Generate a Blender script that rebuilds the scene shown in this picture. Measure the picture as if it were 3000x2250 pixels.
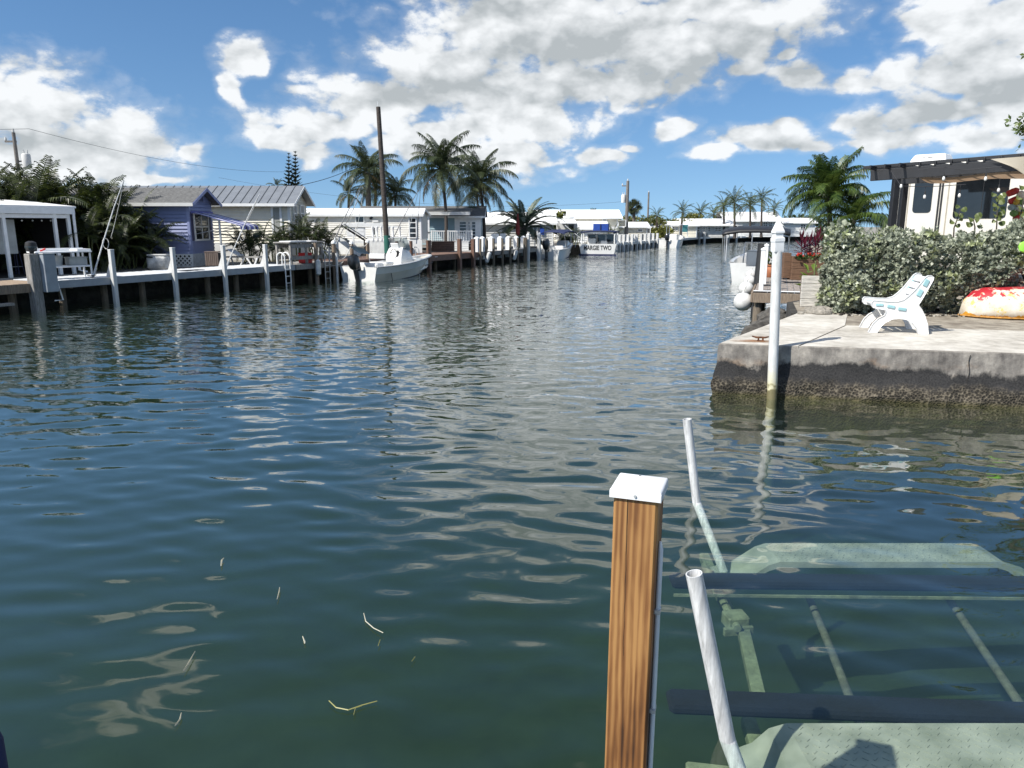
import bpy, bmesh, math, random
import numpy as np
from mathutils import Vector, Matrix, Quaternion

for o in list(bpy.data.objects):
    bpy.data.objects.remove(o)
SC = bpy.context.scene
COL = SC.collection
R = math.radians
PI = math.pi
RND = random.Random(7)

# ------------------------------------------------------------------ camera
EYE = 2.30                 # metres above the water
FPX = 2180.0               # focal length in pixels of the 3000 px wide photograph
PITCH = math.atan(465.0 / FPX)
CT, ST = math.cos(PITCH), math.sin(PITCH)
cam_d = bpy.data.cameras.new('camera')
cam_d.sensor_width = 36.0
cam_d.lens = 36.0 * FPX / 3000.0
cam_d.clip_start = 0.05
cam_d.clip_end = 3000.0
cam = bpy.data.objects.new('camera', cam_d)
cam.location = (0, 0, EYE)
cam.rotation_euler = (PI / 2 - PITCH, 0, 0)
COL.objects.link(cam)
SC.camera = cam

# ------------------------------------------------------------------ exposure
SC.view_settings.view_transform = 'Standard'
SC.view_settings.look = 'None'
SC.view_settings.gamma = 1.0
SC.view_settings.use_curve_mapping = False
SC.view_settings.exposure = 0.54
SC.render.engine = 'CYCLES'
SC.cycles.use_denoising = True
SC.cycles.max_bounces = 8
SC.cycles.transparent_max_bounces = 12
SC.cycles.caustics_reflective = False
SC.cycles.caustics_refractive = False
SC.cycles.sample_clamp_indirect = 6.0

# ------------------------------------------------------------------ sun
SUN_DIR = Vector((-0.82, -0.56, 1.02)).normalized()      # towards the sun
SUN_EL = math.asin(SUN_DIR.z)
SUN_AZ = math.atan2(SUN_DIR.x, SUN_DIR.y)
sd = bpy.data.lights.new('sun', 'SUN')
sd.energy = 4.6
sd.angle = R(0.53)
sd.color = (1.0, 0.955, 0.88)
sun = bpy.data.objects.new('sun', sd)
sun.rotation_euler = SUN_DIR.to_track_quat('Z', 'Y').to_euler()
sun.location = (-30, -10, 40)
COL.objects.link(sun)

# ------------------------------------------------------------------ world: clear sky + cumulus
def sky_dir(px, py):
    """azimuth / elevation (radians) of a sky point, for laying out the clouds on the dome"""
    x, y = px - 1500.0, py - 1125.0
    up = -(y * CT + FPX * ST)
    fw = FPX * CT - y * ST
    return math.atan2(x, fw), math.atan2(up, math.hypot(x, fw))

W = bpy.data.worlds.new('World')
SC.world = W
W.use_nodes = True
W.cycles.sampling_method = 'NONE'
wt = W.node_tree
wt.nodes.clear()
def wn(t, **k):
    n = wt.nodes.new(t)
    for a, b in k.items():
        setattr(n, a, b)
    return n
def wl(a, b):
    wt.links.new(a, b)
def wmath(op, a, b=None, c=None, clamp=False):
    n = wn('ShaderNodeMath', operation=op, use_clamp=clamp)
    for i, v in enumerate((a, b, c)):
        if v is None:
            continue
        if isinstance(v, (int, float)):
            n.inputs[i].default_value = v
        else:
            wl(v, n.inputs[i])
    return n.outputs[0]
def wsmooth(v, lo, hi):
    n = wn('ShaderNodeMapRange', interpolation_type='SMOOTHSTEP')
    wl(v, n.inputs['Value'])
    n.inputs['From Min'].default_value = lo
    n.inputs['From Max'].default_value = hi
    return n.outputs['Result']
sky = wn('ShaderNodeTexSky', sky_type='NISHITA')
sky.sun_disc = False
sky.sun_elevation = SUN_EL
sky.sun_rotation = SUN_AZ
sky.air_density = 1.0
sky.dust_density = 0.4
sky.ozone_density = 2.2
tc = wn('ShaderNodeTexCoord')
DIR = tc.outputs['Generated']
sep = wn('ShaderNodeSeparateXYZ')
wl(DIR, sep.inputs[0])
az = wmath('ARCTAN2', sep.outputs['X'], sep.outputs['Y'])
el = wmath('ARCSINE', sep.outputs['Z'])
comb = wn('ShaderNodeCombineXYZ')
wl(az, comb.inputs['X'])
wl(el, comb.inputs['Y'])
AE0 = comb.outputs[0]
# flatter towards the horizon: noise in direction space
def wnoise(scale, detail, rough, off=(0, 0, 0), stretch=(1, 1, 1.7)):
    m = wn('ShaderNodeMapping')
    m.inputs['Location'].default_value = off
    m.inputs['Scale'].default_value = stretch
    wl(DIR, m.inputs['Vector'])
    n = wn('ShaderNodeTexNoise')
    n.inputs['Scale'].default_value = scale
    n.inputs['Detail'].default_value = detail
    n.inputs['Roughness'].default_value = rough
    wl(m.outputs[0], n.inputs['Vector'])
    return n
# warp the outlines of the clouds
nw = wnoise(9.0, 2.0, 0.6, (1.3, 0.2, 4.0))
vs = wn('ShaderNodeVectorMath', operation='SUBTRACT')
wl(nw.outputs['Color'], vs.inputs[0])
vs.inputs[1].default_value = (0.5, 0.5, 0.5)
vm = wn('ShaderNodeVectorMath', operation='MULTIPLY')
wl(vs.outputs[0], vm.inputs[0])
vm.inputs[1].default_value = (0.07, 0.045, 0.0)
va = wn('ShaderNodeVectorMath', operation='ADD')
wl(AE0, va.inputs[0])
wl(vm.outputs[0], va.inputs[1])
AE = va.outputs[0]

def blob_field(blobs, k, src=None):
    """smooth union of ellipses on the dome; 0 at a centre, 1 at the outline"""
    acc = None
    for (px, py, rx, ry, rot) in blobs:
        if px is None:
            a, e = py
        else:
            a, e = sky_dir(px, py)
        m = wn('ShaderNodeVectorMath', operation='MULTIPLY_ADD')
        sx_, sy_ = FPX / rx, FPX / ry
        wl(src or AE, m.inputs[0])
        m.inputs[1].default_value = (sx_, sy_, 0)
        m.inputs[2].default_value = (-a * sx_, -e * sy_, 0)
        ln = wn('ShaderNodeVectorMath', operation='LENGTH')
        wl(m.outputs[0], ln.inputs[0])
        if acc is None:
            acc = ln.outputs['Value']
        else:
            acc = wmath('SMOOTH_MIN', acc, ln.outputs['Value'], k)
    return acc
# cumulus seen in the photograph (centre and half axes in photograph pixels, turned into dome angles)
CLOUDS = [
    (1540, 50, 340, 140, 0), (1290, 195, 240, 110, 20), (1120, 300, 200, 70, 15), (1500, 330, 230, 90, -5),
    (1900, 110, 420, 120, 8), (2230, 60, 210, 72, 10), (1700, 240, 260, 60, 5), (1480, 440, 200, 60, 0),
    (1250, 400, 220, 55, 0), (920, 370, 180, 50, 12), (780, 400, 100, 40, 10), (930, 450, 70, 36, 5),
    (1860, 255, 110, 45, 8), (1770, 450, 90, 24, 6), (1860, 425, 40, 14, 8),
    (60, 330, 190, 110, -18), (220, 420, 260, 80, -18), (430, 415, 90, 38, -15), (90, 480, 260, 70, 0), (560, 430, 48, 30, 30), (420, 505, 120, 16, -4),
    (715, 165, 66, 48, 0), (690, 255, 32, 55, -15), (780, 190, 26, 30, 0),
    (1980, 370, 48, 26, 20), (2240, 410, 165, 32, 14), (2110, 450, 70, 16, 10), (2290, 385, 70, 26, 15),
    (2880, 225, 190, 75, 25), (2700, 330, 170, 48, 20), (2980, 320, 150, 95, 10), (2620, 400, 110, 40, 15), (2830, 410, 140, 34, 10),
    (2620, 230, 80, 30, 20), (2770, 60, 90, 45, 30), (3000, 90, 160, 70, 25), (2330, 220, 90, 28, 25), (2160, 210, 60, 30, 20), (2460, 235, 70, 22, 5), (2300, 165, 30, 24, 30),
    # the same bank goes on above the frame, and more of it stands round the rest of the sky
    (1700, -210, 480, 170, 6), (2250, -300, 260, 90, 5),
    (-60, -1250, 130, 60, 10), (170, -1080, 70, 34, 10), (1300, -1900, 420, 160, 10),
]
field = blob_field(CLOUDS, 0.16)
# scattered cumulus of the same kind over the rest of the sky
nf = wnoise(2.6, 1.0, 0.5, (3.1, 0.4, 0.0), (1, 1, 1.5))
scat = wmath('MULTIPLY_ADD', nf.outputs['Fac'], -6.5, 4.65)
side = wmath('MAXIMUM', wsmooth(wmath('ABSOLUTE', az), 0.66, 0.80), wsmooth(el, 0.55, 0.68))
mixf = wn('ShaderNodeMix')
wl(side, mixf.inputs[0])
wl(field, mixf.inputs[2])
wl(scat, mixf.inputs[3])
field = mixf.outputs[0]
n1 = wnoise(12.0, 7.0, 0.62, (0.3, 2.1, 0.0))
n2 = wnoise(36.0, 5.0, 0.66, (5.3, 1.1, 2.0))
fsum = wmath('ADD', field, wmath('MULTIPLY', wmath('SUBTRACT', n1.outputs['Fac'], 0.5), 1.40))
fsum = wmath('ADD', fsum, wmath('MULTIPLY', wmath('SUBTRACT', n2.outputs['Fac'], 0.5), 0.85))
# rounded billows
vmp = wn('ShaderNodeMapping')
vmp.inputs['Scale'].default_value = (1, 1, 1.35)
wv_ = wn('ShaderNodeVectorMath', operation='MULTIPLY_ADD')
wl(nw.outputs['Color'], wv_.inputs[0])
wv_.inputs[1].default_value = (0.10, 0.10, 0.10)
wl(DIR, wv_.inputs[2])
wl(wv_.outputs[0], vmp.inputs['Vector'])
vo = wn('ShaderNodeTexVoronoi')
vo.inputs['Scale'].default_value = 24.0
vo.inputs['Detail'].default_value = 1.0
vo.inputs['Roughness'].default_value = 0.5
wl(vmp.outputs[0], vo.inputs['Vector'])
bill = wmath('SUBTRACT', vo.outputs['Distance'], 0.46)
fsum = wmath('SUBTRACT', wmath('MULTIPLY_ADD', bill, 0.70, fsum), 0.17)
dens = wmath('ADD', wmath('MULTIPLY', wsmooth(fsum, 1.14, 0.74), 0.80), wmath('MULTIPLY', wsmooth(fsum, 1.62, 0.95), 0.20))
# cloud tone: lit heaps are white, thick undersides are grey
GREYS = [(1950, 215, 430, 75, 8), (1650, 130, 260, 70, 10), (1420, 270, 320, 34, 0), (1250, 300, 180, 26, 8), (2250, 120, 250, 50, 12), (2700, 330, 170, 36, 18),
         (2950, 250, 140, 40, 12), (120, 430, 200, 34, -8), (2080, -150, 420, 110, 0), (1500, -260, 300, 110, 6), (2300, 425, 110, 14, 10), (1480, 10, 140, 60, 0)]
gf = blob_field(GREYS, 0.3)
n3 = wnoise(10.0, 3.0, 0.55, (2.0, 7.0, 1.0))
gsum = wmath('ADD', gf, wmath('MULTIPLY', wmath('SUBTRACT', n3.outputs['Fac'], 0.5), 1.1))
grey = wsmooth(gsum, 1.6, 0.05)
# heap relief: the tops of the billows turned to the sun are brighter
n4a = wnoise(17.0, 4.0, 0.55, (0.0, 0.0, 0.0))
n4b = wnoise(17.0, 4.0, 0.55, (0.010, 0.004, -0.024))
rel = wmath('MULTIPLY', wmath('SUBTRACT', n4a.outputs['Fac'], n4b.outputs['Fac']), 1.5)
tone = wmath('SUBTRACT', wmath('MULTIPLY_ADD', bill, 0.42, wmath('MULTIPLY', grey, 0.52)), rel, clamp=True)
ramp = wn('ShaderNodeValToRGB')
ramp.color_ramp.elements[0].position = 0.0
ramp.color_ramp.elements[0].color = (0.67, 0.685, 0.695, 1)
ramp.color_ramp.elements[1].position = 0.70
ramp.color_ramp.elements[1].color = (0.34, 0.365, 0.375, 1)
wl(tone, ramp.inputs['Fac'])
bg1 = wn('ShaderNodeBackground')
hs = wn('ShaderNodeHueSaturation')
hs.inputs['Saturation'].default_value = 1.20
hs.inputs['Value'].default_value = 1.03
# the pale band at the horizon: never sample the sky lower than a few degrees
zz = wmath('MAXIMUM', sep.outputs['Z'], 0.0)
cz = wn('ShaderNodeCombineXYZ')
wl(sep.outputs['X'], cz.inputs['X'])
wl(sep.outputs['Y'], cz.inputs['Y'])
wl(wmath('ADD', wmath('MULTIPLY', zz, 0.95), 0.13), cz.inputs['Z'])
nv = wn('ShaderNodeVectorMath', operation='NORMALIZE')
wl(cz.outputs[0], nv.inputs[0])
wl(nv.outputs[0], sky.inputs[0])
wl(sky.outputs[0], hs.inputs['Color'])
wl(hs.outputs[0], bg1.inputs['Color'])
bg1.inputs['Strength'].default_value = 0.094
bg2 = wn('ShaderNodeBackground')
wl(ramp.outputs[0], bg2.inputs['Color'])
bg2.inputs['Strength'].default_value = 1.0
mx = wn('ShaderNodeMixShader')
above = wsmooth(sep.outputs['Z'], 0.0, 0.02)
wl(wmath('MULTIPLY', wmath('MULTIPLY', dens, 0.96), above), mx.inputs['Fac'])
wl(bg1.outputs[0], mx.inputs[1])
wl(bg2.outputs[0], mx.inputs[2])
wo = wn('ShaderNodeOutputWorld')
wl(mx.outputs[0], wo.inputs['Surface'])

# ------------------------------------------------------------------ plan helpers: where things stand
def gp(px, py, z):
    """ground plan position of something standing at height z"""
    x, y = px - 1500.0, py - 1125.0
    t = (EYE - z) / (y * CT + FPX * ST)
    return (x * t, (FPX * CT - y * ST) * t)
def xat(px, Y, z):
    return (px - 1500.0) * (Y * CT + (EYE - z) * ST) / FPX
def zat(py, Y):
    y = py - 1125.0
    return EYE - (y * CT + FPX * ST) * Y / (FPX * CT - y * ST)
def pos(px, py, Y):
    z = zat(py, Y)
    return Vector((xat(px, Y, z), Y, z))
HEAD = R(25.5)                                      # heading of the canal
U = Vector((math.sin(HEAD), math.cos(HEAD), 0))     # along the west quay, away from us
N = Vector((-math.cos(HEAD), math.sin(HEAD), 0))    # inland from the west quay
A0 = Vector((-12.4, 22.65, 0))
def quay(s, off=0.0, z=0.0):
    return A0 + U * s + N * off + Vector((0, 0, z))
def qs(px, off=0.0, z=0.75):
    """chainage along the west quay"""
    k = (px - 1500.0) / FPX
    b = A0 + N * off
    # b.x + U.x s = k ((b.y + U.y s) CT + (EYE-z) ST)
    return (k * (b.y * CT + (EYE - z) * ST) - b.x) / (U.x - k * U.y * CT)
def qp(px, off=0.0, z=0.75):
    return quay(qs(px, off, z), off, z)

# ------------------------------------------------------------------ mesh helpers
class G:
    def __init__(s):
        s.v, s.f = [], []
    def add(s, vs, fs):
        b = len(s.v)
        s.v += [tuple(p) for p in vs]
        s.f += [tuple(i + b for i in f) for f in fs]
        return s
    def box(s, c, d, rot=None, bev=0.0):
        x, y, z = d[0] / 2, d[1] / 2, d[2] / 2
        if bev <= 0:
            vs = [Vector(p) for p in ((-x, -y, -z), (x, -y, -z), (x, y, -z), (-x, y, -z), (-x, -y, z), (x, -y, z), (x, y, z), (-x, y, z))]
            fs = [(0, 3, 2, 1), (4, 5, 6, 7), (0, 1, 5, 4), (1, 2, 6, 5), (2, 3, 7, 6), (3, 0, 4, 7)]
        else:
            b = min(bev, x * .9, y * .9, z * .9)
            vs, fs = [], []
            # three rings of 8 at bottom/top with chamfers
            def ring(hx, hy, zz):
                return [Vector(p) for p in ((-hx + b, -hy, zz), (hx - b, -hy, zz), (hx, -hy + b, zz), (hx, hy - b, zz), (hx - b, hy, zz), (-hx + b, hy, zz), (-hx, hy - b, zz), (-hx, -hy + b, zz))]
            rs = [ring(x - b * .7, y - b * .7, -z), ring(x, y, -z + b), ring(x, y, z - b), ring(x - b * .7, y - b * .7, z)]
            for r_ in rs:
                vs += r_
            for k in range(3):
                for i in range(8):
                    j = (i + 1) % 8
                    fs.append((k * 8 + i, k * 8 + j, k * 8 + 8 + j, k * 8 + 8 + i))
            fs.append(tuple(range(7, -1, -1)))
            fs.append(tuple(range(24, 32)))
        M = rot.to_matrix() if isinstance(rot, (Quaternion,)) else (rot if rot is not None else None)
        if isinstance(rot, (int, float)):
            M = Matrix.Rotation(rot, 3, 'Z')
        c = Vector(c)
        if M is not None:
            vs = [M @ p for p in vs]
        return s.add([p + c for p in vs], fs)
    def span(s, a, b, bev=0.0):
        a, b = Vector(a), Vector(b)
        return s.box((a + b) / 2, [abs(q) for q in (b - a)], None, bev)
    def bar(s, p, q, w, h, bev=0.0, up=(0, 0, 1)):
        """square bar from p to q, w sideways, h along up"""
        p, q, up = Vector(p), Vector(q), Vector(up)
        d = q - p
        L = d.length
        d.normalize()
        sd_ = d.cross(up)
        if sd_.length < 1e-4:
            sd_ = d.cross(Vector((1, 0, 0)))
        sd_.normalize()
        u = sd_.cross(d)
        M = Matrix((d, sd_, u)).transposed()
        return s.box((p + q) / 2, (L, w, h), M, bev)
    def tube(s, pts, r, n=8, caps=True, squash=1.0):
        pts = [Vector(p) for p in pts]
        if isinstance(r, (int, float)):
            r = [r] * len(pts)
        vs, fs = [], []
        prev = None
        for i, p in enumerate(pts):
            d = (pts[min(i + 1, len(pts) - 1)] - pts[max(i - 1, 0)])
            if d.length < 1e-9:
                d = Vector((0, 0, 1))
            d.normalize()
            if prev is None:
                a = d.cross(Vector((0, 0, 1)))
                if a.length < 1e-3:
                    a = d.cross(Vector((0, 1, 0)))
            else:
                a = prev - d * prev.dot(d)
            a.normalize()
            prev = a
            b = d.cross(a)
            for k in range(n):
                t = 2 * PI * k / n
                vs.append(p + (a * math.cos(t) + b * math.sin(t) * squash) * r[i])
        for i in range(len(pts) - 1):
            for k in range(n):
                j = (k + 1) % n
                fs.append((i * n + k, i * n + j, (i + 1) * n + j, (i + 1) * n + k))
        if caps:
            fs.append(tuple(range(n - 1, -1, -1)))
            m = (len(pts) - 1) * n
            fs.append(tuple(range(m, m + n)))
        return s.add(vs, fs)
    def lathe(s, prof, n=16, c=(0, 0, 0), M=None):
        """prof: (radius, z) pairs from bottom to top"""
        vs, fs = [], []
        c = Vector(c)
        for r, z in prof:
            for k in range(n):
                t = 2 * PI * k / n
                p = Vector((r * math.cos(t), r * math.sin(t), z))
                vs.append((M @ p if M is not None else p) + c)
        for i in range(len(prof) - 1):
            for k in range(n):
                j = (k + 1) % n
                fs.append((i * n + k, i * n + j, (i + 1) * n + j, (i + 1) * n + k))
        fs.append(tuple(range(n - 1, -1, -1)))
        m = (len(prof) - 1) * n
        fs.append(tuple(range(m, m + n)))
        return s.add(vs, fs)
    def prism(s, poly, d0, d1, axis=2):
        """extrude a polygon given in two coordinates along axis"""
        def P(a, b, c):
            return {0: (c, a, b), 1: (a, c, b), 2: (a, b, c)}[axis]
        n = len(poly)
        vs = [P(a, b, d0) for a, b in poly] + [P(a, b, d1) for a, b in poly]
        fs = [tuple(range(n - 1, -1, -1)), tuple(range(n, 2 * n))]
        for i in range(n):
            j = (i + 1) % n
            fs.append((i, j, n + j, n + i))
        return s.add(vs, fs)
    def grid(s, rows):
        """loft a list of equally long point rows"""
        n = len(rows[0])
        vs = [p for r_ in rows for p in r_]
        fs = [(i * n + k, i * n + k + 1, (i + 1) * n + k + 1, (i + 1) * n + k) for i in range(len(rows) - 1) for k in range(n - 1)]
        return s.add(vs, fs)
    def sphere(s, c, r, n=16, m=10, sq=(1, 1, 1)):
        prof = [(max(1e-3, r * math.sin(PI * i / m)), -r * math.cos(PI * i / m)) for i in range(m + 1)]
        b = len(s.v)
        s.lathe(prof, n)
        for i in range(b, len(s.v)):
            p = s.v[i]
            s.v[i] = (p[0] * sq[0] + c[0], p[1] * sq[1] + c[1], p[2] * sq[2] + c[2])
        return s
    def mesh(s, name, smooth=False, fix=True):
        me = bpy.data.meshes.new(name)
        me.from_pydata([tuple(p) for p in s.v], [], s.f)
        if fix:
            bm = bmesh.new()
            bm.from_mesh(me)
            bmesh.ops.recalc_face_normals(bm, faces=bm.faces)
            bm.to_mesh(me)
            bm.free()
        if smooth:
            me.shade_smooth()
            try:
                me.set_sharp_from_angle(angle=R(40))
            except Exception:
                pass
        me.update()
        return me
    def build(s, name, mat, parent=None, smooth=False, fix=True, loc=None):
        me = s.mesh(name, smooth, fix)
        me.materials.append(mat)
        return link(name, me, parent, loc)
def link(name, me, parent=None, loc=None):
    o = bpy.data.objects.new(name, me)
    COL.objects.link(o)
    if parent is not None:
        o.parent = parent
    if loc is not None:
        o.location = loc
    return o
def tag(o, label, cat=None, group=None, kind=None):
    o['label'] = label
    if cat:
        o['category'] = cat
    if group:
        o['group'] = group
    if kind:
        o['kind'] = kind
    return o
def thing(name, label, cat, loc=(0, 0, 0), rz=0.0, group=None):
    o = bpy.data.objects.new(name, None)
    COL.objects.link(o)
    o.empty_display_size = 0.2
    o.location = loc
    o.rotation_euler = (0, 0, rz)
    return tag(o, label, cat, group)
def struct(o, label=None):
    o['kind'] = 'structure'
    if label:
        o['label'] = label
    return o
def copy_tree(o, parent=None):
    c = o.copy()
    COL.objects.link(c)
    c.parent = parent
    for ch in list(o.children):
        copy_tree(ch, c)
    return c

# ------------------------------------------------------------------ materials
MATS = {}
def mat(name, col, rough=0.6, metal=0.0, var=0.12, scale=6.0, bump=0.0, bscale=40.0, spec=0.5, stretch=(1, 1, 1), col2=None, trans=0.0, coat=0.0, detail=5.0, lo=0.3, hi=0.7, sheen=0.0):
    """principled paint / wood / plastic with blotchy colour variation and fine relief"""
    if name in MATS:
        return MATS[name]
    m = bpy.data.materials.new(name)
    m.use_nodes = True
    nt = m.node_tree
    bs = nt.nodes['Principled BSDF']
    tcn = nt.nodes.new('ShaderNodeTexCoord')
    mp = nt.nodes.new('ShaderNodeMapping')
    mp.inputs['Scale'].default_value = stretch
    nt.links.new(tcn.outputs['Object'], mp.inputs['Vector'])
    nz = nt.nodes.new('ShaderNodeTexNoise')
    nz.inputs['Scale'].default_value = scale
    nz.inputs['Detail'].default_value = detail
    nz.inputs['Roughness'].default_value = 0.65
    nt.links.new(mp.outputs[0], nz.inputs['Vector'])
    cr = nt.nodes.new('ShaderNodeValToRGB')
    c2 = col2 if col2 else tuple(max(0, c * (1 - 2.2 * var)) for c in col)
    c1 = tuple(min(1, c * (1 + var * .5)) for c in col) if not col2 else col
    cr.color_ramp.elements[0].position = lo
    cr.color_ramp.elements[0].color = (*c2, 1)
    cr.color_ramp.elements[1].position = hi
    cr.color_ramp.elements[1].color = (*c1, 1)
    nt.links.new(nz.outputs['Fac'], cr.inputs['Fac'])
    nt.links.new(cr.outputs[0], bs.inputs['Base Color'])
    bs.inputs['Roughness'].default_value = rough
    bs.inputs['Metallic'].default_value = metal
    bs.inputs['Specular IOR Level'].default_value = spec
    if coat:
        bs.inputs['Coat Weight'].default_value = coat
        bs.inputs['Coat Roughness'].default_value = 0.08
    if trans:
        bs.inputs['Transmission Weight'].default_value = trans
    if bump:
        n2_ = nt.nodes.new('ShaderNodeTexNoise')
        n2_.inputs['Scale'].default_value = bscale
        n2_.inputs['Detail'].default_value = 6
        nt.links.new(mp.outputs[0], n2_.inputs['Vector'])
        bp = nt.nodes.new('ShaderNodeBump')
        bp.inputs['Strength'].default_value = bump
        bp.inputs['Distance'].default_value = 0.02
        nt.links.new(n2_.outputs['Fac'], bp.inputs['Height'])
        nt.links.new(bp.outputs[0], bs.inputs['Normal'])
    MATS[name] = m
    return m
def leafmat(name, c1, c2, rough=0.5, scale=2.0, thru=0.3):
    """leaf: diffuse + light coming through the blade, colour differs between leaves and clumps"""
    if name in MATS:
        return MATS[name]
    m = bpy.data.materials.new(name)
    m.use_nodes = True
    nt = m.node_tree
    bs = nt.nodes['Principled BSDF']
    out = nt.nodes['Material Output']
    geo = nt.nodes.new('ShaderNodeNewGeometry')
    tcn = nt.nodes.new('ShaderNodeTexCoord')
    nz = nt.nodes.new('ShaderNodeTexNoise')
    nz.inputs['Scale'].default_value = scale
    nt.links.new(tcn.outputs['Object'], nz.inputs['Vector'])
    ad = nt.nodes.new('ShaderNodeMath')
    ad.operation = 'ADD'
    nt.links.new(nz.outputs['Fac'], ad.inputs[0])
    sb = nt.nodes.new('ShaderNodeMath')
    sb.operation = 'MULTIPLY_ADD'
    sb.inputs[1].default_value = 0.6
    sb.inputs[2].default_value = -0.3
    nt.links.new(geo.outputs['Random Per Island'], sb.inputs[0])
    nt.links.new(sb.outputs[0], ad.inputs[1])
    cr = nt.nodes.new('ShaderNodeValToRGB')
    cr.color_ramp.elements[0].position = 0.25
    cr.color_ramp.elements[0].color = (*c1, 1)
    cr.color_ramp.elements[1].position = 0.75
    cr.color_ramp.elements[1].color = (*c2, 1)
    nt.links.new(ad.outputs[0], cr.inputs['Fac'])
    nt.links.new(cr.outputs[0], bs.inputs['Base Color'])
    bs.inputs['Roughness'].default_value = rough
    tr = nt.nodes.new('ShaderNodeBsdfTranslucent')
    hsn = nt.nodes.new('ShaderNodeHueSaturation')
    hsn.inputs['Value'].default_value = 1.25
    hsn.inputs['Hue'].default_value = 0.485
    nt.links.new(cr.outputs[0], hsn.inputs['Color'])
    nt.links.new(hsn.outputs[0], tr.inputs['Color'])
    mxs = nt.nodes.new('ShaderNodeMixShader')
    mxs.inputs['Fac'].default_value = thru
    nt.links.new(bs.outputs[0], mxs.inputs[1])
    nt.links.new(tr.outputs[0], mxs.inputs[2])
    nt.links.new(mxs.outputs[0], out.inputs['Surface'])
    MATS[name] = m
    return m
# ------------------------------------------------------------------ water
def water_material():
    m = bpy.data.materials.new('canal_water')
    m.use_nodes = True
    nt = m.node_tree
    nt.nodes.clear()
    L = nt.links.new
    def n(t, **k):
        q = nt.nodes.new(t)
        for a, b in k.items():
            setattr(q, a, b)
        return q
    geo = n('ShaderNodeNewGeometry')
    # fine wind ripples as slopes; they grow on the open canal and vanish in the lee of the docks
    ln = n('ShaderNodeVectorMath', operation='LENGTH')
    L(geo.outputs['Position'], ln.inputs[0])
    mr = n('ShaderNodeMapRange', interpolation_type='SMOOTHSTEP')
    L(ln.outputs['Value'], mr.inputs['Value'])
    mr.inputs['From Min'].default_value = 2.5
    mr.inputs['From Max'].default_value = 30.0
    mr.inputs['To Min'].default_value = 0.05
    mr.inputs['To Max'].default_value = 1.45
    pn = n('ShaderNodeTexNoise')
    pn.inputs['Scale'].default_value = 0.16
    pn.inputs['Detail'].default_value = 2
    L(geo.outputs['Position'], pn.inputs['Vector'])
    pm = n('ShaderNodeMapRange')
    L(pn.outputs['Fac'], pm.inputs['Value'])
    pm.inputs['From Min'].default_value = 0.3
    pm.inputs['From Max'].default_value = 0.7
    pm.inputs['To Min'].default_value = 0.55
    pm.inputs['To Max'].default_value = 1.2
    amp = n('ShaderNodeMath', operation='MULTIPLY')
    L(mr.outputs[0], amp.inputs[0])
    L(pm.outputs[0], amp.inputs[1])
    tot = None
    for sc_, st, a in ((3.4, (0.40, 1.0, 1.0), 0.24), (10.5, (0.5, 1.0, 1.0), 0.46)):
        mp = n('ShaderNodeMapping')
        mp.inputs['Scale'].default_value = st
        mp.inputs['Rotation'].default_value = (0, 0, R(7))
        L(geo.outputs['Position'], mp.inputs['Vector'])
        nz = n('ShaderNodeTexNoise')
        nz.inputs['Scale'].default_value = sc_
        nz.inputs['Detail'].default_value = 1.5
        nz.inputs['Roughness'].default_value = 0.5
        L(mp.outputs[0], nz.inputs['Vector'])
        s1 = n('ShaderNodeVectorMath', operation='SUBTRACT')
        L(nz.outputs['Color'], s1.inputs[0])
        s1.inputs[1].default_value = (0.5, 0.5, 0.5)
        s2 = n('ShaderNodeVectorMath', operation='MULTIPLY')
        L(s1.outputs[0], s2.inputs[0])
        s2.inputs[1].default_value = (a * 0.5, a, 0)
        if tot is None:
            tot = s2.outputs[0]
        else:
            ad = n('ShaderNodeVectorMath', operation='ADD')
            L(tot, ad.inputs[0])
            L(s2.outputs[0], ad.inputs[1])
            tot = ad.outputs[0]
    sc2 = n('ShaderNodeVectorMath', operation='SCALE')
    L(tot, sc2.inputs[0])
    L(amp.outputs[0], sc2.inputs['Scale'])
    an = n('ShaderNodeVectorMath', operation='ADD')
    L(geo.outputs['Normal'], an.inputs[0])
    L(sc2.outputs[0], an.inputs[1])
    nn = n('ShaderNodeVectorMath', operation='NORMALIZE')
    L(an.outputs[0], nn.inputs[0])
    # Schlick reflectance of a water surface, the same from either side
    dt = n('ShaderNodeVectorMath', operation='DOT_PRODUCT')
    L(nn.outputs[0], dt.inputs[0])
    L(geo.outputs['Incoming'], dt.inputs[1])
    ab_ = n('ShaderNodeMath', operation='ABSOLUTE')
    L(dt.outputs['Value'], ab_.inputs[0])
    om = n('ShaderNodeMath', operation='SUBTRACT', use_clamp=True)
    om.inputs[0].default_value = 1.0
    L(ab_.outputs[0], om.inputs[1])
    pw = n('ShaderNodeMath', operation='POWER')
    L(om.outputs[0], pw.inputs[0])
    pw.inputs[1].default_value = 3.35
    fr = n('ShaderNodeMath', operation='MULTIPLY_ADD', use_clamp=True)
    L(pw.outputs[0], fr.inputs[0])
    fr.inputs[1].default_value = 0.98
    fr.inputs[2].default_value = 0.025
    gl = n('ShaderNodeBsdfGlossy')
    gl.inputs['Roughness'].default_value = 0.03
    gl.inputs['Color'].default_value = (1, 1, 1, 1)
    L(nn.outputs[0], gl.inputs['Normal'])
    tr = n('ShaderNodeBsdfTransparent')
    tr.inputs['Color'].default_value = (0.93, 0.98, 0.96, 1)
    mx_ = n('ShaderNodeMixShader')
    L(fr.outputs[0], mx_.inputs['Fac'])
    L(tr.outputs[0], mx_.inputs[1])
    L(gl.outputs[0], mx_.inputs[2])
    # murky green canal water: absorbs and scatters
    ab0 = n('ShaderNodeVolumeAbsorption')
    ab0.inputs['Color'].default_value = (0.50, 0.65, 0.52, 1)
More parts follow.
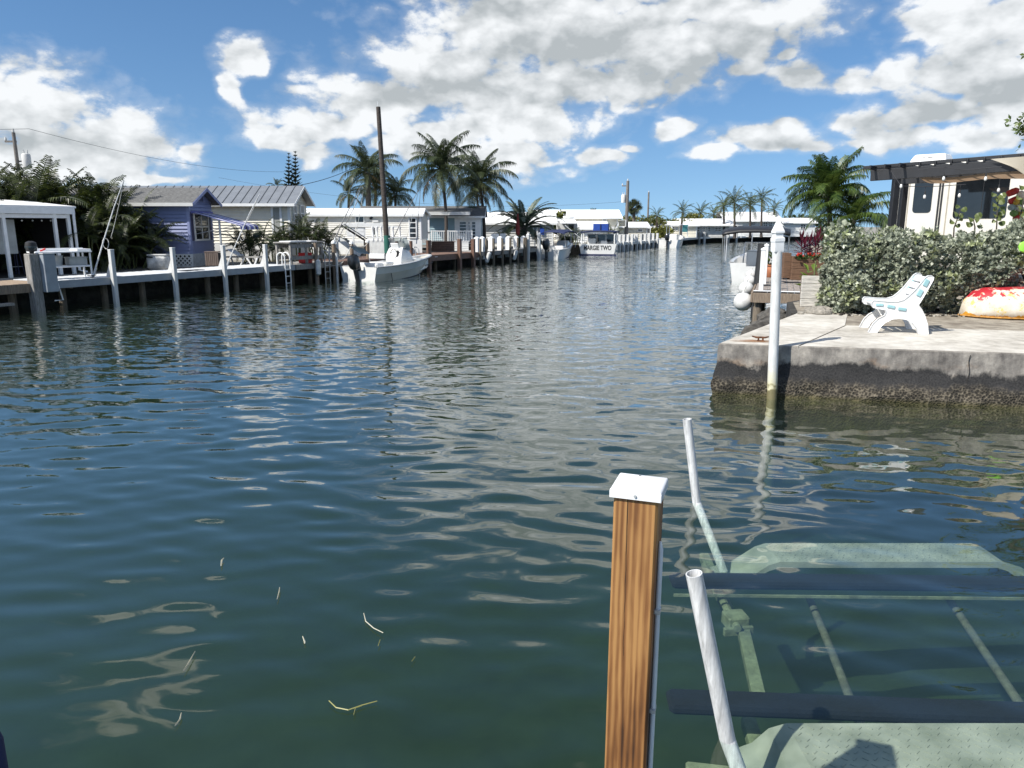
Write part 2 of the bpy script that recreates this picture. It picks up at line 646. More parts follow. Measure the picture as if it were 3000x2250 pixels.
    ab0.inputs['Density'].default_value = 0.70
    vsc = n('ShaderNodeVolumeScatter')
    vsc.inputs['Color'].default_value = (0.60, 0.78, 0.60, 1)
    vsc.inputs['Density'].default_value = 0.068
    vsc.inputs['Anisotropy'].default_value = 0.2
    ab = n('ShaderNodeAddShader')
    L(ab0.outputs[0], ab.inputs[0])
    L(vsc.outputs[0], ab.inputs[1])
    out = n('ShaderNodeOutputMaterial')
    L(mx_.outputs[0], out.inputs['Surface'])
    L(ab.outputs[0], out.inputs['Volume'])
    return m
def wave_height(x, y):
    rng = np.random.RandomState(11)
    r = np.hypot(x, y)
    h = np.zeros_like(x)
    calm = 0.34 + 0.46 * np.clip((r - 3.0) / 7.0, 0, 1)
    # sheltered by the concrete corner on the right
    calm = calm * (1 - 0.45 * np.exp(-(((x - 4.5) / 2.5) ** 2 + ((y - 7.0) / 3.5) ** 2)))
    ncomp = 70
    for i in range(ncomp):
        lam = 0.12 * (11.0 ** ((i + 0.5) / ncomp))
        th = rng.normal(0.0, 0.36) + 0.12
        ph = rng.uniform(0, 2 * np.pi)
        k = 2 * np.pi / lam
        shape = np.exp(-((np.log(lam / 0.31)) / 0.66) ** 2)
        slope = 0.023 * shape + 0.004
        a = slope / k
        # waves too short for the local mesh are left to the ripple slopes of the material
        vis = np.clip((lam / (0.0075 * r) - 2.0) / 3.0, 0, 1)
        kx, ky = k * np.sin(th), k * np.cos(th)
        h += a * vis * np.sin(kx * x + ky * y + ph + 0.9 * np.sin(0.31 * x + 0.9 * i) + 0.7 * np.sin(0.27 * y + 1.7 * i))
    return h * calm
def water_sheet():
    rr = np.exp(np.arange(math.log(0.8), math.log(190.0), 0.0068))
    rr = np.concatenate([rr, [320.0, 900.0]])
    aa = np.radians(np.linspace(-62, 62, 470))
    aa = np.concatenate([np.radians([-178, -120, -85]), aa, np.radians([85, 120, 178])])
    Rg, Ag = np.meshgrid(rr, aa, indexing='ij')
    X, Y = Rg * np.sin(Ag), Rg * np.cos(Ag)
    Z = wave_height(X, Y)
    nr, na = X.shape
    co = np.stack([X, Y, Z], -1).reshape(-1, 3)
    ii = (np.arange(nr - 1)[:, None] * na + np.arange(na - 1)[None, :]).reshape(-1)
    q = np.stack([ii, ii + 1, ii + na + 1, ii + na], 1)
    me = bpy.data.meshes.new('water')
    me.vertices.add(len(co))
    me.vertices.foreach_set('co', co.astype(np.float32).ravel())
    me.loops.add(q.size)
    me.loops.foreach_set('vertex_index', q.astype(np.int32).ravel())
    me.polygons.add(len(q))
    me.polygons.foreach_set('loop_start', np.arange(0, q.size, 4, dtype=np.int32))
    me.polygons.foreach_set('loop_total', np.full(len(q), 4, dtype=np.int32))
    me.update(calc_edges=True)
    me.shade_smooth()
    me.materials.append(water_material())
    return struct(link('water', me), 'rippled green canal water')
water_sheet()
# canal bed: silt, with shoaling towards the concrete corner on the right
bedm = mat('canal_silt', (0.15, 0.145, 0.095), 0.95, var=0.3, scale=1.6, col2=(0.06, 0.062, 0.042))
rows = []
for j in range(60):
    y_ = -15 + 0.1 * j + 200 * (j / 59.0) ** 3
    row = []
    for i in range(60):
        x_ = -120 + 240 * i / 59.0 if False else 120 * math.copysign((abs(i - 29.5) / 29.5) ** 2, i - 29.5) + 1.0
        d_ = -2.6
        sh = math.exp(-((x_ - 5) / 3.2) ** 2) * math.exp(-((y_ - 5.5) / 4.5) ** 2)
        d_ += 1.0 * sh + 0.1 * math.sin(x_ * 1.3 + 0.7 * y_) + 0.07 * math.sin(2.9 * x_ - 1.7 * y_)
        row.append((x_, y_, d_))
    rows.append(row)
struct(G().grid(rows).build('canal_bed', bedm, smooth=True), 'green silty canal bed')
# ------------------------------------------------------------------ shared materials
M_white = mat('white_paint', (0.78, 0.79, 0.78), 0.45, var=0.07, scale=3)
M_vinyl = mat('white_vinyl', (0.80, 0.81, 0.81), 0.35, var=0.05, scale=5)
M_pvc = mat('white_pvc_scuffed', (0.72, 0.73, 0.73), 0.5, var=0.24, scale=14, stretch=(3, 3, 0.35), bump=0.05)
M_roofw = mat('white_roof_coating', (0.86, 0.86, 0.85), 0.55, var=0.05, scale=0.8)
M_grey = mat('grey_composite', (0.30, 0.335, 0.37), 0.55, var=0.08, scale=4)
M_deckw = mat('pale_deck_board', (0.62, 0.64, 0.66), 0.7, var=0.12, scale=7, stretch=(1, 6, 1))
M_wood = mat('weathered_wood', (0.27, 0.21, 0.155), 0.8, var=0.25, scale=9, stretch=(6, 6, 0.6), bump=0.25)
M_woodgrey = mat('grey_weathered_wood', (0.33, 0.315, 0.295), 0.85, var=0.28, scale=8, stretch=(5, 5, 0.6), bump=0.25)
M_piling = mat('treated_piling', (0.20, 0.165, 0.125), 0.85, var=0.25, scale=8, stretch=(5, 5, 0.5), bump=0.3)
M_brown = mat('brown_composite', (0.155, 0.085, 0.058), 0.6, var=0.16, scale=5)
M_black = mat('black_paint', (0.012, 0.013, 0.016), 0.5, var=0.2, scale=6)
M_rubber = mat('black_rubber', (0.02, 0.021, 0.023), 0.65, var=0.2, scale=8)
M_alu = mat('aluminium', (0.62, 0.64, 0.66), 0.38, metal=0.85, var=0.1, scale=9)
M_alumatt = mat('dull_aluminium', (0.50, 0.52, 0.53), 0.55, metal=0.4, var=0.15, scale=9)
M_gel = mat('white_gelcoat', (0.72, 0.72, 0.70), 0.22, var=0.05, scale=2, coat=0.4)
M_gelcream = mat('cream_gelcoat', (0.56, 0.53, 0.45), 0.25, var=0.06, scale=2, coat=0.4)  # cream hull colour below the white topsides
M_navy = mat('navy_canvas', (0.018, 0.028, 0.085), 0.8, var=0.15, scale=6)
M_blue = mat('blue_canvas', (0.015, 0.07, 0.36), 0.75, var=0.15, scale=6)
M_rope = mat('white_rope', (0.6, 0.59, 0.55), 0.9, var=0.2, scale=30)
M_red = mat('red_plastic', (0.55, 0.025, 0.025), 0.45, var=0.1)
M_green = mat('green_pad', (0.02, 0.13, 0.10), 0.6, var=0.15)
M_rust = mat('rusty_iron', (0.17, 0.07, 0.03), 0.85, var=0.4, scale=20, bump=0.3)
M_wire = mat('black_wire', (0.03, 0.03, 0.035), 0.7)
def glassmat(name, col=(0.012, 0.015, 0.018), rough=0.04):
    if name in MATS:
        return MATS[name]
    m = mat(name, col, rough, var=0.25, scale=1.5, spec=0.7)
    return m
M_glass = glassmat('dark_window_glass')
M_pane = glassmat('house_window_glass', (0.03, 0.036, 0.042), 0.06)
M_tint = glassmat('tinted_acrylic', (0.05, 0.065, 0.07), 0.06)
def windshield_mat():
    m = bpy.data.materials.new('clear_windshield')
    m.use_nodes = True
    nt = m.node_tree
    nt.nodes.clear()
    t = nt.nodes.new('ShaderNodeBsdfTransparent')
    t.inputs['Color'].default_value = (0.50, 0.55, 0.55, 1)
    g = nt.nodes.new('ShaderNodeBsdfGlossy')
    g.inputs['Roughness'].default_value = 0.05
    lw = nt.nodes.new('ShaderNodeLayerWeight')
    lw.inputs['Blend'].default_value = 0.25
    mx_ = nt.nodes.new('ShaderNodeMixShader')
    o = nt.nodes.new('ShaderNodeOutputMaterial')
    nt.links.new(lw.outputs['Fresnel'], mx_.inputs[0])
    nt.links.new(t.outputs[0], mx_.inputs[1])
    nt.links.new(g.outputs[0], mx_.inputs[2])
    nt.links.new(mx_.outputs[0], o.inputs['Surface'])
    return m
M_shield = windshield_mat()

# ------------------------------------------------------------------ land
M_gravel = mat('pale_coral_gravel', (0.34, 0.32, 0.28), 0.95, var=0.3, scale=3, bump=0.5, bscale=25)
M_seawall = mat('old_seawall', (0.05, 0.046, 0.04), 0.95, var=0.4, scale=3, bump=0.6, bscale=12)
M_sand = mat('coral_sand', (0.40, 0.36, 0.29), 0.95, var=0.35, scale=4, bump=0.6, bscale=30, col2=(0.13, 0.105, 0.08))
LAND = 0.69
BEND = 86.0
U2 = Vector((math.sin(R(48)), math.cos(R(48)), 0))
def land_poly(name, pts, matl, label, wall=None):
    g = G()
    n_ = len(pts)
    g.add([(x, y, LAND) for x, y in pts], [tuple(range(n_))])
    o = struct(g.build(name, matl, fix=False), label)
    if o.data.polygons[0].normal.z < 0:
        o.data.flip_normals()
    return o
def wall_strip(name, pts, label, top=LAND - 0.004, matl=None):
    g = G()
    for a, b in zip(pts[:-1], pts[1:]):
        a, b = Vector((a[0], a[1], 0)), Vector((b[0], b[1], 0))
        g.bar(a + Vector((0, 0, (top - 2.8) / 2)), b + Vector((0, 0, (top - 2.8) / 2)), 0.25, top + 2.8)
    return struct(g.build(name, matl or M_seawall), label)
W0, W1 = quay(-60, 1.5), quay(BEND, 1.5)
W2 = W1 + U2 * 400
west = [(W0.x, W0.y), (W1.x, W1.y), (W2.x, W2.y), (300, 1500), (-1500, 1500), (-1500, W0.y)]
land_poly('ground', west, M_gravel, 'pale gravel ground behind the far quay')
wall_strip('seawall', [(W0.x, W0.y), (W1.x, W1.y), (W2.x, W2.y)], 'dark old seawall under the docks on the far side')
EB = [(3.5, 10.6), (5.36, 13.9), (6.0, 15.9), (7.9, 17.9), (9.4, 22.0), (13.2, 32.0), (23.5, 60.0), (60, 112), (330, 330)]
land_poly('ground', EB + [(900, 330), (900, -60), (17, -60), (17, 7.5)], M_sand, 'sandy ground on the near side behind the concrete')
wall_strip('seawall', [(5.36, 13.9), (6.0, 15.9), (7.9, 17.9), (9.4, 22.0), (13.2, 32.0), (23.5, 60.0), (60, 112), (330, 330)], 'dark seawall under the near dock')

# ------------------------------------------------------------------ concrete quay at the corner of the slip
def concrete_mats():
    """weathered concrete; on the seaward face algae and barnacle bands follow the tide line"""
    m = bpy.data.materials.new('tidal_concrete')
    m.use_nodes = True
    nt = m.node_tree
    L = nt.links.new
    bs = nt.nodes['Principled BSDF']
    geo = nt.nodes.new('ShaderNodeNewGeometry')
    sp = nt.nodes.new('ShaderNodeSeparateXYZ')
    L(geo.outputs['Position'], sp.inputs[0])
    def noise(scale, detail, st=(1, 1, 1)):
        mp = nt.nodes.new('ShaderNodeMapping')
        mp.inputs['Scale'].default_value = st
        L(geo.outputs['Position'], mp.inputs[0])
        n_ = nt.nodes.new('ShaderNodeTexNoise')
        n_.inputs['Scale'].default_value = scale
        n_.inputs['Detail'].default_value = detail
        n_.inputs['Roughness'].default_value = 0.65
        L(mp.outputs[0], n_.inputs['Vector'])
        return n_.outputs['Fac']
    def ma(op, a, b=None, c=None, clamp=False):
        q = nt.nodes.new('ShaderNodeMath')
        q.operation = op
        q.use_clamp = clamp
        for i, v in enumerate((a, b, c)):
            if v is None:
                continue
            if isinstance(v, (int, float)):
                q.inputs[i].default_value = v
            else:
                L(v, q.inputs[i])
        return q.outputs[0]
    def ramp(f, els):
        r_ = nt.nodes.new('ShaderNodeValToRGB')
        while len(r_.color_ramp.elements) < len(els):
            r_.color_ramp.elements.new(0.5)
        for e, (p, c) in zip(r_.color_ramp.elements, els):
            e.position = p
            e.color = (*c, 1)
        L(f, r_.inputs[0])
        return r_.outputs[0]
    def mixc(f, a, b):
        q = nt.nodes.new('ShaderNodeMix')
        q.data_type = 'RGBA'
        L(f, q.inputs[0]) if not isinstance(f, (int, float)) else None
        L(a, q.inputs[6])
        L(b, q.inputs[7])
        return q.outputs[2]
    n_big = noise(1.1, 5)
    n_mid = noise(6, 6)
    n_fine = noise(45, 6)
    base = ramp(ma('ADD', ma('MULTIPLY', n_big, 0.55), ma('MULTIPLY', n_mid, 0.45)), [(0.30, (0.22, 0.20, 0.165)), (0.44, (0.43, 0.40, 0.345)), (0.60, (0.60, 0.57, 0.505))])
    rustf = nt.nodes.new('ShaderNodeMapRange')
    L(noise(0.9, 4, (1, 1, 3.0)), rustf.inputs[0])
    rustf.inputs[1].default_value = 0.52
    rustf.inputs[2].default_value = 0.72
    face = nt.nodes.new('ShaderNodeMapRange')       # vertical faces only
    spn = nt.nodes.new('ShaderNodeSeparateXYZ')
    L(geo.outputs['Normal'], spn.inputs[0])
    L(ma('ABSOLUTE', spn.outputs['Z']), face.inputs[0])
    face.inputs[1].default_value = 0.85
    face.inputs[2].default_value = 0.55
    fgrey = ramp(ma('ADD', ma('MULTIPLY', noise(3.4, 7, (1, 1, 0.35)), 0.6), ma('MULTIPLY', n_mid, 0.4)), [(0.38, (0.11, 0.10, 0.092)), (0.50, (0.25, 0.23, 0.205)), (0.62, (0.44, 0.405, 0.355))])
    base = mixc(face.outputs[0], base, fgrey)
    rust_c = ramp(n_mid, [(0.3, (0.33, 0.17, 0.08)), (0.7, (0.42, 0.31, 0.20))])
    wsum = ma('ADD', sp.outputs['Z'], ma('MULTIPLY', ma('SUBTRACT', noise(2.4, 9, (1, 1, 0.6)), 0.5), 0.62))
    band_r = nt.nodes.new('ShaderNodeMapRange')
    band_r.interpolation_type = 'SMOOTHSTEP'
    L(wsum, band_r.inputs[0])
    band_r.inputs[1].default_value = 0.55
    band_r.inputs[2].default_value = 0.40
    c = mixc(ma('MULTIPLY', ma('MULTIPLY', rustf.outputs[0], band_r.outputs[0]), face.outputs[0], clamp=True), base, rust_c)
    # black algae band
    ad = nt.nodes.new('ShaderNodeMapRange')
    L(wsum, ad.inputs[0])
    ad.inputs[1].default_value = 0.46
    ad.inputs[2].default_value = 0.40
    algae = ramp(n_fine, [(0.35, (0.012, 0.012, 0.013)), (0.7, (0.045, 0.043, 0.042))])
    c = mixc(ma('MULTIPLY', ad.outputs[0], face.outputs[0]), c, algae)
    # barnacles and weed at the water
    bd = nt.nodes.new('ShaderNodeMapRange')
    L(ma('ADD', sp.outputs['Z'], ma('MULTIPLY', ma('SUBTRACT', noise(2.2, 6), 0.5), 0.35)), bd.inputs[0])
    bd.inputs[1].default_value = 0.25
    bd.inputs[2].default_value = 0.15
    vor = nt.nodes.new('ShaderNodeTexVoronoi')
    vor.inputs['Scale'].default_value = 34
    L(geo.outputs['Position'], vor.inputs['Vector'])
    barn = ramp(ma('ADD', ma('MULTIPLY', n_mid, 0.6), ma('MULTIPLY', vor.outputs['Distance'], 0.55)), [(0.40, (0.016, 0.014, 0.010)), (0.58, (0.05, 0.042, 0.030)), (0.78, (0.17, 0.145, 0.105))])
    c = mixc(ma('MULTIPLY', bd.outputs[0], face.outputs[0]), c, barn)
    wd = nt.nodes.new('ShaderNodeMapRange')
    L(sp.outputs['Z'], wd.inputs[0])
    wd.inputs[1].default_value = 0.06
    wd.inputs[2].default_value = -0.02
    weed = ramp(n_mid, [(0.3, (0.03, 0.03, 0.012)), (0.7, (0.11, 0.095, 0.035))])
    c = mixc(wd.outputs[0], c, weed)
    L(c, bs.inputs['Base Color'])
    bs.inputs['Roughness'].default_value = 0.9
    bp = nt.nodes.new('ShaderNodeBump')
    bp.inputs['Strength'].default_value = 0.55
    bp.inputs['Distance'].default_value = 0.02
    hsum = ma('ADD', ma('MULTIPLY', n_fine, 0.5), ma('MULTIPLY', ma('MULTIPLY', vor.outputs['Distance'], bd.outputs[0]), 1.6))
    L(hsum, bp.inputs['Height'])
    L(bp.outputs[0], bs.inputs['Normal'])
    return m
M_conc = concrete_mats()
C0 = Vector((2.86, 10.2, 0))
FD = Vector((0.975, -0.2215, 0)).normalized()       # along the slip face
BD = Vector((0.56, 0.83, 0)).normalized()           # along the canal edge of the slab
quay_e = bpy.data.objects.new('concrete_quay', None)
COL.objects.link(quay_e)
struct(quay_e, 'white sunlit concrete quay with black tide band')
def slab(poly, seedv, name='slab_panel'):
    """one cast panel: flat top with a worn edge"""
    bm = bmesh.new()
    vs = [bm.verts.new((x, y, 0.70)) for x, y in poly]
    f = bm.faces.new(vs)
    if f.normal.z < 0:
        f.normal_flip()
    ex = bmesh.ops.extrude_face_region(bm, geom=[f])
    for v in ex['geom']:
        if isinstance(v, bmesh.types.BMVert):
            v.co.z -= 0.3
    top = [e for e in bm.edges if all(abs(v.co.z - 0.70) < 1e-4 for v in e.verts)]
    bmesh.ops.bevel(bm, geom=top, offset=0.012, segments=2, affect='EDGES')
    bmesh.ops.recalc_face_normals(bm, faces=bm.faces)
    me = bpy.data.meshes.new(name)
    bm.to_mesh(me)
    bm.free()
    me.materials.append(M_conc)
    return link(name, me, quay_e)
def fp(a, b):
    p = C0 + FD * a + BD * b
    return (p.x, p.y)
slab([fp(0, 0), fp(1.05, 0.0), fp(1.17, 2.6), fp(0.9, 4.3), fp(0, 4.35)], 1)
slab([fp(1.055, 0.0), fp(6.2, 0), fp(6.2, 2.45), fp(1.175, 2.6)], 2)
slab([fp(6.205, 0.0), fp(14.5, 0), fp(14.5, 2.3), fp(6.205, 2.45)], 4)
# the rough tidal face below the cast edge
from mathutils import noise as mnoise
def tidal_face(p0, p1, nx, out, out2, at_end):
    g = G()
    rows_ = []
    nz_ = 26
    for j in range(nz_ + 1):
        z = 0.665 - 1.9 * (j / nz_) ** 1.35
        row = []
        for i in range(nx + 1):
            p = p0.lerp(p1, i / nx)
            r_ = mnoise.fractal(Vector((p.x * 3, p.y * 3, z * 4)), 0.9, 2.1, 5)
            low = min(1, max(0, (0.42 - z) / 0.3))
            d_ = 0.012 * r_ + low * (0.05 + 0.05 * r_ + 0.02 * mnoise.noise(Vector((p.x * 14, p.y * 14, z * 14))))
            ck = max(0.0, 1 - ((p - C0).length / 0.25))
            q = p + out * (d_ + 0.004) + out2 * (d_ + 0.004) * ck
            row.append((q.x, q.y, z))
        rows_.append(row)
    return g.grid(rows_).build('tidal_face', M_conc, quay_e, smooth=True)
OUTF = Vector((-FD.y, FD.x, 0)) * -1
OUTB = Vector((-BD.y, BD.x, 0))
tidal_face(C0, C0 + FD * 14.5, 260, OUTF, OUTB, 0)
tidal_face(C0 + BD * 4.4, C0, 70, OUTB, OUTF, 1)
for k in range(9):          # loose chips of coral rock along the canal edge of the slab
    p = C0 + BD * (4.2 + 0.10 * k) + FD * (0.1 + 0.07 * ((k * 5) % 7))
    g = G().sphere((0, 0, 0), 0.055 + 0.03 * ((k * 3) % 4), 8, 6, (1.2, 0.9, 0.7))
    g.v = [tuple(Vector(q) * (1 + 0.3 * mnoise.noise(Vector(q) * 14 + Vector((k, 0, 0))))) for q in g.v]
    o = g.build('rock', mat('coral_rock', (0.36, 0.33, 0.28), 0.95, var=0.3, scale=9, bump=0.5), None, loc=(p.x, p.y, 0.72))
    tag(o, 'pale chip of coral rock on the slab edge by the hedge', 'rock', 'coral chips at the slab edge')
# rip-rap in the gap between slab and dock
for k in range(14):
    rr_ = random.Random(k)
    p = Vector((5.2 + 0.11 * k * 0.9 + rr_.uniform(-.2, .2), 14.3 + 0.24 * k, 0.0))
    g = G().sphere((0, 0, 0), rr_.uniform(0.22, 0.36), 10, 7, (1.2, 1.0, 0.8))
    g.v = [tuple(Vector(q) * (1 + 0.35 * mnoise.noise(Vector(q) * 4 + Vector((k, 3, 0))))) for q in g.v]
    o = g.build('boulder', mat('wet_boulder', (0.10, 0.092, 0.08), 0.85, var=0.35, scale=6, bump=0.5), None, loc=(p.x - 0.25, p.y, rr_.uniform(-.05, .25)))
    tag(o, 'dark wet boulder at the waterline between slab and dock', 'boulder', 'boulders between slab and dock')

# cleat on the corner
cl = thing('dock_cleat', 'rusty iron mooring cleat on the concrete corner', 'cleat', (*gp(2228, 1000, 0.70), 0.70), R(-10))
G().box((0, 0, 0.008), (0.10, 0.05, 0.016), None, 0.004).build('base', M_rust, cl)
for q_ in (-0.03, 0.03):
    G().tube([(q_, 0, 0.012), (q_, 0, 0.05)], 0.012).build('stem', M_rust, cl)
G().tube([(-0.12, 0, 0.072), (-0.06, 0, 0.056), (0.06, 0, 0.056), (0.12, 0, 0.072)], [0.009, 0.014, 0.014, 0.009]).build('horn', M_rust, cl, True)
# rust bleeding from the cleat: a thin stain sheet with its own outline
def stain_mat():
    m = bpy.data.materials.new('rust_stain')
    m.use_nodes = True
    nt = m.node_tree
    bs = nt.nodes['Principled BSDF']
    tcn = nt.nodes.new('ShaderNodeTexCoord')
    nz = nt.nodes.new('ShaderNodeTexNoise')
    nz.inputs['Scale'].default_value = 5
    nz.inputs['Detail'].default_value = 6
    nt.links.new(tcn.outputs['Object'], nz.inputs[0])
    ln = nt.nodes.new('ShaderNodeVectorMath')
    ln.operation = 'LENGTH'
    mp = nt.nodes.new('ShaderNodeMapping')
    mp.inputs['Scale'].default_value = (2.4, 5.0, 0)
    nt.links.new(tcn.outputs['Object'], mp.inputs[0])
    nt.links.new(mp.outputs[0], ln.inputs[0])
    a = nt.nodes.new('ShaderNodeMath')
    a.operation = 'ADD'
    nt.links.new(ln.outputs['Value'], a.inputs[0])
    nt.links.new(nz.outputs['Fac'], a.inputs[1])
    mr = nt.nodes.new('ShaderNodeMapRange')
    nt.links.new(a.outputs[0], mr.inputs[0])
    mr.inputs[1].default_value = 1.35
    mr.inputs[2].default_value = 0.6
    mr.inputs[4].default_value = 0.8
    bs.inputs['Base Color'].default_value = (0.30, 0.13, 0.04, 1)
    bs.inputs['Roughness'].default_value = 0.9
    nt.links.new(mr.outputs[0], bs.inputs['Alpha'])
    return m
sx0, sy0 = gp(2215, 1001, 0.70)
so = G().add([(-0.5, -0.25, 0), (0.5, -0.25, 0), (0.5, 0.25, 0), (-0.5, 0.25, 0)], [(0, 1, 2, 3)]).build('rust_stain', stain_mat(), quay_e)
so.location = (sx0, sy0 + 0.03, 0.7045)
so.rotation_euler = (0, 0, R(-12))

# construction joint and cracks in the seaward face
M_joint = mat('dark_joint', (0.05, 0.045, 0.04), 0.95, var=0.3, scale=20)  # dark joint colour for thin strips laid over the face
for (a_, w_) in ((3.15, 0.010), (7.4, 0.010)):
    p_ = C0 + FD * a_ + OUTF * 0.008
    g = G()
    pr_ = [(p_ + FD * (0.012 * math.sin(9.0 * k * 0.1 + a_)) + Vector((0, 0, 0.66 - 0.045 * k))) for k in range(11)]
    g.grid([[q - FD * w_ * 0.5 + OUTF * 0.012 for q in pr_], [q + FD * w_ * 0.5 + OUTF * 0.012 for q in pr_]])
    g.build('joint', M_joint, quay_e, fix=False)
# ------------------------------------------------------------------ foreground post
def timber(name, c_dark, c_mid, c_light, ring=34.0):
    """fresh treated timber: growth rings cut lengthwise, knots of darker stain"""
    m = bpy.data.materials.new(name)
    m.use_nodes = True
    nt = m.node_tree
    L = nt.links.new
    bs = nt.nodes['Principled BSDF']
    tcn = nt.nodes.new('ShaderNodeTexCoord')
    mp = nt.nodes.new('ShaderNodeMapping')
    mp.inputs['Scale'].default_value = (1, 1, 0.055)
    mp.inputs['Location'].default_value = (0.16, 0.05, 0.0)
    L(tcn.outputs['Object'], mp.inputs[0])
    wv = nt.nodes.new('ShaderNodeTexWave')
    wv.wave_type = 'RINGS'
    wv.rings_direction = 'Z'
    wv.inputs['Scale'].default_value = ring
    wv.inputs['Distortion'].default_value = 6.0
    wv.inputs['Detail'].default_value = 3
    wv.inputs['Detail Scale'].default_value = 1.2
    L(mp.outputs[0], wv.inputs[0])
    mp2 = nt.nodes.new('ShaderNodeMapping')
    mp2.inputs['Scale'].default_value = (40, 40, 1.3)
    L(tcn.outputs['Object'], mp2.inputs[0])
    nz = nt.nodes.new('ShaderNodeTexNoise')
    nz.inputs['Scale'].default_value = 1.0
    nz.inputs['Detail'].default_value = 7
    nz.inputs['Roughness'].default_value = 0.7
    L(mp2.outputs[0], nz.inputs[0])
    mp3 = nt.nodes.new('ShaderNodeMapping')
    mp3.inputs['Scale'].default_value = (11, 11, 1.9)
    L(tcn.outputs['Object'], mp3.inputs[0])
    nb = nt.nodes.new('ShaderNodeTexNoise')
    nb.inputs['Scale'].default_value = 1.0
    nb.inputs['Detail'].default_value = 3
    L(mp3.outputs[0], nb.inputs[0])
    a = nt.nodes.new('ShaderNodeMath')
    a.operation = 'MULTIPLY_ADD'
    L(wv.outputs['Fac'], a.inputs[0])
    a.inputs[1].default_value = 0.17
    b = nt.nodes.new('ShaderNodeMath')
    b.operation = 'MULTIPLY_ADD'
    L(nz.outputs['Fac'], b.inputs[0])
    b.inputs[1].default_value = 0.46
    L(nb.outputs['Fac'], b.inputs[2])
    L(b.outputs[0], a.inputs[2])
    rg = nt.nodes.new('ShaderNodeMapRange')
    L(a.outputs[0], rg.inputs[0])
    rg.inputs[1].default_value = 0.56
    rg.inputs[2].default_value = 1.06
    cr = nt.nodes.new('ShaderNodeValToRGB')
    cr.color_ramp.elements.new(0.5)
    for e, (p, c) in zip(cr.color_ramp.elements, ((0.12, c_dark), (0.48, c_mid), (0.86, c_light))):
        e.position = p
        e.color = (*c, 1)
    L(rg.outputs[0], cr.inputs[0])
    L(cr.outputs[0], bs.inputs['Base Color'])
    bs.inputs['Roughness'].default_value = 0.6
    bp = nt.nodes.new('ShaderNodeBump')
    bp.inputs['Strength'].default_value = 0.35
    bp.inputs['Distance'].default_value = 0.004
    L(a.outputs[0], bp.inputs['Height'])
    L(bp.outputs[0], bs.inputs['Normal'])
    return m
M_timber = timber('treated_pine', (0.040, 0.015, 0.005), (0.185, 0.078, 0.024), (0.38, 0.20, 0.070), 15.0)
PX, PY = xat(1872, 2.24, 1.48), 2.24
post = thing('mooring_post', 'brown treated timber post with white pyramid cap in the foreground', 'post', (PX - 0.012, PY, -1.6), R(-19))
post.rotation_euler = (0, R(0.25), R(-19))
H_ = 1.6 + 1.505
g = G().box((0, 0, H_ / 2), (0.138, 0.138, H_), None, 0.008)
g.build('shaft', M_timber, post)
# drying check in the front face
M_crack = mat('drying_check', (0.02, 0.01, 0.005), 0.9)
g = G()
pts = [(-0.024 + 0.0035 * math.sin(3.1 * k) + 0.002 * k * 0.2, -0.0695, H_ - 0.02 - 0.05 * k) for k in range(12)]
for k in range(11):
    w_ = 0.0012 * (1 - k / 11.0) + 0.0003
    a, b = Vector(pts[k]), Vector(pts[k + 1])
    g.add([a + Vector((-w_, 0, 0)), a + Vector((w_, 0, 0)), b + Vector((w_, 0, 0)), b + Vector((-w_, 0, 0))], [(0, 1, 2, 3)])
g.build('drying_crack', M_crack, post, fix=False)
cap = G()
ww, zc = 0.080, H_ - 0.03
prof = [(ww, 0.0), (ww, 0.024), (ww * 0.95, 0.029), (0.004, 0.052)]
rows_ = []
for r_, z_ in prof:
    rows_.append([(-r_, -r_, zc + z_), (r_, -r_, zc + z_), (r_, r_, zc + z_), (-r_, r_, zc + z_), (-r_, -r_, zc + z_)])
cap.grid(rows_)
cap.add([(-ww, -ww, zc), (ww, -ww, zc), (ww, ww, zc), (-ww, ww, zc)], [(3, 2, 1, 0)])
co_ = cap.build('cap', M_vinyl, post)
bv = co_.modifiers.new('edge', 'BEVEL')
bv.width = 0.003
bv.segments = 2
bv.limit_method = 'ANGLE'
G().tube([(0.0, -ww - 0.0005, zc + 0.012), (0.0, -ww - 0.004, zc + 0.012)], 0.0045, 8).build('screw', M_alumatt, co_)
# white conduit clipped to the side face
g = G()
g.tube([(0.078, -0.015, 1.05), (0.078, -0.015, H_ - 0.62), (0.0775, -0.015, H_ - 0.33), (0.077, -0.012, H_ - 0.21), (0.074, -0.008, H_ - 0.185)], [0.0085, 0.0085, 0.0085, 0.008, 0.004], 10)
cd_ = g.build('conduit', M_vinyl, post, True)
for dz in (0.42, 0.78):
    G().box((0.0755, -0.014, H_ - dz), (0.022, 0.034, 0.014)).build('clip', M_alumatt, cd_)

# ------------------------------------------------------------------ submerged boat lift
M_plate = None
def plate_mat():
    m = bpy.data.materials.new('tread_plate')
    m.use_nodes = True
    nt = m.node_tree
    L = nt.links.new
    bs = nt.nodes['Principled BSDF']
    tcn = nt.nodes.new('ShaderNodeTexCoord')
    nz = nt.nodes.new('ShaderNodeTexNoise')
    nz.inputs['Scale'].default_value = 4
    nz.inputs['Detail'].default_value = 6
    L(tcn.outputs['Object'], nz.inputs[0])
    cr = nt.nodes.new('ShaderNodeValToRGB')
    cr.color_ramp.elements[0].position = 0.3
    cr.color_ramp.elements[0].color = (0.20, 0.21, 0.165, 1)
    cr.color_ramp.elements[1].position = 0.65
    cr.color_ramp.elements[1].color = (0.40, 0.40, 0.34, 1)
    L(nz.outputs['Fac'], cr.inputs[0])
    L(cr.outputs[0], bs.inputs['Base Color'])
    bs.inputs['Roughness'].default_value = 0.6
    return m
M_plate = plate_mat()
M_slime = mat('silted_aluminium', (0.25, 0.27, 0.17), 0.7, var=0.3, scale=9, bump=0.2)
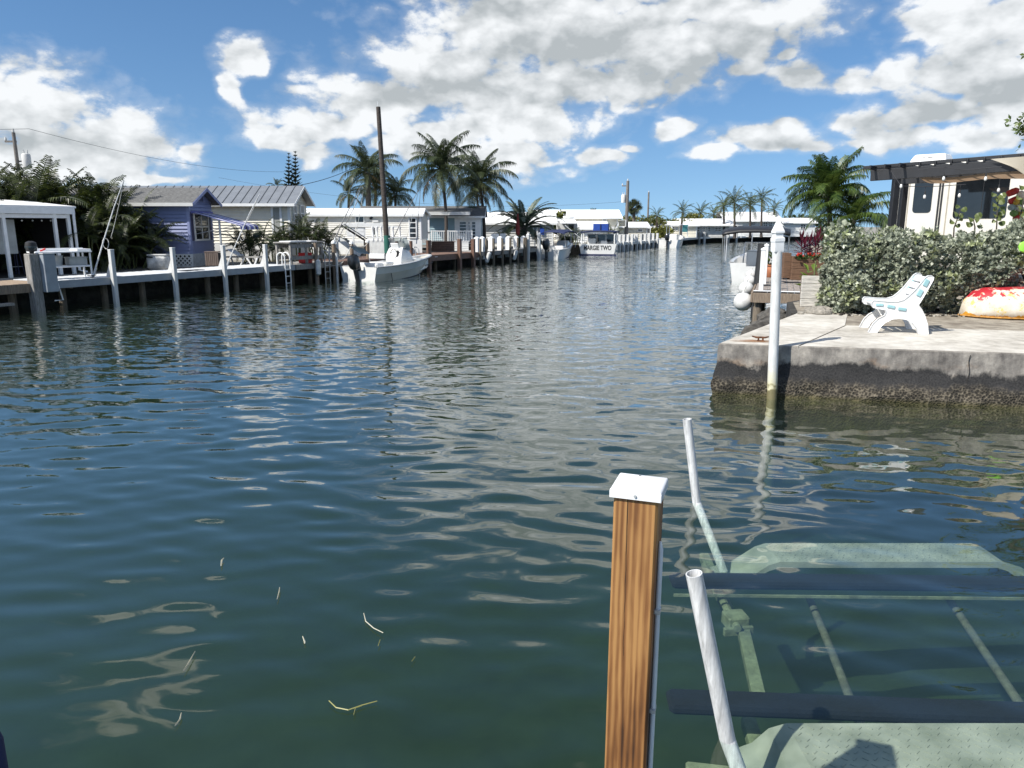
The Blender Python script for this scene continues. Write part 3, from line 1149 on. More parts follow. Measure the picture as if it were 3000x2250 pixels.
M_carpet = mat('navy_bunk_carpet', (0.004, 0.006, 0.013), 0.95, var=0.3, scale=20, bump=0.4, bscale=90)
M_hose = mat('silted_hose', (0.17, 0.165, 0.13), 0.8, var=0.25, scale=14)
lift = thing('boat_lift', 'submerged aluminium boat lift with navy carpet bunks and white guide poles', 'boat lift', (0, 0, -1.6))
LZ = 1.6
def guide(px_top, py_top, px_w, py_w, low):
    wx, wy = gp(px_w, py_w, 0.0)
    zt = zat(py_top, wy)
    xt = xat(px_top, wy, zt)
    g = G()
    n_ = 14
    axis = (Vector((xt, wy, zt)) - Vector((wx, wy, 0))).normalized()
    g.tube([(wx, wy, LZ + 0.0), (xt, wy, LZ + zt)], 0.0365, 18, caps=False)
    g.tube([(xt - axis.x * 0.06, wy, LZ + zt - axis.z * 0.06), (xt, wy, LZ + zt)], 0.031, 18, caps=False)
    M_ = axis.to_track_quat('Z', 'Y').to_matrix()
    rin, rout = [], []
    for k in range(19):
        t = 2 * PI * k / 18
        rin.append(Vector((xt, wy, LZ + zt)) + M_ @ Vector((0.031 * math.cos(t), 0.031 * math.sin(t), 0)))
        rout.append(Vector((xt, wy, LZ + zt)) + M_ @ Vector((0.0365 * math.cos(t), 0.0365 * math.sin(t), 0)))
    g.grid([rin, rout])
    o = g.build('guide_pole', M_pvc, lift, True)
    G().tube([(wx, wy, LZ), (wx + (low[0] - wx) * 0.5, wy + (low[1] - wy) * 0.5, LZ + low[2] * 0.5), (low[0], low[1], LZ + low[2])], 0.036, 14).build('lower_pipe', M_pvc, o, True)  # submerged length angled off: refraction bend built into the shape
    return o
guide(2013, 1228, 2041, 1472, (1.76, 5.72, -0.52))
guide(2033, 1680, 2131, 2165, (1.17, 2.84, -0.50))
def dz(v):
    return v + LZ
# far carrier plate with down-turned ends
def plate(x0, x1, y0, y1, z, drop, ends, name):
    g = G()
    prof = [(x0 - ends, z - drop), (x0 - ends * 0.55, z - drop * 0.72), (x0 - 0.05, z - 0.03), (x0 + 0.04, z), (x1 - 0.04, z), (x1 + 0.05, z - 0.03), (x1 + ends * 0.55, z - drop * 0.72), (x1 + ends, z - drop)]
    rows_ = [[(x, y0, dz(q)) for x, q in prof], [(x, y1, dz(q)) for x, q in prof]]
    g.grid(rows_)
    g.grid([[(x, y0, dz(q)) for x, q in prof], [(x, y0 - 0.004, dz(q) - 0.05) for x, q in prof]])
    o = g.build(name, M_plate, lift, fix=False)
    # raised tread bars
    t = G()
    nx, ny = int((x1 - x0) / 0.05), int((y1 - y0) / 0.045)
    for i in range(nx):
        for j in range(ny):
            c = Vector((x0 + 0.05 + 0.05 * i + (0.025 if j % 2 else 0), y0 + 0.03 + 0.045 * j, dz(z) + 0.0015))
            if c.x > x1 - 0.03:
                continue
            t.box(c, (0.030, 0.008, 0.005), R(40 if (i + j) % 2 else -40))
    to = t.build('tread', M_plate, lift, fix=False)
    to['kind'] = 'stuff'
    return o
plate(2.12, 3.95, 5.56, 5.92, -0.35, 0.22, 0.42, 'carrier_plate')
plate(1.38, 4.2, 2.70, 3.40, -0.22, 0.16, 0.24, 'carrier_plate')
def bunk(p, q, name='bunk'):
    g = G()
    g.bar((p[0], p[1], dz(p[2])), (q[0], q[1], dz(q[2])), 0.17, 0.06, 0.018)
    return g.build(name, M_carpet, lift)
b1 = bunk((1.20, 5.20, -0.33), (4.9, 5.12, -0.33))
G().bar((1.2, 5.075, dz(-0.385)), (4.9, 4.995, dz(-0.385)), 0.012, 0.02).build('carpet_edge', M_slime, b1)
b2 = bunk((0.88, 3.74, -0.33), (4.4, 3.52, -0.33))
# longitudinal beam, stub beam, hoses, brackets
G().bar((1.70, 5.05, dz(-0.56)), (1.50, 3.95, dz(-0.56)), 0.085, 0.07, 0.008).build('beam', M_slime, lift)
G().bar((0.88, 3.27, dz(-0.42)), (1.55, 3.16, dz(-0.42)), 0.11, 0.08, 0.008).build('beam', M_slime, lift)
G().bar((1.40, 3.9, dz(-0.58)), (1.28, 2.5, dz(-0.58)), 0.085, 0.07, 0.008).build('beam', M_slime, lift)
G().bar((1.72, 6.2, dz(-0.6)), (1.66, 5.1, dz(-0.62)), 0.085, 0.07, 0.008).build('beam', M_slime, lift)
G().bar((4.0, 5.75, dz(-0.56)), (5.5, 5.2, dz(-0.6)), 0.12, 0.08, 0.008).build('beam', M_slime, lift)
G().bar((0.9, 3.02, dz(-0.62)), (1.7, 2.9, dz(-0.62)), 0.10, 0.07, 0.008).build('beam', M_slime, lift)
for (xa, ya, xb, yb) in ((2.33, 5.35, 2.06, 3.95), (3.42, 5.35, 3.08, 3.95)):
    G().tube([(xa, ya, dz(-0.56)), (xa * 0.5 + xb * 0.5 + 0.015, ya * 0.5 + yb * 0.5, dz(-0.58)), (xb, yb, dz(-0.56)), (xb - 0.2, yb - 1.2, dz(-0.6))], 0.028, 10).build('hose', M_hose, lift, True)
G().box((1.62, 4.92, dz(-0.50)), (0.16, 0.14, 0.10), R(8), 0.01).box((1.62, 4.84, dz(-0.54)), (0.22, 0.03, 0.06), R(8), 0.004).build('bracket', M_slime, lift)
G().box((1.40, 3.36, dz(-0.50)), (0.16, 0.14, 0.10), R(8), 0.01).build('bracket', M_slime, lift)
G().box((1.68, 5.5, dz(-0.50)), (0.14, 0.12, 0.12), R(8), 0.01).build('bracket', M_slime, lift)
G().tube([(1.62, 5.8, dz(-0.5)), (1.60, 4.8, dz(-0.5))], 0.03, 8).build('stay', M_slime, lift, True)

# ------------------------------------------------------------------ drift on the water
M_weed = leafmat('sea_grass', (0.19, 0.19, 0.05), (0.36, 0.35, 0.13), thru=0.2)
M_weedw = leafmat('bleached_sea_grass', (0.30, 0.285, 0.19), (0.52, 0.50, 0.40), thru=0.2)
def blade(pts, w, m, label, grp=None):
    g = G()
    P = []
    for px, py in pts:
        x, y = gp(px, py, 0.012)
        P.append(Vector((x, y, 0.016)))
    c = P[0].copy()
    ra, rb, rc = [], [], []
    for i, p in enumerate(P):
        d = (P[min(i + 1, len(P) - 1)] - P[max(i - 1, 0)]).normalized()
        sd_ = Vector((-d.y, d.x, 0))
        k = w * (0.35 + 0.65 * math.sin(PI * (0.15 + 0.7 * i / max(1, len(P) - 1))))
        ra.append(p - sd_ * k - c)
        rb.append(p + Vector((0, 0, 0.003)) - c)
        rc.append(p + sd_ * k - c)
    g.grid([ra, rb, rc])
    o = g.build('seagrass_blade', m, None, fix=False)
    o.location = c
    return tag(o, label, 'seagrass', grp)
blade([(964, 2055), (985, 2075), (1020, 2082), (1060, 2068), (1105, 2056)], 0.004, M_weed, 'longest curved green blade of seagrass floating at lower centre')
blade([(1036, 2098), (1042, 2076), (1060, 2070)], 0.003, M_weed, 'short green side blade against the longest floating seagrass blade')
blade([(1066, 1798), (1072, 1822), (1095, 1842), (1123, 1856)], 0.004, M_weedw, 'pale bent seagrass blade floating above a yellow leaf scrap')
blade([(1108, 1895), (1114, 1876)], 0.004, M_weed, 'yellow scrap of seagrass just below the pale bent blade')
blade([(536, 1970), (555, 1940), (572, 1910)], 0.004, M_weedw, 'straight white seagrass blade floating at lower left')
blade([(887, 1866), (893, 1882), (893, 1888)], 0.005, M_weedw, 'small white forked scrap of seagrass floating in mid canal')
blade([(648, 1660), (650, 1642), (656, 1636)], 0.006, M_weedw, 'small white leaf scrap floating farthest from the camera')
blade([(812, 1758), (818, 1735), (820, 1722)], 0.004, M_weedw, 'thin pale seagrass scrap floating between two smaller white scraps')
blade([(1206, 1940), (1216, 1926)], 0.004, M_weed, 'tiny tan seagrass scrap floating nearest the timber post')
blade([(512, 2130), (528, 2108), (532, 2090)], 0.004, M_weedw, 'faint curved seagrass blade near the lower edge')

# ------------------------------------------------------------------ corner of a moored dinghy at the edge of the picture
dg = thing('fender', 'navy fender tip at the lower left picture corner', 'fender', (xat(-16, 2.15, 0.62), 2.15, 0.62), 0)
G().tube([(0, 0, -0.25), (0, 0, -0.23), (0, 0, 0.02), (0, 0, 0.06), (0, 0, 0.075)], [0.02, 0.028, 0.028, 0.018, 0.008], 14).build('body', M_navy, dg, True)
G().lathe([(0.012, 0.07), (0.012, 0.10), (0.006, 0.104)], 10).build('eye', M_vinyl, dg, True)

# ------------------------------------------------------------------ white pile with pointed cap, in front of the quay
bx, by = xat(2273, 9.86, 0.0), 9.86
wp = thing('white_pile', 'tall round white pile with pointed cap against the concrete corner', 'pile', (bx, by, -1.5))
wp.rotation_euler = (0, R(-2.1), 0)
g = G().lathe([(0.066, 0), (0.066, 1.5), (0.064, 2.4), (0.063, 3.47)], 20)
def pile_mat():
    m = mat('white_pile_plastic', (0.72, 0.73, 0.72), 0.5, var=0.14, scale=9, stretch=(2, 2, 0.4), bump=0.08)
    nt = m.node_tree
    bs = nt.nodes['Principled BSDF']
    src = bs.inputs['Base Color'].links[0].from_socket
    geo = nt.nodes.new('ShaderNodeNewGeometry')
    sp = nt.nodes.new('ShaderNodeSeparateXYZ')
    nt.links.new(geo.outputs['Position'], sp.inputs[0])
    nz = nt.nodes.new('ShaderNodeTexNoise')
    nz.inputs['Scale'].default_value = 18
    nt.links.new(geo.outputs['Position'], nz.inputs['Vector'])
    ad = nt.nodes.new('ShaderNodeMath')
    ad.operation = 'MULTIPLY_ADD'
    nt.links.new(nz.outputs['Fac'], ad.inputs[0])
    ad.inputs[1].default_value = -0.28
    nt.links.new(sp.outputs['Z'], ad.inputs[2])
    for lo, hi, c in ((0.30, 0.0, (0.60, 0.55, 0.30)), (0.06, -0.02, (0.13, 0.11, 0.05))):
        mr = nt.nodes.new('ShaderNodeMapRange')
        nt.links.new(ad.outputs[0], mr.inputs[0])
        mr.inputs[1].default_value = lo
        mr.inputs[2].default_value = hi
        mr.inputs[4].default_value = 0.9
        q = nt.nodes.new('ShaderNodeMix')
        q.data_type = 'RGBA'
        nt.links.new(mr.outputs[0], q.inputs[0])
        nt.links.new(src, q.inputs[6])
        q.inputs[7].default_value = (*c, 1)
        src = q.outputs[2]
    nt.links.new(src, bs.inputs['Base Color'])
    return m
M_pile = pile_mat()
g.build('shaft', M_pile, wp, True)
wc = G()
prof = [(0.058, 3.46), (0.061, 3.48), (0.061, 3.58), (0.066, 3.60), (0.066, 3.64), (0.050, 3.655), (0.050, 3.69), (0.062, 3.705), (0.062, 3.725), (0.010, 3.88)]
rows_ = []
for r_, z_ in prof:
    rows_.append([(-r_, -r_, z_), (r_, -r_, z_), (r_, r_, z_), (-r_, r_, z_), (-r_, -r_, z_)])
wc.grid(rows_).add([(-.01, -.01, 3.88), (.01, -.01, 3.88), (.01, .01, 3.88), (-.01, .01, 3.88)], [(0, 1, 2, 3)])
wco = wc.build('cap', M_vinyl, wp)
wco.rotation_euler = (0, 0, R(8))

# ------------------------------------------------------------------ plastic lounge chair
M_chair = mat('white_moulded_plastic', (0.76, 0.76, 0.75), 0.4, var=0.13, scale=7)
M_teal = mat('pale_teal_strap', (0.30, 0.52, 0.55), 0.5, var=0.1)
chx, chy = gp(2543, 975, 0.70)
chair = thing('pool_chair', 'white moulded plastic low chair with pale teal slots on the quay', 'chair', (chx, chy, 0.702), R(-13))
K_ = 0.00191
def cp(x, y):
    return ((x - 165) * K_, (1690 - y) * K_)
outer = [cp(*p) for p in ((165, 1690), (178, 1655), (200, 1612), (235, 1575), (283, 1548), (290, 1528), (284, 1508), (225, 1500), (186, 1493), (171, 1476), (171, 1448), (186, 1432),
                          (300, 1440), (372, 1440), (420, 1424), (455, 1395), (500, 1345), (545, 1282), (570, 1245), (592, 1232), (618, 1232), (636, 1246), (634, 1268), (600, 1345), (562, 1425), (543, 1462),
                          (572, 1495), (602, 1545), (630, 1610), (646, 1690), (560, 1690), (540, 1640), (505, 1602), (455, 1580), (400, 1574), (345, 1582), (298, 1608), (262, 1645), (240, 1690))]
def chair_side(y0, sgn):
    bm = bmesh.new()
    vs = [bm.verts.new((a, y0, z)) for a, z in outer]
    f = bm.faces.new(vs)
    ex = bmesh.ops.extrude_face_region(bm, geom=[f])
    for v in ex['geom']:
        if isinstance(v, bmesh.types.BMVert):
            v.co.y += 0.055
    bmesh.ops.recalc_face_normals(bm, faces=bm.faces)
    # inset the faces so the moulded rim stands proud
    caps_ = [q for q in bm.faces if len(q.verts) > 10]
    bmesh.ops.inset_region(bm, faces=[caps_[0]], thickness=0.018, depth=-0.014)
    caps2 = [q for q in bm.faces if len(q.verts) > 10]
    caps2.sort(key=lambda q: q.calc_center_median().y)
    bmesh.ops.triangulate(bm, faces=caps2)
    me = bpy.data.meshes.new('side_panel')
    bm.to_mesh(me)
    bm.free()
    me.materials.append(M_chair)
    o = link('side_panel', me, chair)
    b_ = o.modifiers.new('edge', 'BEVEL')
    b_.width = 0.006
    b_.segments = 2
    b_.limit_method = 'ANGLE'
    b_.angle_limit = R(50)
    return o
for y0 in (0.0, 0.60):
    so_ = chair_side(y0, 1)
    for (xa, ya, w_, h_, an) in ((236, 1468, 58, 18, 0), (328, 1480, 60, 22, -8), (417, 1497, 62, 22, -6), (580, 1290, 34, 52, -24), (540, 1368, 34, 52, -24)):
        a, z = cp(xa, ya)
        q = Quaternion((0, 1, 0), R(-an))
        G().box((a, y0 + 0.0275, z), (w_ * K_, 0.062, h_ * K_), q, 0.004).build('slot', M_teal, so_)
seat = [(cp(225, 1468)), (cp(300, 1475)), (cp(375, 1482)), (cp(440, 1490))]
for k, (a, z) in enumerate(seat):
    G().box((a, 0.3275, z - 0.005), (0.105, 0.55, 0.028), None, 0.008).build('seat_slat', M_chair, chair)
for k in range(4):
    t = k / 3.0
    a, z = cp(500 + 82 * t, 1430 - 160 * t)
    q = Quaternion((0, 1, 0), R(-62))
    G().box((a, 0.3275, z), (0.10, 0.55, 0.026), q, 0.008).build('back_slat', M_chair, chair)

chair.scale = (0.92, 1, 1)
# ------------------------------------------------------------------ overturned dinghy with flaking paint
def flaky():
    m = bpy.data.materials.new('flaking_paint')
    m.use_nodes = True
    nt = m.node_tree
    L = nt.links.new
    bs = nt.nodes['Principled BSDF']
    tcn = nt.nodes.new('ShaderNodeTexCoord')
    sp = nt.nodes.new('ShaderNodeSeparateXYZ')
    L(tcn.outputs['Object'], sp.inputs[0])
    def noise(s, d, off):
        mp = nt.nodes.new('ShaderNodeMapping')
        mp.inputs['Location'].default_value = off
        L(tcn.outputs['Object'], mp.inputs[0])
        q = nt.nodes.new('ShaderNodeTexNoise')
        q.inputs['Scale'].default_value = s
        q.inputs['Detail'].default_value = d
        q.inputs['Roughness'].default_value = 0.68
        L(mp.outputs[0], q.inputs[0])
        return q.outputs['Fac']
    def mixc(f, a, b):
        q = nt.nodes.new('ShaderNodeMix')
        q.data_type = 'RGBA'
        L(f, q.inputs[0])
        for s, v in ((6, a), (7, b)):
            if isinstance(v, tuple):
                q.inputs[s].default_value = (*v, 1)
            else:
                L(v, q.inputs[s])
        return q.outputs[2]
    def rng(v, lo, hi):
        q = nt.nodes.new('ShaderNodeMapRange')
        L(v, q.inputs[0])
        q.inputs[1].default_value = lo
        q.inputs[2].default_value = hi
        return q.outputs[0]
    c = mixc(rng(noise(7, 6, (0, 0, 0)), 0.35, 0.7), (0.60, 0.52, 0.40), (0.76, 0.72, 0.62))
    c = mixc(rng(noise(14, 6, (3, 0, 0)), 0.60, 0.68), c, (0.42, 0.16, 0.08))
    c = mixc(rng(noise(5.5, 7, (0, 5, 0)), 0.58, 0.62), c, (0.70, 0.52, 0.16))
    a = nt.nodes.new('ShaderNodeMath')
    a.operation = 'MULTIPLY_ADD'
    L(sp.outputs['Z'], a.inputs[0])
    a.inputs[1].default_value = 0.85
    L(noise(3.6, 6, (1, 1, 7)), a.inputs[2])
    c = mixc(rng(a.outputs[0], 0.82, 0.87), c, (0.40, 0.018, 0.028))
    b = nt.nodes.new('ShaderNodeMath')
    b.operation = 'MULTIPLY_ADD'
    L(sp.outputs['Z'], b.inputs[0])
    b.inputs[1].default_value = -3.0
    L(noise(6, 5, (2, 0, 4)), b.inputs[2])
    c = mixc(rng(b.outputs[0], 0.40, 0.46), c, (0.62, 0.30, 0.03))
    L(c, bs.inputs['Base Color'])
    bs.inputs['Roughness'].default_value = 0.6
    return m
dnx, dny = gp(2840, 932, 0.70)
din = thing('dinghy', 'overturned dinghy with flaking red, cream and yellow paint', 'dinghy', (dnx, dny, 0.72), R(-4))
rows_ = []
for i in range(26):
    t = i / 25.0
    x = 3.2 * t
    b_ = 0.62 * min(1.0, (1 - (1 - min(1, t / 0.45)) ** 2)) ** 0.55 * (1 - 0.15 * max(0, t - 0.7))
    b_ = max(b_, 0.03)
    hgt = 0.50 * (1 - (1 - min(1, t / 0.16)) ** 2.6) ** 0.8
    hgt = max(hgt, 0.02)
    row = []
    for k in range(21):
        a = PI * k / 20
        cx, sx = math.cos(a), math.sin(a)
        row.append((x + 0.10 * (1 - sx) * 0, 0.35 + b_ * math.copysign(abs(cx) ** 0.7, cx), hgt * abs(sx) ** 0.62))
    rows_.append(row)
do_ = G().grid(rows_).build('hull', flaky(), din, True, fix=False)
sm = do_.modifiers.new('shell', 'SOLIDIFY')
sm.thickness = 0.012
g = G()
g.tube([r_[20] for r_ in rows_], 0.014, 8)
g.tube([r_[0] for r_ in rows_], 0.014, 8)
g.build('gunwale', mat('orange_rub_rail', (0.55, 0.26, 0.04), 0.6, var=0.3, scale=12), din, True)
# ------------------------------------------------------------------ plants
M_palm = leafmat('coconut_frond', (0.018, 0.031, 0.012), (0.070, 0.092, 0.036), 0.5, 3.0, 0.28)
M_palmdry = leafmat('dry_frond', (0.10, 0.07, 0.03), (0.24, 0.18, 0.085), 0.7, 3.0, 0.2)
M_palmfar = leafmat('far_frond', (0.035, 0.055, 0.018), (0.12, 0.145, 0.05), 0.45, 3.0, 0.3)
M_palmgreen = leafmat('green_frond', (0.020, 0.048, 0.010), (0.095, 0.145, 0.030), 0.4, 3.0, 0.32)
M_areca = leafmat('areca_frond', (0.009, 0.016, 0.005), (0.045, 0.062, 0.012), 0.45, 2.0, 0.3)
M_trunk = mat('palm_trunk', (0.155, 0.135, 0.115), 0.9, var=0.3, scale=6, stretch=(1, 1, 6), bump=0.5, bscale=14)
M_trunkd = mat('dark_palm_trunk', (0.085, 0.07, 0.06), 0.9, var=0.3, scale=6, stretch=(1, 1, 6), bump=0.5, bscale=14)
M_bark = mat('bark', (0.10, 0.085, 0.07), 0.95, var=0.3, scale=8, stretch=(2, 2, 0.5), bump=0.5)
M_stemg = mat('green_stem', (0.14, 0.17, 0.06), 0.6, var=0.3, scale=5, stretch=(1, 1, 6))
def frond_mesh(name, matl, e0, droop, nl=30, wide=0.20, hang=0.5, seed=1, tip=0.75, ragged=0.0, vee=0.35, lw=1.0):
    """pinnate frond of unit length growing along +x from the origin"""
    rr_ = random.Random(seed)
    g = G()
    n_ = 16
    pts = [Vector((0, 0, 0))]
    a = e0
    side = rr_.uniform(-.12, .12)
    yaw = 0.0
    for i in range(n_):
        t = (i + 1) / n_
        a = e0 - droop * t ** 1.5
        yaw += side / n_
        pts.append(pts[-1] + Vector((math.cos(a) * math.cos(yaw), math.cos(a) * math.sin(yaw), math.sin(a))) / n_)
    g.tube(pts, [0.014 * (1 - 0.85 * i / n_) for i in range(n_ + 1)], 4, caps=False)
    for k in range(nl):
        t = 0.10 + 0.90 * (k + 0.5) / nl
        f = t * n_
        i = min(n_ - 1, int(f))
        p = pts[i].lerp(pts[i + 1], f - i)
        d = (pts[i + 1] - pts[i]).normalized()
        s = Vector((-d.y, d.x, 0))
        s.normalize()
        u = d.cross(s) * -1
        if u.z < 0:
            u = -u
        prof_ = math.sin(PI * (0.12 + 0.84 * t) ** 0.9) ** 0.7 if t < 0.97 else 0.35
        for sg in (-1, 1):
            if rr_.random() < ragged:
                continue
            L_ = wide * max(0.25, prof_) * rr_.uniform(0.82, 1.12)
            fw = tip * (0.55 + 0.5 * t)
            dr = (s * sg + d * fw + u * vee * (1 - t)).normalized()
            w = (0.011 + 0.004 * prof_) * lw
            h1 = hang * rr_.uniform(0.7, 1.3)
            q1 = p + dr * L_ * 0.5 + Vector((0, 0, -0.10 * h1 * L_))
            q2 = p + dr * L_ * (1 - 0.18 * h1) + Vector((0, 0, -0.62 * h1 * L_))
            wd = d * w
            g.add([p - wd * 0.7, p + wd * 0.7, q1 + wd, q1 - wd, q2], [(0, 1, 2, 3), (3, 2, 4)])
    me = g.mesh(name, fix=False)
    me.materials.append(matl)
    return me
def frond_set(prefix, matl, wide=0.2, hang=0.5, nl=30, ragged=0.0, seed=0, vee=0.35, droops=None, lw=1.0):
    spec = droops or ((R(78), 0.75), (R(60), 1.05), (R(42), 1.25), (R(22), 1.35), (R(2), 1.25), (R(-28), 0.95))
    return [frond_mesh('frond', matl, e, dr, nl, wide, hang, seed + i, ragged=ragged, vee=vee, lw=lw) for i, (e, dr) in enumerate(spec)]
FS_coco = frond_set('coco', M_palm, 0.27, 1.2, 48, 0.05, 10, lw=0.62, droops=((R(80), 0.9), (R(62), 1.25), (R(44), 1.5), (R(22), 1.6), (R(0), 1.4), (R(-30), 1.0)))
FS_cocodry = frond_set('dry', M_palmdry, 0.16, 1.2, 24, 0.25, 20)
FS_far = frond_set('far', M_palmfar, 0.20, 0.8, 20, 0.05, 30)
FS_green = frond_set('green', M_palmgreen, 0.33, 1.0, 60, 0.0, 40, lw=0.6, vee=0.55, droops=((R(84), 0.6), (R(66), 1.3), (R(48), 1.7), (R(30), 1.8), (R(10), 1.6), (R(-18), 1.2)))
FS_areca = frond_set('areca', M_areca, 0.24, 0.6, 26, 0.03, 50, vee=0.5)
M_date = leafmat('date_frond', (0.035, 0.055, 0.035), (0.12, 0.15, 0.10), 0.45, 3.0, 0.25)
FS_date = frond_set('date', M_date, 0.16, 0.35, 36, 0.0, 60, vee=0.7, droops=((R(76), 0.9), (R(58), 1.2), (R(40), 1.35), (R(22), 1.3), (R(6), 1.0), (R(-30), 0.7)))
def palm(name, label, base, top, flen, n, fs, trunk_r=(0.16, 0.10), seed=0, matt=None, group=None, dry=2, lo=0.0, hi=1.0, bow=(0, 0), boot=None, cat='palm tree', wind=0.0):
    """base, top: foot and crown centre of the trunk; flen: frond length"""
    rr_ = random.Random(seed * 7 + 3)
    base, top = Vector(base), Vector(top)
    t_ = thing(name, label, cat, base, 0, group)
    g = G()
    d = top - base
    pts = []
    for i in range(11):
        t = i / 10.0
        b = math.sin(PI * t)
        pts.append(d * t + Vector((bow[0] * b, bow[1] * b, 0)))
    rads = [trunk_r[0] + (trunk_r[1] - trunk_r[0]) * (t / 10.0) ** 0.6 for t in range(11)]
    rads[0] *= 1.35
    g.tube(pts, rads, 10)
    g.build('trunk', matt or M_trunkd, t_, True)
    if boot:
        G().lathe([(trunk_r[1] * 1.0, -0.5 * boot), (trunk_r[1] * 1.7, -0.2 * boot), (trunk_r[1] * 1.5, 0.1 * boot), (trunk_r[1] * 0.5, 0.35 * boot)], 10).build('crownshaft', M_trunk, t_, True, loc=d)
    ga = 2.39996
    for k in range(n):
        u_ = (k + 0.5) / n
        lev = lo + (hi - lo) * u_
        i = min(len(fs) - 1, int(lev * len(fs)))
        az_ = ga * k + rr_.uniform(-.25, .25)
        o = link('frond', fs[i], t_)
        s = flen * rr_.uniform(0.85, 1.1) * (0.82 if u_ < 0.15 else 1.0)
        o.scale = (s, s, s)
        o.rotation_euler = (rr_.uniform(-.25, .25), rr_.uniform(-.14, .14), az_)
        if wind:
            az_ += wind * math.sin(az_)
            o.rotation_euler[2] = az_
        o.location = d + Vector((math.cos(az_), math.sin(az_), 0)) * trunk_r[1] * 0.7 + Vector((0, 0, 0.18 * trunk_r[1] * (1 - u_) * 8 - 0.02 * flen))
    for k in range(dry):
        o = link('dead_frond', FS_cocodry[4 + k % 2], t_)
        s = flen * rr_.uniform(0.7, 0.9)
        o.scale = (s, s, s)
        az_ = rr_.uniform(0, 6.28)
        o.rotation_euler = (0, rr_.uniform(0.3, 0.6), az_)
        o.location = d - Vector((0, 0, 0.04 * flen))
    return t_
def clump_palm(label, base, h, n, seed, spread=0.5, fs=None, name='areca_palm', group=None, stems=6, flen=1.0, cat='palm', elev=(0, 1.0)):
    rr_ = random.Random(seed)
    t_ = thing(name, label, cat, base, rr_.uniform(0, 6), group)
    fs = fs or FS_areca
    per = max(1, n // stems)
    for s_ in range(stems):
        a = 2.4 * s_ + rr_.uniform(-.3, .3)
        r_ = spread * math.sqrt((s_ + 0.3) / stems)
        hh = h * rr_.uniform(0.30, 0.62)
        foot = Vector((math.cos(a) * r_ * 0.6, math.sin(a) * r_ * 0.6, 0))
        top = foot + Vector((math.cos(a) * r_ * 0.8, math.sin(a) * r_ * 0.8, hh))
        G().tube([foot, foot.lerp(top, 0.5) + Vector((0, 0, 0.02)), top], [0.035, 0.03, 0.024], 6).build('stem', M_stemg, t_, True)
        for k in range(per):
            u_ = (k + 0.5) / per
            lev = elev[0] + (elev[1] - elev[0]) * u_
            i = min(4, int(lev * 5))
            o = link('frond', fs[i], t_)
            sc_ = h * 0.62 * flen * rr_.uniform(0.8, 1.15)
            o.scale = (sc_, sc_, sc_)
            o.rotation_euler = (rr_.uniform(-.3, .3), rr_.uniform(-.15, .15), 2.39996 * k + a + rr_.uniform(-.4, .4))
            o.location = top
    return t_
def leaf_cloud(g, pts, size, rr_, aspect=0.45, rosette=6, up=0.5):
    for p in pts:
        d = Vector((rr_.gauss(0, 1), rr_.gauss(0, 1), rr_.gauss(0, 1) + up)).normalized()
        a = d.orthogonal().normalized()
        b = d.cross(a)
        for k in range(rosette):
            t = 2 * PI * k / rosette + rr_.uniform(-.4, .4)
            o = (a * math.cos(t) + b * math.sin(t)) * rr_.uniform(0.7, 1.0) + d * rr_.uniform(0.2, 0.9)
            o.normalize()
            s = o.cross(d)
            if s.length < 1e-3:
                continue
            s.normalize()
            L_ = size * rr_.uniform(0.7, 1.25)
            w = L_ * aspect * 0.5
            m = p + o * L_ * 0.5
            g.add([p, m + s * w, p + o * L_, m - s * w], [(0, 1, 2, 3)])
    return g
def shell_points(n, c, rad, rr_, fill=0.35, lumps=7):
    """points near the surface of a lumpy ellipsoid"""
    ls = [(Vector((rr_.uniform(-.6, .6) * rad[0], rr_.uniform(-.6, .6) * rad[1], rr_.uniform(-.5, .6) * rad[2])), rr_.uniform(0.38, 0.62)) for _ in range(lumps)]
    out = []
    for k in range(n):
        l, s = ls[k % lumps]
        d = Vector((rr_.gauss(0, 1), rr_.gauss(0, 1), rr_.gauss(0, 1))).normalized()
        r_ = (1 - fill * rr_.random() ** 2) * s
        out.append(Vector(c) + l + Vector((d.x * rad[0], d.y * rad[1], d.z * rad[2])) * r_)
    return out
def bush(name, label, base, rad, matl, n=500, size=0.12, seed=0, group=None, cat='bush', trunk=0.0, aspect=0.45, ros=6, lumps=7):
    rr_ = random.Random(seed)
    t_ = thing(name, label, cat, base, 0, group)
    c = Vector((0, 0, trunk + rad[2] * 0.9))
    g = G()
    leaf_cloud(g, shell_points(n, c, rad, rr_, 0.5, lumps), size, rr_, aspect, ros)
    g.build('crown', matl, t_, fix=False)
    g = G()
    for k in range(4):
        a = k * 1.7
        tip = c + Vector((math.cos(a) * rad[0] * 0.5, math.sin(a) * rad[1] * 0.5, rad[2] * 0.2))
        g2 = G().tube([(0.03 * math.cos(a), 0.03 * math.sin(a), -0.05), (0.05 * math.cos(a), 0.05 * math.sin(a), max(0.1, trunk)), tip], [0.05 * rad[2] + 0.02, 0.04 * rad[2] + 0.015, 0.01], 6)
        g2.build('trunk' if k == 0 else 'limb', M_bark, t_, True)
    return t_
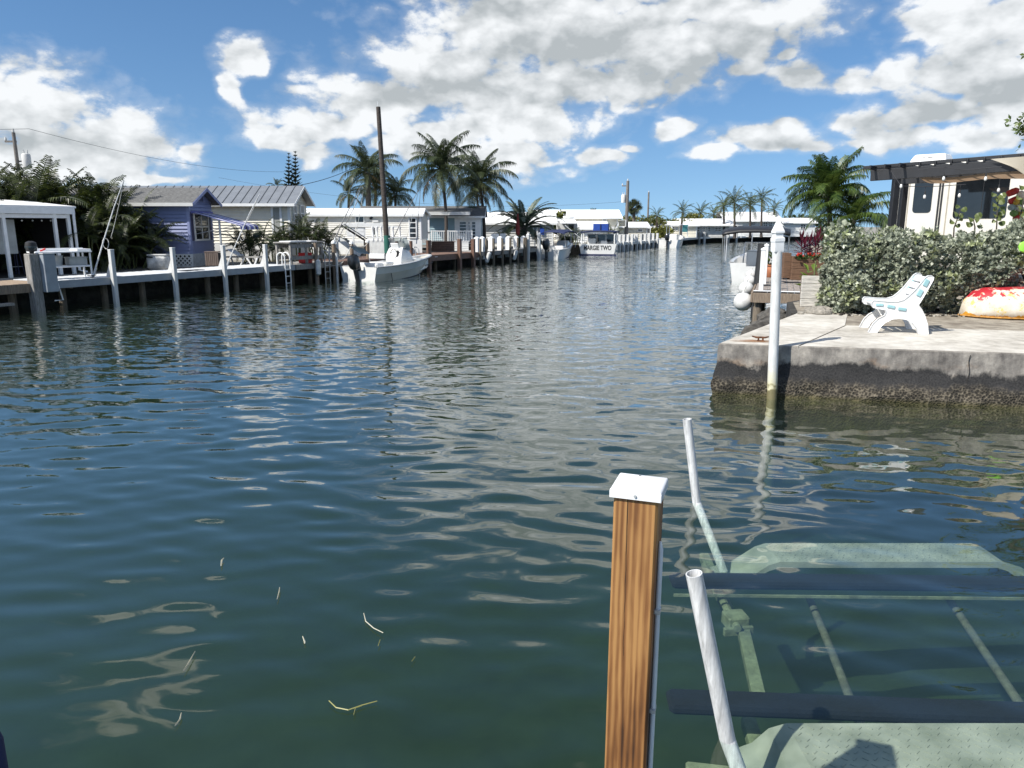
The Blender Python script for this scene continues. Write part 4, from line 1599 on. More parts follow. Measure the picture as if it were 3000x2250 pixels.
# ------------------------------------------------------------------ silver buttonwood hedge
M_button = leafmat('silver_buttonwood_leaf', (0.10, 0.12, 0.082), (0.42, 0.45, 0.34), 0.42, 2.2, 0.22)
rr_ = random.Random(5)
hx0, hy0 = gp(2420, 925, 0.70)
hedge = thing('hedge', 'dense silvery green hedge behind the plastic chair', 'hedge', (hx0 + 0.55, hy0 + 0.95, LAND))
HD = Vector((0.998, -0.05, 0)).normalized()
HN = Vector((0.05, 0.998, 0))
HL = 6.6
def hedge_top(a):
    return 1.27 + 0.075 * a + 0.10 * math.sin(a * 2.1) + 0.07 * math.sin(a * 5.3 + 1)
g = G()
pts = []
NP = 14000
for k in range(NP):
    a = rr_.uniform(-0.15, HL)
    zt = hedge_top(a) * (1 if a > 0.25 else 0.86)
    mode = rr_.random()
    lump = 0.13 * mnoise.noise(Vector((a * 1.7, 3, 0.5))) 
    if mode < 0.52:        # front face
        z = zt * rr_.random() ** 0.8
        l2 = 0.22 * mnoise.noise(Vector((a * 2.3, z * 2.3, 1.5))) + 0.10 * mnoise.noise(Vector((a * 6, z * 6, 4.5)))
        b = -0.62 + l2 - 0.16 * math.sin(PI * min(1, z / zt)) + 0.16 * rr_.random() ** 2
        if z < 0.25:
            b += 0.25 * (0.25 - z) * 4 * rr_.random()
    elif mode < 0.70:      # top
        b = rr_.uniform(-0.6, 0.6)
        z = zt + 0.16 * mnoise.noise(Vector((a * 2.5, b * 2.5, 8))) - 0.12 * rr_.random()
    else:                  # end and inside
        a = -0.15 + 0.3 * rr_.random() if rr_.random() < 0.35 else a
        b = rr_.uniform(-0.5, 0.6)
        z = zt * rr_.random() * 0.95
    pq = HD * a + HN * b + Vector((0, 0, z))
    if mnoise.noise(pq * 2.6) < -0.22 and rr_.random() < 0.8:
        continue
    pts.append(pq)
leaf_cloud(g, pts, 0.078, rr_, 0.55, 6, up=0.7)
for k in range(46):        # shoots standing out of the outline
    a = rr_.uniform(0, HL)
    b = rr_.uniform(-0.7, 0.2)
    zt = hedge_top(a)
    p0 = HD * a + HN * b + Vector((0, 0, zt - 0.05))
    leaf_cloud(g, [p0 + Vector((rr_.gauss(0, .02), rr_.gauss(0, .02), 0.05 * j)) for j in range(5)], 0.06, rr_, 0.5, 5, up=1.2)
fo = g.build('crown', M_button, hedge, fix=False)
M_shoot = leafmat('young_buttonwood_leaf', (0.20, 0.24, 0.10), (0.50, 0.54, 0.33), 0.4, 3.0, 0.3)
g = G()
leaf_cloud(g, [p - HN * 0.05 + Vector((0, 0, 0.02)) for p in pts if mnoise.noise(p * 1.9 + Vector((9, 0, 0))) > 0.16 and rr_.random() < 0.22], 0.085, rr_, 0.5, 6, up=0.9)
g.build('new_growth', M_shoot, hedge, fix=False)
for k in range(22):
    a = 0.1 + HL * k / 22.0
    p0 = HD * a + HN * rr_.uniform(-.3, .3)
    pts_ = [p0, p0 + Vector((rr_.uniform(-.12, .12), rr_.uniform(-.1, .1), 0.5)), p0 + Vector((rr_.uniform(-.25, .25), rr_.uniform(-.2, .2), 1.2))]
    G().tube(pts_, [0.03, 0.022, 0.01], 6).build('stem', M_bark, hedge, True)
# mulch under the hedge
M_mulch = mat('dark_mulch', (0.035, 0.028, 0.022), 0.95, var=0.4, scale=30, bump=0.6)
M_pebble = mat('pale_pebble', (0.45, 0.42, 0.36), 0.9, var=0.2, scale=20)
g = G()
for k in range(420):
    a, b = rr_.uniform(-0.3, HL), rr_.uniform(-0.95, 0.4)
    p = Vector((hx0 + 0.55, hy0 + 0.95, LAND + 0.008)) + HD * a + HN * b
    s = rr_.uniform(0.012, 0.04)
    g.box(p, (s * 2, s * 1.4, s), rr_.uniform(0, 3))
mo = g.build('mulch', M_mulch, fix=False)
tag(mo, 'dark mulch chips under the hedge', None, None, 'stuff')
g = G()
for k in range(170):
    a, b = rr_.uniform(-0.2, HL), rr_.uniform(-1.0, -0.72)
    p = Vector((hx0 + 0.55, hy0 + 0.95, LAND + 0.012)) + HD * a + HN * b
    s = rr_.uniform(0.010, 0.026)
    g.box(p, (s * 2, s * 1.5, s * 1.2), rr_.uniform(0, 3), 0.006)
po = g.build('gravel', M_pebble, fix=False)
tag(po, 'pale pebbles along the foot of the hedge', None, None, 'stuff')

# ------------------------------------------------------------------ caravan behind the hedge
M_rv = mat('cream_rv_panel', (0.68, 0.66, 0.60), 0.35, var=0.05, scale=2, coat=0.3)
M_rvtrim = mat('tan_trim', (0.40, 0.36, 0.29), 0.5, var=0.1)
ra = Vector((xat(2606, 23.0, 2.5), 23.0, 0))
rb = Vector((xat(3080, 20.2, 2.5), 20.2, 0))
rd = (rb - ra).normalized()
rang = math.atan2(rd.y, rd.x)
rv = thing('camper', 'cream camper trailer with black windows behind the hedge', 'camper', (ra.x, ra.y, LAND), rang)
RL = (rb - ra).length + 2.5
def rvx(px, py):
    """position along the caravan wall and height for a picture point"""
    k = (px - 1500.0) / FPX
    zz_ = 3.0
    for _ in range(4):
        # ra + rd*s : x = k*(Y*CT + (EYE-z)*ST)
        s = (k * (ra.y * CT + (EYE - zz_) * ST) - ra.x) / (rd.x - k * rd.y * CT)
        zz_ = zat(py, ra.y + rd.y * s)
    return s, zz_ - LAND
s_, roofz = rvx(2700, 478)
G().box((RL / 2, 1.2, roofz / 2 + 0.2), (RL, 2.4, roofz - 0.4), None, 0.10).build('body', M_rv, rv)
G().box((RL / 2, 1.2, roofz + 0.008), (RL - 0.15, 2.25, 0.03), None, 0.01).build('roof', M_roofw, rv)
def rvwin(px0, py0, px1, py1, name='window', m=M_glass, proud=0.018):
    a, z0 = rvx(px0, py1)
    b, z1 = rvx(px1, py0)
    o = G().box(((a + b) / 2, -proud / 2 - 0.002, (z0 + z1) / 2), (b - a, proud, z1 - z0), None, 0.008)
    # rounded corners
    poly = []
    w, h, r_ = (b - a) / 2, (z1 - z0) / 2, 0.09
    for cx, cz, a0 in ((w - r_, h - r_, 0), (-w + r_, h - r_, 90), (-w + r_, -h + r_, 180), (w - r_, -h + r_, 270)):
        for q in range(5):
            an = R(a0 + 22.5 * q)
            poly.append(((a + b) / 2 + cx + r_ * math.cos(an), (z0 + z1) / 2 + cz + r_ * math.sin(an)))
    return G().prism(poly, -0.002 - proud, 0.0, 1).build(name, m, rv)
rvwin(2622, 520, 2634, 632)
rvwin(2672, 514, 2738, 623)
w2 = rvwin(2790, 512, 2962, 640)
a, z0 = rvx(2871, 640)
b_, z1 = rvx(2871, 512)
G().bar((a, -0.022, z0), (a, -0.022, z1), 0.02, 0.012).build('mullion', M_black, w2)
for px in (2749, 2757):
    a, z0 = rvx(px, 690)
    b_, z1 = rvx(px, 500)
    G().box(((a + b_) / 2, -0.012, (z0 + z1) / 2), (0.045, 0.02, z1 - z0)).build('slide_seal', M_black, rv)
for px in (2660, 2775, 2655):
    a, z0 = rvx(px, 690)
    b_, z1 = rvx(px, 505)
    G().box(((a + b_) / 2, -0.006, (z0 + z1) / 2), (0.03, 0.010, z1 - z0)).build('trim', M_rvtrim, rv)
a, z0 = rvx(2655, 472)
b_, z1 = rvx(2762, 452)
ac = G()
rows_ = []
for (f, zz_) in ((1.0, 0.0), (1.0, 0.05), (0.96, 0.12), (0.86, 0.22), (0.78, 0.25)):
    w, d_ = (b_ - a) / 2 * f, 0.38 * f
    cx = (a + b_) / 2 + 0.04 * (1 - f) * 4
    rows_.append([(cx - w, 0.75 - d_, roofz + 0.03 + zz_), (cx + w, 0.75 - d_, roofz + 0.03 + zz_), (cx + w, 0.75 + d_, roofz + 0.03 + zz_), (cx - w, 0.75 + d_, roofz + 0.03 + zz_), (cx - w, 0.75 - d_, roofz + 0.03 + zz_)])
ac.grid(rows_).add(rows_[-1][:4], [(0, 1, 2, 3)])
aco = ac.build('air_conditioner', M_white, rv)
G().box(((a + b_) / 2, 0.75, roofz + 0.04), ((b_ - a) * 1.02, 0.80, 0.05)).build('base', M_rubber, aco)
for q in range(3):
    G().box(((a + b_) / 2 - 0.15 + 0.2 * q, 0.395, roofz + 0.18), (0.14, 0.02, 0.02)).build('vent', M_rubber, aco)

# ------------------------------------------------------------------ black pergola
pg = thing('pergola', 'black timber pergola with stacked beam ends in front of the camper', 'pergola', (0, 0, LAND))
PL = pos(2558, 514, 19.0)
PR = pos(3110, 474, 16.4)
pd = (PR - PL).normalized()
pn_ = Vector((-pd.y, pd.x, 0)).normalized()
if pn_.y < 0:
    pn_ = -pn_
off = Vector((0, 0, -LAND))
def pbar(p, q, w, h):
    return G().bar(p + off, q + off, w, h, 0.008)
pbar(PL - pd * 0.05, PR, 0.10, 0.26).build('beam', M_black, pg)
pbar(PL + pn_ * 2.2 - pd * 0.05, PR + pn_ * 2.2, 0.10, 0.26).build('beam', M_black, pg)
pbar(PL - pd * 0.25 + Vector((0, 0, 0.20)), PR + Vector((0, 0, 0.20)), 0.05, 0.08).build('beam', M_black, pg)
for k in range(12):
    p = PL + pd * (0.05 + 0.33 * k) + Vector((0, 0, 0.165))
    pbar(p - pn_ * (0.42 if k < 3 else 0.07), p + pn_ * 2.5, 0.045, 0.10).build('rafter', M_black, pg)
for pxb, back in ((2636, 0.0), (2578, 2.2)):
    q = PL + pd * 0.55 if back == 0 else PL + pn_ * 2.2 + pd * 0.1
    G().bar((q.x, q.y, 0), (q.x, q.y, q.z - LAND - 0.13), 0.15, 0.15, 0.008).build('post', M_black, pg)
q = PR + pn_ * 0.0
G().bar((q.x, q.y, 0), (q.x, q.y, q.z - LAND - 0.13), 0.15, 0.15, 0.008).build('post', M_black, pg)
# shade cloth slung under the rafters and a loose drape
M_cloth = leafmat('tan_shade_cloth', (0.24, 0.17, 0.10), (0.36, 0.27, 0.17), 0.9, 1.0, 0.45)
rows_ = []
for j in range(9):
    row = []
    for i in range(24):
        t, u_ = i / 23.0, j / 8.0
        p = PL + pd * (1.0 + 3.3 * t) + pn_ * (0.08 + 2.0 * u_)
        sag = 0.10 + 0.05 * math.sin(PI * t) + 0.035 * math.sin(9 * t + 2 * u_) + 0.08 * math.sin(PI * u_)
        row.append(p + off + Vector((0, 0, -sag)))
    rows_.append(row)
sc_ = G().grid(rows_).build('shade_cloth', M_cloth, None, True, fix=False, loc=(0, 0, LAND))
tag(sc_, 'sagging tan shade cloth slung under the black pergola', 'shade cloth')
M_drape = leafmat('beige_drape', (0.46, 0.41, 0.32), (0.60, 0.55, 0.45), 0.9, 1.0, 0.3)
rows_ = []
for i in range(14):
    t = i / 13.0
    top = PL.lerp(PR, 0.66 + 0.4 * t) - pn_ * 0.12 + Vector((0, 0, 0.16))
    ln_ = (0.25 + 1.05 * t) if t < 0.75 else 1.05 + 0.4 * (1 - t)
    bot = top + pd * (0.55 * (1 - t)) + Vector((0, 0, -ln_))
    row = []
    for j in range(10):
        u_ = j / 9.0
        p = top.lerp(bot, u_) - pn_ * (0.05 * math.sin(7 * t + 3 * u_) * u_ + 0.02)
        row.append(p + off)
    rows_.append(row)
dr = G().grid(rows_).build('drape', M_drape, None, True, fix=False, loc=(0, 0, LAND))
tag(dr, 'loose beige cloth hanging over the pergola beam', 'drape')
# string lights
M_bulb = mat('clear_bulb', (0.75, 0.75, 0.72), 0.15, var=0.05)
sl = thing('string_lights', 'black cord of pear bulbs looped under the pergola', 'string lights', (0, 0, LAND))
cordpts = [pos(2610, 500, 18.4), pos(2640, 545, 18.0), pos(2700, 547, 17.9), pos(2760, 545, 17.8), pos(2830, 540, 17.6)]
c2 = [pos(2690, 498, 17.4), pos(2730, 492, 17.2), pos(2770, 490, 17.0), pos(2830, 498, 16.8), pos(2890, 492, 16.6), pos(2935, 488, 16.4)]
for cc in (cordpts, c2):
    G().tube([p + off for p in cc], 0.008, 6).build('cord', M_wire, sl)
def bulb(p):
    p = p + off
    o = G().lathe([(0.008, -0.13), (0.026, -0.115), (0.032, -0.09), (0.024, -0.05), (0.014, -0.035)], 10).build('bulb', M_bulb, sl, True, loc=p)
    G().lathe([(0.015, -0.036), (0.017, 0.02), (0.008, 0.05)], 8).build('socket', M_rubber, o, True)
for (px, py, Y_) in ((2766, 512, 17.0), (2889, 512, 16.6), (2641, 535, 18.0), (2710, 566, 17.9), (2812, 562, 17.7), (2927, 546, 17.2)):
    p = pos(px, py, Y_)
    G().tube([p + off + Vector((0, 0, 0.04)), p + off + Vector((0, 0, 0.17))], 0.005, 5).build('drop_cord', M_wire, sl)
    bulb(p)
# lobster buoys hung in a bunch at the end of the pergola
bcols = {'red': (0.45, 0.03, 0.03), 'green': (0.12, 0.25, 0.06), 'white': (0.62, 0.63, 0.60), 'yellow': (0.55, 0.38, 0.05), 'pale blue': (0.30, 0.42, 0.45)}
blist = [(2968, 562, 'red', 'topmost of the bunch'), (2990, 570, 'white', 'second from the top'), (2975, 585, 'red', 'above the pale blue one'), (2996, 590, 'green', 'at the picture edge'), (2970, 606, 'pale blue', 'left side of the bunch'), (2988, 612, 'white', 'middle of the bunch'),
         (3000, 628, 'yellow', 'lower picture edge'), (2972, 626, 'green', 'low on the left'), (2986, 640, 'red', 'bottom of the bunch'), (2980, 594, 'yellow', 'half hidden in the middle')]
for (px, py, c, wh) in blist:
    p = pos(px, py, 18.6)
    b_ = thing('lobster_buoy', '%s lobster buoy hanging by the camper, %s' % (c, wh), 'buoy', p, 0, 'hanging lobster buoys')
    b_.rotation_euler = (0, R(70 + (px % 7) * 6), R(px * 7 % 60))
    G().lathe([(0.03, -0.17), (0.075, -0.14), (0.085, 0.0), (0.075, 0.10), (0.03, 0.17)], 12).build('float', mat('buoy_' + c.replace(' ', '_'), bcols[c], 0.6, var=0.2, scale=10), b_, True)
    G().tube([(0, 0, -0.22), (0, 0, 0.24)], 0.012, 6).build('stick', M_wood, b_, True)
# lime float poking out of the hedge at the picture edge
lf = thing('lime_paddle', 'lime green paddle blade poking out of the hedge at the picture edge', 'paddle', pos(3004, 724, 13.3))
M_lime = mat('lime_plastic', (0.30, 0.72, 0.08), 0.4, var=0.06)
G().lathe([(0.01, -0.14), (0.07, -0.11), (0.105, -0.02), (0.10, 0.06), (0.05, 0.12), (0.015, 0.14)], 14).build('blade', M_lime, lf, True)
lf.rotation_euler = (0, R(14), 0)
lf.scale = (1.2, 0.35, 0.75)
G().tube([(0.0, 0, -0.13), (0.5, 0, -0.8)], 0.014, 8).build('shaft', M_rubber, lf, True)

# ------------------------------------------------------------------ sea grape shoots above the hedge
M_grape = leafmat('sea_grape_leaf', (0.05, 0.085, 0.02), (0.19, 0.22, 0.075), 0.35, 4.0, 0.3)
def sea_grape(px, py_top, py_bot, Y_, n, label, w=0.3, seed=1):
    rr2 = random.Random(seed)
    b0 = pos(px, py_bot, Y_)
    tp = pos(px, py_top, Y_)
    t_ = thing('sea_grape', label, 'shrub', (b0.x, b0.y, LAND))
    pts_ = [Vector((0, 0, 0)), Vector((0.04, 0, (b0.z - LAND) * 0.6)), Vector((0, 0, b0.z - LAND)), Vector((rr2.uniform(-.1, .1), 0, tp.z - LAND))]
    G().tube(pts_, [0.025, 0.02, 0.014, 0.006], 7).build('stem', M_bark, t_, True)
    for k in range(n):
        t = k / max(1, n - 1)
        p = pts_[2].lerp(pts_[3], t)
        a = 2.4 * k
        d = Vector((math.cos(a), math.sin(a) * 0.6 - 0.3, rr2.uniform(0.1, 0.8))).normalized()
        u_ = Vector((rr2.uniform(-.4, .4), -0.8, 0.6)).normalized()
        s = d.cross(u_).normalized()
        r_ = rr2.uniform(0.045, 0.075)
        c = p + d * (r_ + 0.03)
        n2_ = s.cross(d)
        vs = [c + d * r_ * math.cos(2 * PI * q / 10) + s * r_ * 0.95 * math.sin(2 * PI * q / 10) + n2_ * 0.02 * math.cos(4 * PI * q / 10) for q in range(10)] + [c - n2_ * 0.012]
        G().add(vs, [(q, (q + 1) % 10, 10) for q in range(10)]).build('leaf', M_grape, t_, fix=False)
    return t_
sea_grape(2795, 612, 668, 15.2, 7, 'small sea grape shoot before the wide camper window', seed=2)
sea_grape(2920, 575, 660, 15.2, 15, 'taller sea grape with round leaves before the wide camper window', seed=3)
sea_grape(2856, 640, 665, 15.0, 6, 'lowest sea grape sprig between the two taller shoots', seed=4)
sea_grape(2985, 478, 660, 15.0, 16, 'sea grape climbing over the beige drape at the picture edge', seed=6)

# ------------------------------------------------------------------ near dock with planter
dA = Vector((5.80, 17.95, 0))
dh = R(19.5)
dU = Vector((math.sin(dh), math.cos(dh), 0))
dR = Vector((math.cos(dh), -math.sin(dh), 0))
dk = thing('dock', 'grey brown wooden dock with planter, white posts and ball fenders', 'dock', (dA.x, dA.y, 0), -dh)
M_plank = mat('dock_plank', (0.33, 0.285, 0.25), 0.8, var=0.22, scale=5, stretch=(6, 0.6, 1), bump=0.2)
rr_ = random.Random(9)
for k in range(20):         # planks run along the dock
    x0 = 0.02 + 0.152 * k
    G().box((x0 + 0.07, 3.4, 0.735 + rr_.uniform(-.002, .002)), (0.142, 6.8, 0.035), None, 0.004).build('plank', M_plank, dk)
G().box((1.5, -0.03, 0.60), (3.0, 0.05, 0.235), None, 0.006).build('fascia', M_wood, dk)
G().box((-0.03, 3.4, 0.60), (0.05, 6.8, 0.235), None, 0.006).build('fascia', M_wood, dk)
G().box((1.5, 0.0, 0.764), (3.0, 0.10, 0.02), None, 0.004).build('edge_strip', M_vinyl, dk)
for (x_, y_) in ((0.12, 0.15), (1.6, 0.15), (0.12, 3.3), (1.6, 3.3), (0.12, 6.5)):
    G().tube([(x_, y_, -2.2), (x_, y_, 0.6)], 0.11, 10).build('pile', M_piling, dk, True)
def dock_pt(px, py, z):
    return gp(px, py, z)
def white_post(px, py0, py1, Y_, label, w=0.105):
    b = Vector((xat(px, Y_, 0.75), Y_, 0.76))
    h = zat(py0, Y_) - 0.76
    t_ = thing('dock_post', label, 'post', b, -dh)
    G().box((0, 0, h / 2), (w, w, h), None, 0.006).build('sleeve', M_vinyl, t_)
    rows_ = []
    for r_, z_ in ((w * .60, h), (w * .60, h + 0.025), (0.006, h + 0.06)):
        rows_.append([(-r_, -r_, z_), (r_, -r_, z_), (r_, r_, z_), (-r_, r_, z_), (-r_, -r_, z_)])
    G().grid(rows_).add(rows_[0][:4], [(3, 2, 1, 0)]).build('cap', M_vinyl, t_)
white_post(2229, 732, 850, 18.15, 'white vinyl post at the near corner of the wooden dock')
white_post(2238, 720, 820, 20.0, 'white vinyl post just behind the corner post of the wooden dock')
bp_ = thing('black_pile', 'leaning black wrapped pile behind the white dock posts', 'pile', (xat(2207, 20.6, 0), 20.6, -1.5))
bp_.rotation_euler = (0, R(2.5), 0)
G().tube([(0, 0, 0), (0, 0, zat(714, 20.6) + 1.5)], 0.135, 14).build('shaft', M_rubber, bp_, True)
# ball fenders
M_fender = mat('white_fender', (0.70, 0.70, 0.68), 0.45, var=0.12, scale=6)
for (px, py, r_px, Y_, lab) in ((2177, 884, 27, 18.3, 'nearest and largest white ball fender under the dock edge'), (2186, 846, 21, 19.8, 'second white ball fender along the wooden dock'), (2196, 824, 17, 21.4, 'third white ball fender along the wooden dock'), (2200, 806, 15, 23.2, 'farthest small white ball fender along the wooden dock')):
    p = pos(px, py, Y_)
    r_ = r_px * (Y_ * CT + (EYE - p.z) * ST) / FPX
    b_ = thing('ball_fender', lab, 'fender', p, 0, 'white ball fenders along the dock')
    G().sphere((0, 0, 0), r_, 24, 16).build('ball', M_fender, b_, True)
    G().lathe([(r_ * 0.16, r_ * 0.9), (r_ * 0.16, r_ * 1.12), (r_ * 0.08, r_ * 1.16)], 10).build('eye', M_fender, b_, True)
    G().tube([(0, 0, r_ * 1.1), (0.05, 0, r_ * 1.1 + max(0.05, 0.82 - p.z - r_))], 0.012, 6).build('rope', M_rope, b_)
# planter
plx, ply = xat(2336, 21.6, 0.76), 21.6
pl = thing('planter_box', 'brown plank planter box on the wooden dock', 'planter', (plx + 0.45, ply + 0.35, 0.755), R(-6))
M_planter = mat('planter_plank', (0.17, 0.095, 0.055), 0.75, var=0.25, scale=6, stretch=(0.6, 1, 6), bump=0.2)
pw, pdp, ph = 1.15, 0.7, 0.66
for side in range(4):
    for k in range(4):
        z = 0.08 + 0.165 * k
        if side == 0:
            G().box((0, -pdp / 2, z), (pw, 0.03, 0.158), None, 0.005).build('plank', M_planter, pl)
        elif side == 1:
            G().box((0, pdp / 2, z), (pw, 0.03, 0.158), None, 0.005).build('plank', M_planter, pl)
        else:
            sx = -1 if side == 2 else 1
            G().box((sx * (pw / 2 - 0.015), 0, z), (0.03, pdp - 0.034, 0.158), None, 0.005).build('plank', M_planter, pl)
G().box((0, 0, 0.6), (pw - 0.06, pdp - 0.06, 0.04)).build('soil', M_mulch, pl)
G().box((-pw / 2 - 0.10, 0.05, 0.40), (0.20, 0.5, 0.72), None, 0.006).build('end_box', M_planter, pl)
# cordyline
M_cord = leafmat('cordyline_leaf', (0.045, 0.006, 0.012), (0.17, 0.018, 0.045), 0.35, 4.0, 0.3)
cd0 = thing('cordyline', 'burgundy cordyline growing in the plank planter', 'plant', (plx + 0.40, ply + 0.30, 1.38))
rr_ = random.Random(14)
for st in range(5):
    a = st * 1.3
    foot = Vector((0.22 * math.cos(a), 0.14 * math.sin(a), 0.0))
    hh = (0.62, 0.45, 0.55, 0.38, 0.5)[st]
    G().tube([foot, foot * 1.2 + Vector((0, 0, hh))], [0.02, 0.012], 6).build('stem', M_bark, cd0, True)
    for k in range(17):
        t = k / 16.0
        p = foot * 1.1 + Vector((0, 0, hh * (0.25 + 0.75 * t)))
        b = 2.4 * k
        elv = R(10 + 70 * t)
        d = Vector((math.cos(b) * math.cos(elv), math.sin(b) * math.cos(elv), math.sin(elv)))
        L_ = rr_.uniform(0.34, 0.48) * (1 - 0.2 * t)
        s = d.cross(Vector((0, 0, 1)))
        s.normalize()
        w = 0.032
        m1 = p + d * L_ * 0.45
        m2 = p + d * L_ - Vector((0, 0, 0.10 * L_ * (1.2 - t)))
        G().add([p, m1 + s * w, m2, m1 - s * w], [(0, 1, 2, 3)]).build('leaf', M_cord, cd0, fix=False)
M_flower = leafmat('red_flower', (0.55, 0.02, 0.015), (0.75, 0.06, 0.03), 0.5, 9.0, 0.3)
M_fleaf = leafmat('flower_leaf', (0.03, 0.07, 0.015), (0.09, 0.14, 0.03), 0.5, 6.0, 0.3)
for k, (ox, nm) in enumerate(((-0.42, 'at its left end'), (-0.12, 'below the burgundy leaves'), (0.18, 'right of the burgundy leaves'), (0.42, 'at its right end'))):
    fl = thing('geranium', 'red flowering plant in the plank planter, ' + nm, 'flowers', (plx + 0.45 + ox, ply + 0.02, 1.36), 0, 'red flowers in the planter')
    leaf_cloud(G(), [Vector((rr_.gauss(0, .08), rr_.gauss(0, .05), rr_.uniform(0, .10))) for _ in range(28)], 0.06, rr_, 0.8, 5).build('foliage', M_fleaf, fl, fix=False)
    leaf_cloud(G(), [Vector((rr_.gauss(0, .07), rr_.gauss(-.02, .04), rr_.uniform(.08, .16))) for _ in range(13)], 0.035, rr_, 0.9, 6).build('blossom', M_flower, fl, fix=False)
# terracotta pot
tx, ty = gp(2258, 812, 0.755)
tp_ = thing('terracotta_pot', 'round terracotta pot with leafy plant beside the white dock posts', 'plant pot', (tx, ty, 0.755))
M_terra = mat('terracotta', (0.42, 0.16, 0.075), 0.7, var=0.15, scale=6)
G().lathe([(0.15, 0), (0.22, 0.12), (0.235, 0.22), (0.20, 0.32), (0.215, 0.35), (0.235, 0.35), (0.235, 0.38), (0.19, 0.38), (0.18, 0.33)], 20).build('pot', M_terra, tp_, True)
M_potleaf = leafmat('pot_plant_leaf', (0.03, 0.06, 0.015), (0.12, 0.17, 0.05), 0.4, 6.0, 0.3)
leaf_cloud(G(), [Vector((rr_.gauss(0.05, .09), rr_.gauss(0, .08), rr_.uniform(.36, .72))) for _ in range(42)], 0.10, rr_, 0.6, 5).build('foliage', M_potleaf, tp_, fix=False)
G().tube([(0.02, 0, .3), (0.05, 0, .65)], 0.012, 6).build('stem', M_bark, tp_)
for (px, py, w_, d_, lab) in ((2322, 827, 0.42, 0.35, 'black door mat lying on the wooden dock planks'), (2253, 836, 0.45, 0.2, 'small black mat between the white posts on the dock')):
    x_, y_ = gp(px, py, 0.765)
    o = G().box((0, 0, 0.008), (w_, d_, 0.012), None, 0.003).build('mat', M_rubber, None, loc=(x_, y_, 0.757))
    tag(o, lab, 'mat')
x_, y_ = gp(2322, 806, 0.755)
stp = thing('step_box', 'small white step box in front of the planter', 'step', (x_, y_, 0.757), -dh)
G().box((0, 0, 0.13), (0.45, 0.35, 0.26), None, 0.01).build('body', M_vinyl, stp)
G().box((0, 0, 0.27), (0.5, 0.4, 0.03), None, 0.006).build('tread', M_vinyl, stp)
# whitewashed retaining boards
wb0 = Vector((*gp(2342, 915, 0.10), 0))
wbx = thing('retaining_wall', 'whitewashed plank wall between the dock and the hedge', 'wall', (xat(2343, 15.0, 0.7), 15.0, 0.0), R(-10))
M_wwash = mat('whitewashed_plank', (0.66, 0.63, 0.57), 0.8, var=0.25, scale=5, stretch=(1, 1, 9), bump=0.25)
for k in range(5):
    G().box((0.75, 0, 0.62 + 0.155 * k), (1.5, 0.06, 0.148), None, 0.008).build('plank', M_wwash, wbx)
G().box((0.05, 0.07, 0.85), (0.09, 0.09, 0.9), None, 0.006).build('post', M_wood, wbx)
# big-leaved plant at the hedge end
gl_ = thing('broadleaf_plant', 'bright green broad leaved plant at the left end of the hedge', 'plant', (xat(2385, 15.4, 1.4), 15.4, LAND))
M_broad = leafmat('broad_leaf', (0.07, 0.14, 0.02), (0.22, 0.32, 0.05), 0.35, 5.0, 0.35)
for k in range(26):
    a = 2.4 * k
    elv = R(15 + 55 * ((k * 7) % 10) / 10)
    d = Vector((math.cos(a) * math.cos(elv), math.sin(a) * math.cos(elv), math.sin(elv)))
    p = Vector((0.12 * math.cos(a), 0.1 * math.sin(a), 0.35 + 0.5 * ((k * 3) % 9) / 9))
    L_ = rr_.uniform(0.2, 0.3)
    s = d.cross(Vector((0, 0, 1))).normalized()
    m1 = p + d * L_ * 0.5
    tpv = p + d * L_ - Vector((0, 0, 0.08))
    G().add([p, m1 + s * 0.06, tpv, m1 - s * 0.06], [(0, 1, 2, 3)]).build('leaf', M_broad, gl_, fix=False)
G().tube([(0, 0, 0), (0.02, 0, 0.9)], [0.03, 0.012], 6).build('stem', M_stemg, gl_, True)

# ------------------------------------------------------------------ palms behind the near dock
pb = (xat(2440, 26, 0.7), 26.0, LAND)
pc = pos(2428, 582, 26)
palm('christmas_palm', 'bushy green palm rising beside the black pergola', pb, (pc.x, pc.y, pc.z), 1.68, 36, FS_green, (0.09, 0.075), 3, M_trunk, dry=0, lo=0.0, hi=0.72, boot=0.5)
pc2 = pos(2497, 650, 25.0)
palm('christmas_palm', 'lower arching palm between the bushy palm and the pergola', (pc2.x - 0.2, 25.0, LAND), (pc2.x, 25.0, pc2.z), 1.7, 16, FS_green, (0.08, 0.06), 8, M_trunk, dry=1, lo=0.15, hi=0.9, boot=0.3)
# fan palm
M_fan = leafmat('fan_leaf', (0.03, 0.07, 0.012), (0.13, 0.19, 0.045), 0.4, 3.0, 0.35)
fpn = thing('fan_palm', 'low fan palm with pleated leaves at the foot of the pergola posts', 'palm', (xat(2545, 20.5, 1.6), 20.5, LAND))
rr_ = random.Random(23)
for k in range(9):
    a = 2.39 * k
    elv = R(rr_.uniform(25, 75))
    d = Vector((math.cos(a) * math.cos(elv), math.sin(a) * math.cos(elv) - 0.15, math.sin(elv))).normalized()
    L_ = rr_.uniform(0.6, 1.15)
    hub = d * L_ + Vector((0, 0, 0.05))
    g = G().tube([(0, 0, 0), hub], 0.01, 5)
    s = d.cross(Vector((0, 0, 1))).normalized()
    u_ = s.cross(d)
    for q in range(22):
        an = R(-120 + 240 * q / 21.0)
        rdv = d * math.cos(an) + s * math.sin(an) + u_ * 0.15
        tpv = hub + rdv * rr_.uniform(0.42, 0.55) - Vector((0, 0, 0.06))
        wv = (d * -math.sin(an) + s * math.cos(an)) * 0.026
        mid = hub + rdv * 0.25
        g.add([hub, mid + wv, tpv, mid - wv], [(0, 1, 2, 3)])
    g.build('leaf', M_fan, fpn, fix=False)
G().tube([(0, 0, -0.02), (0, 0, 0.35)], [0.09, 0.07], 8).build('trunk', M_bark, fpn)
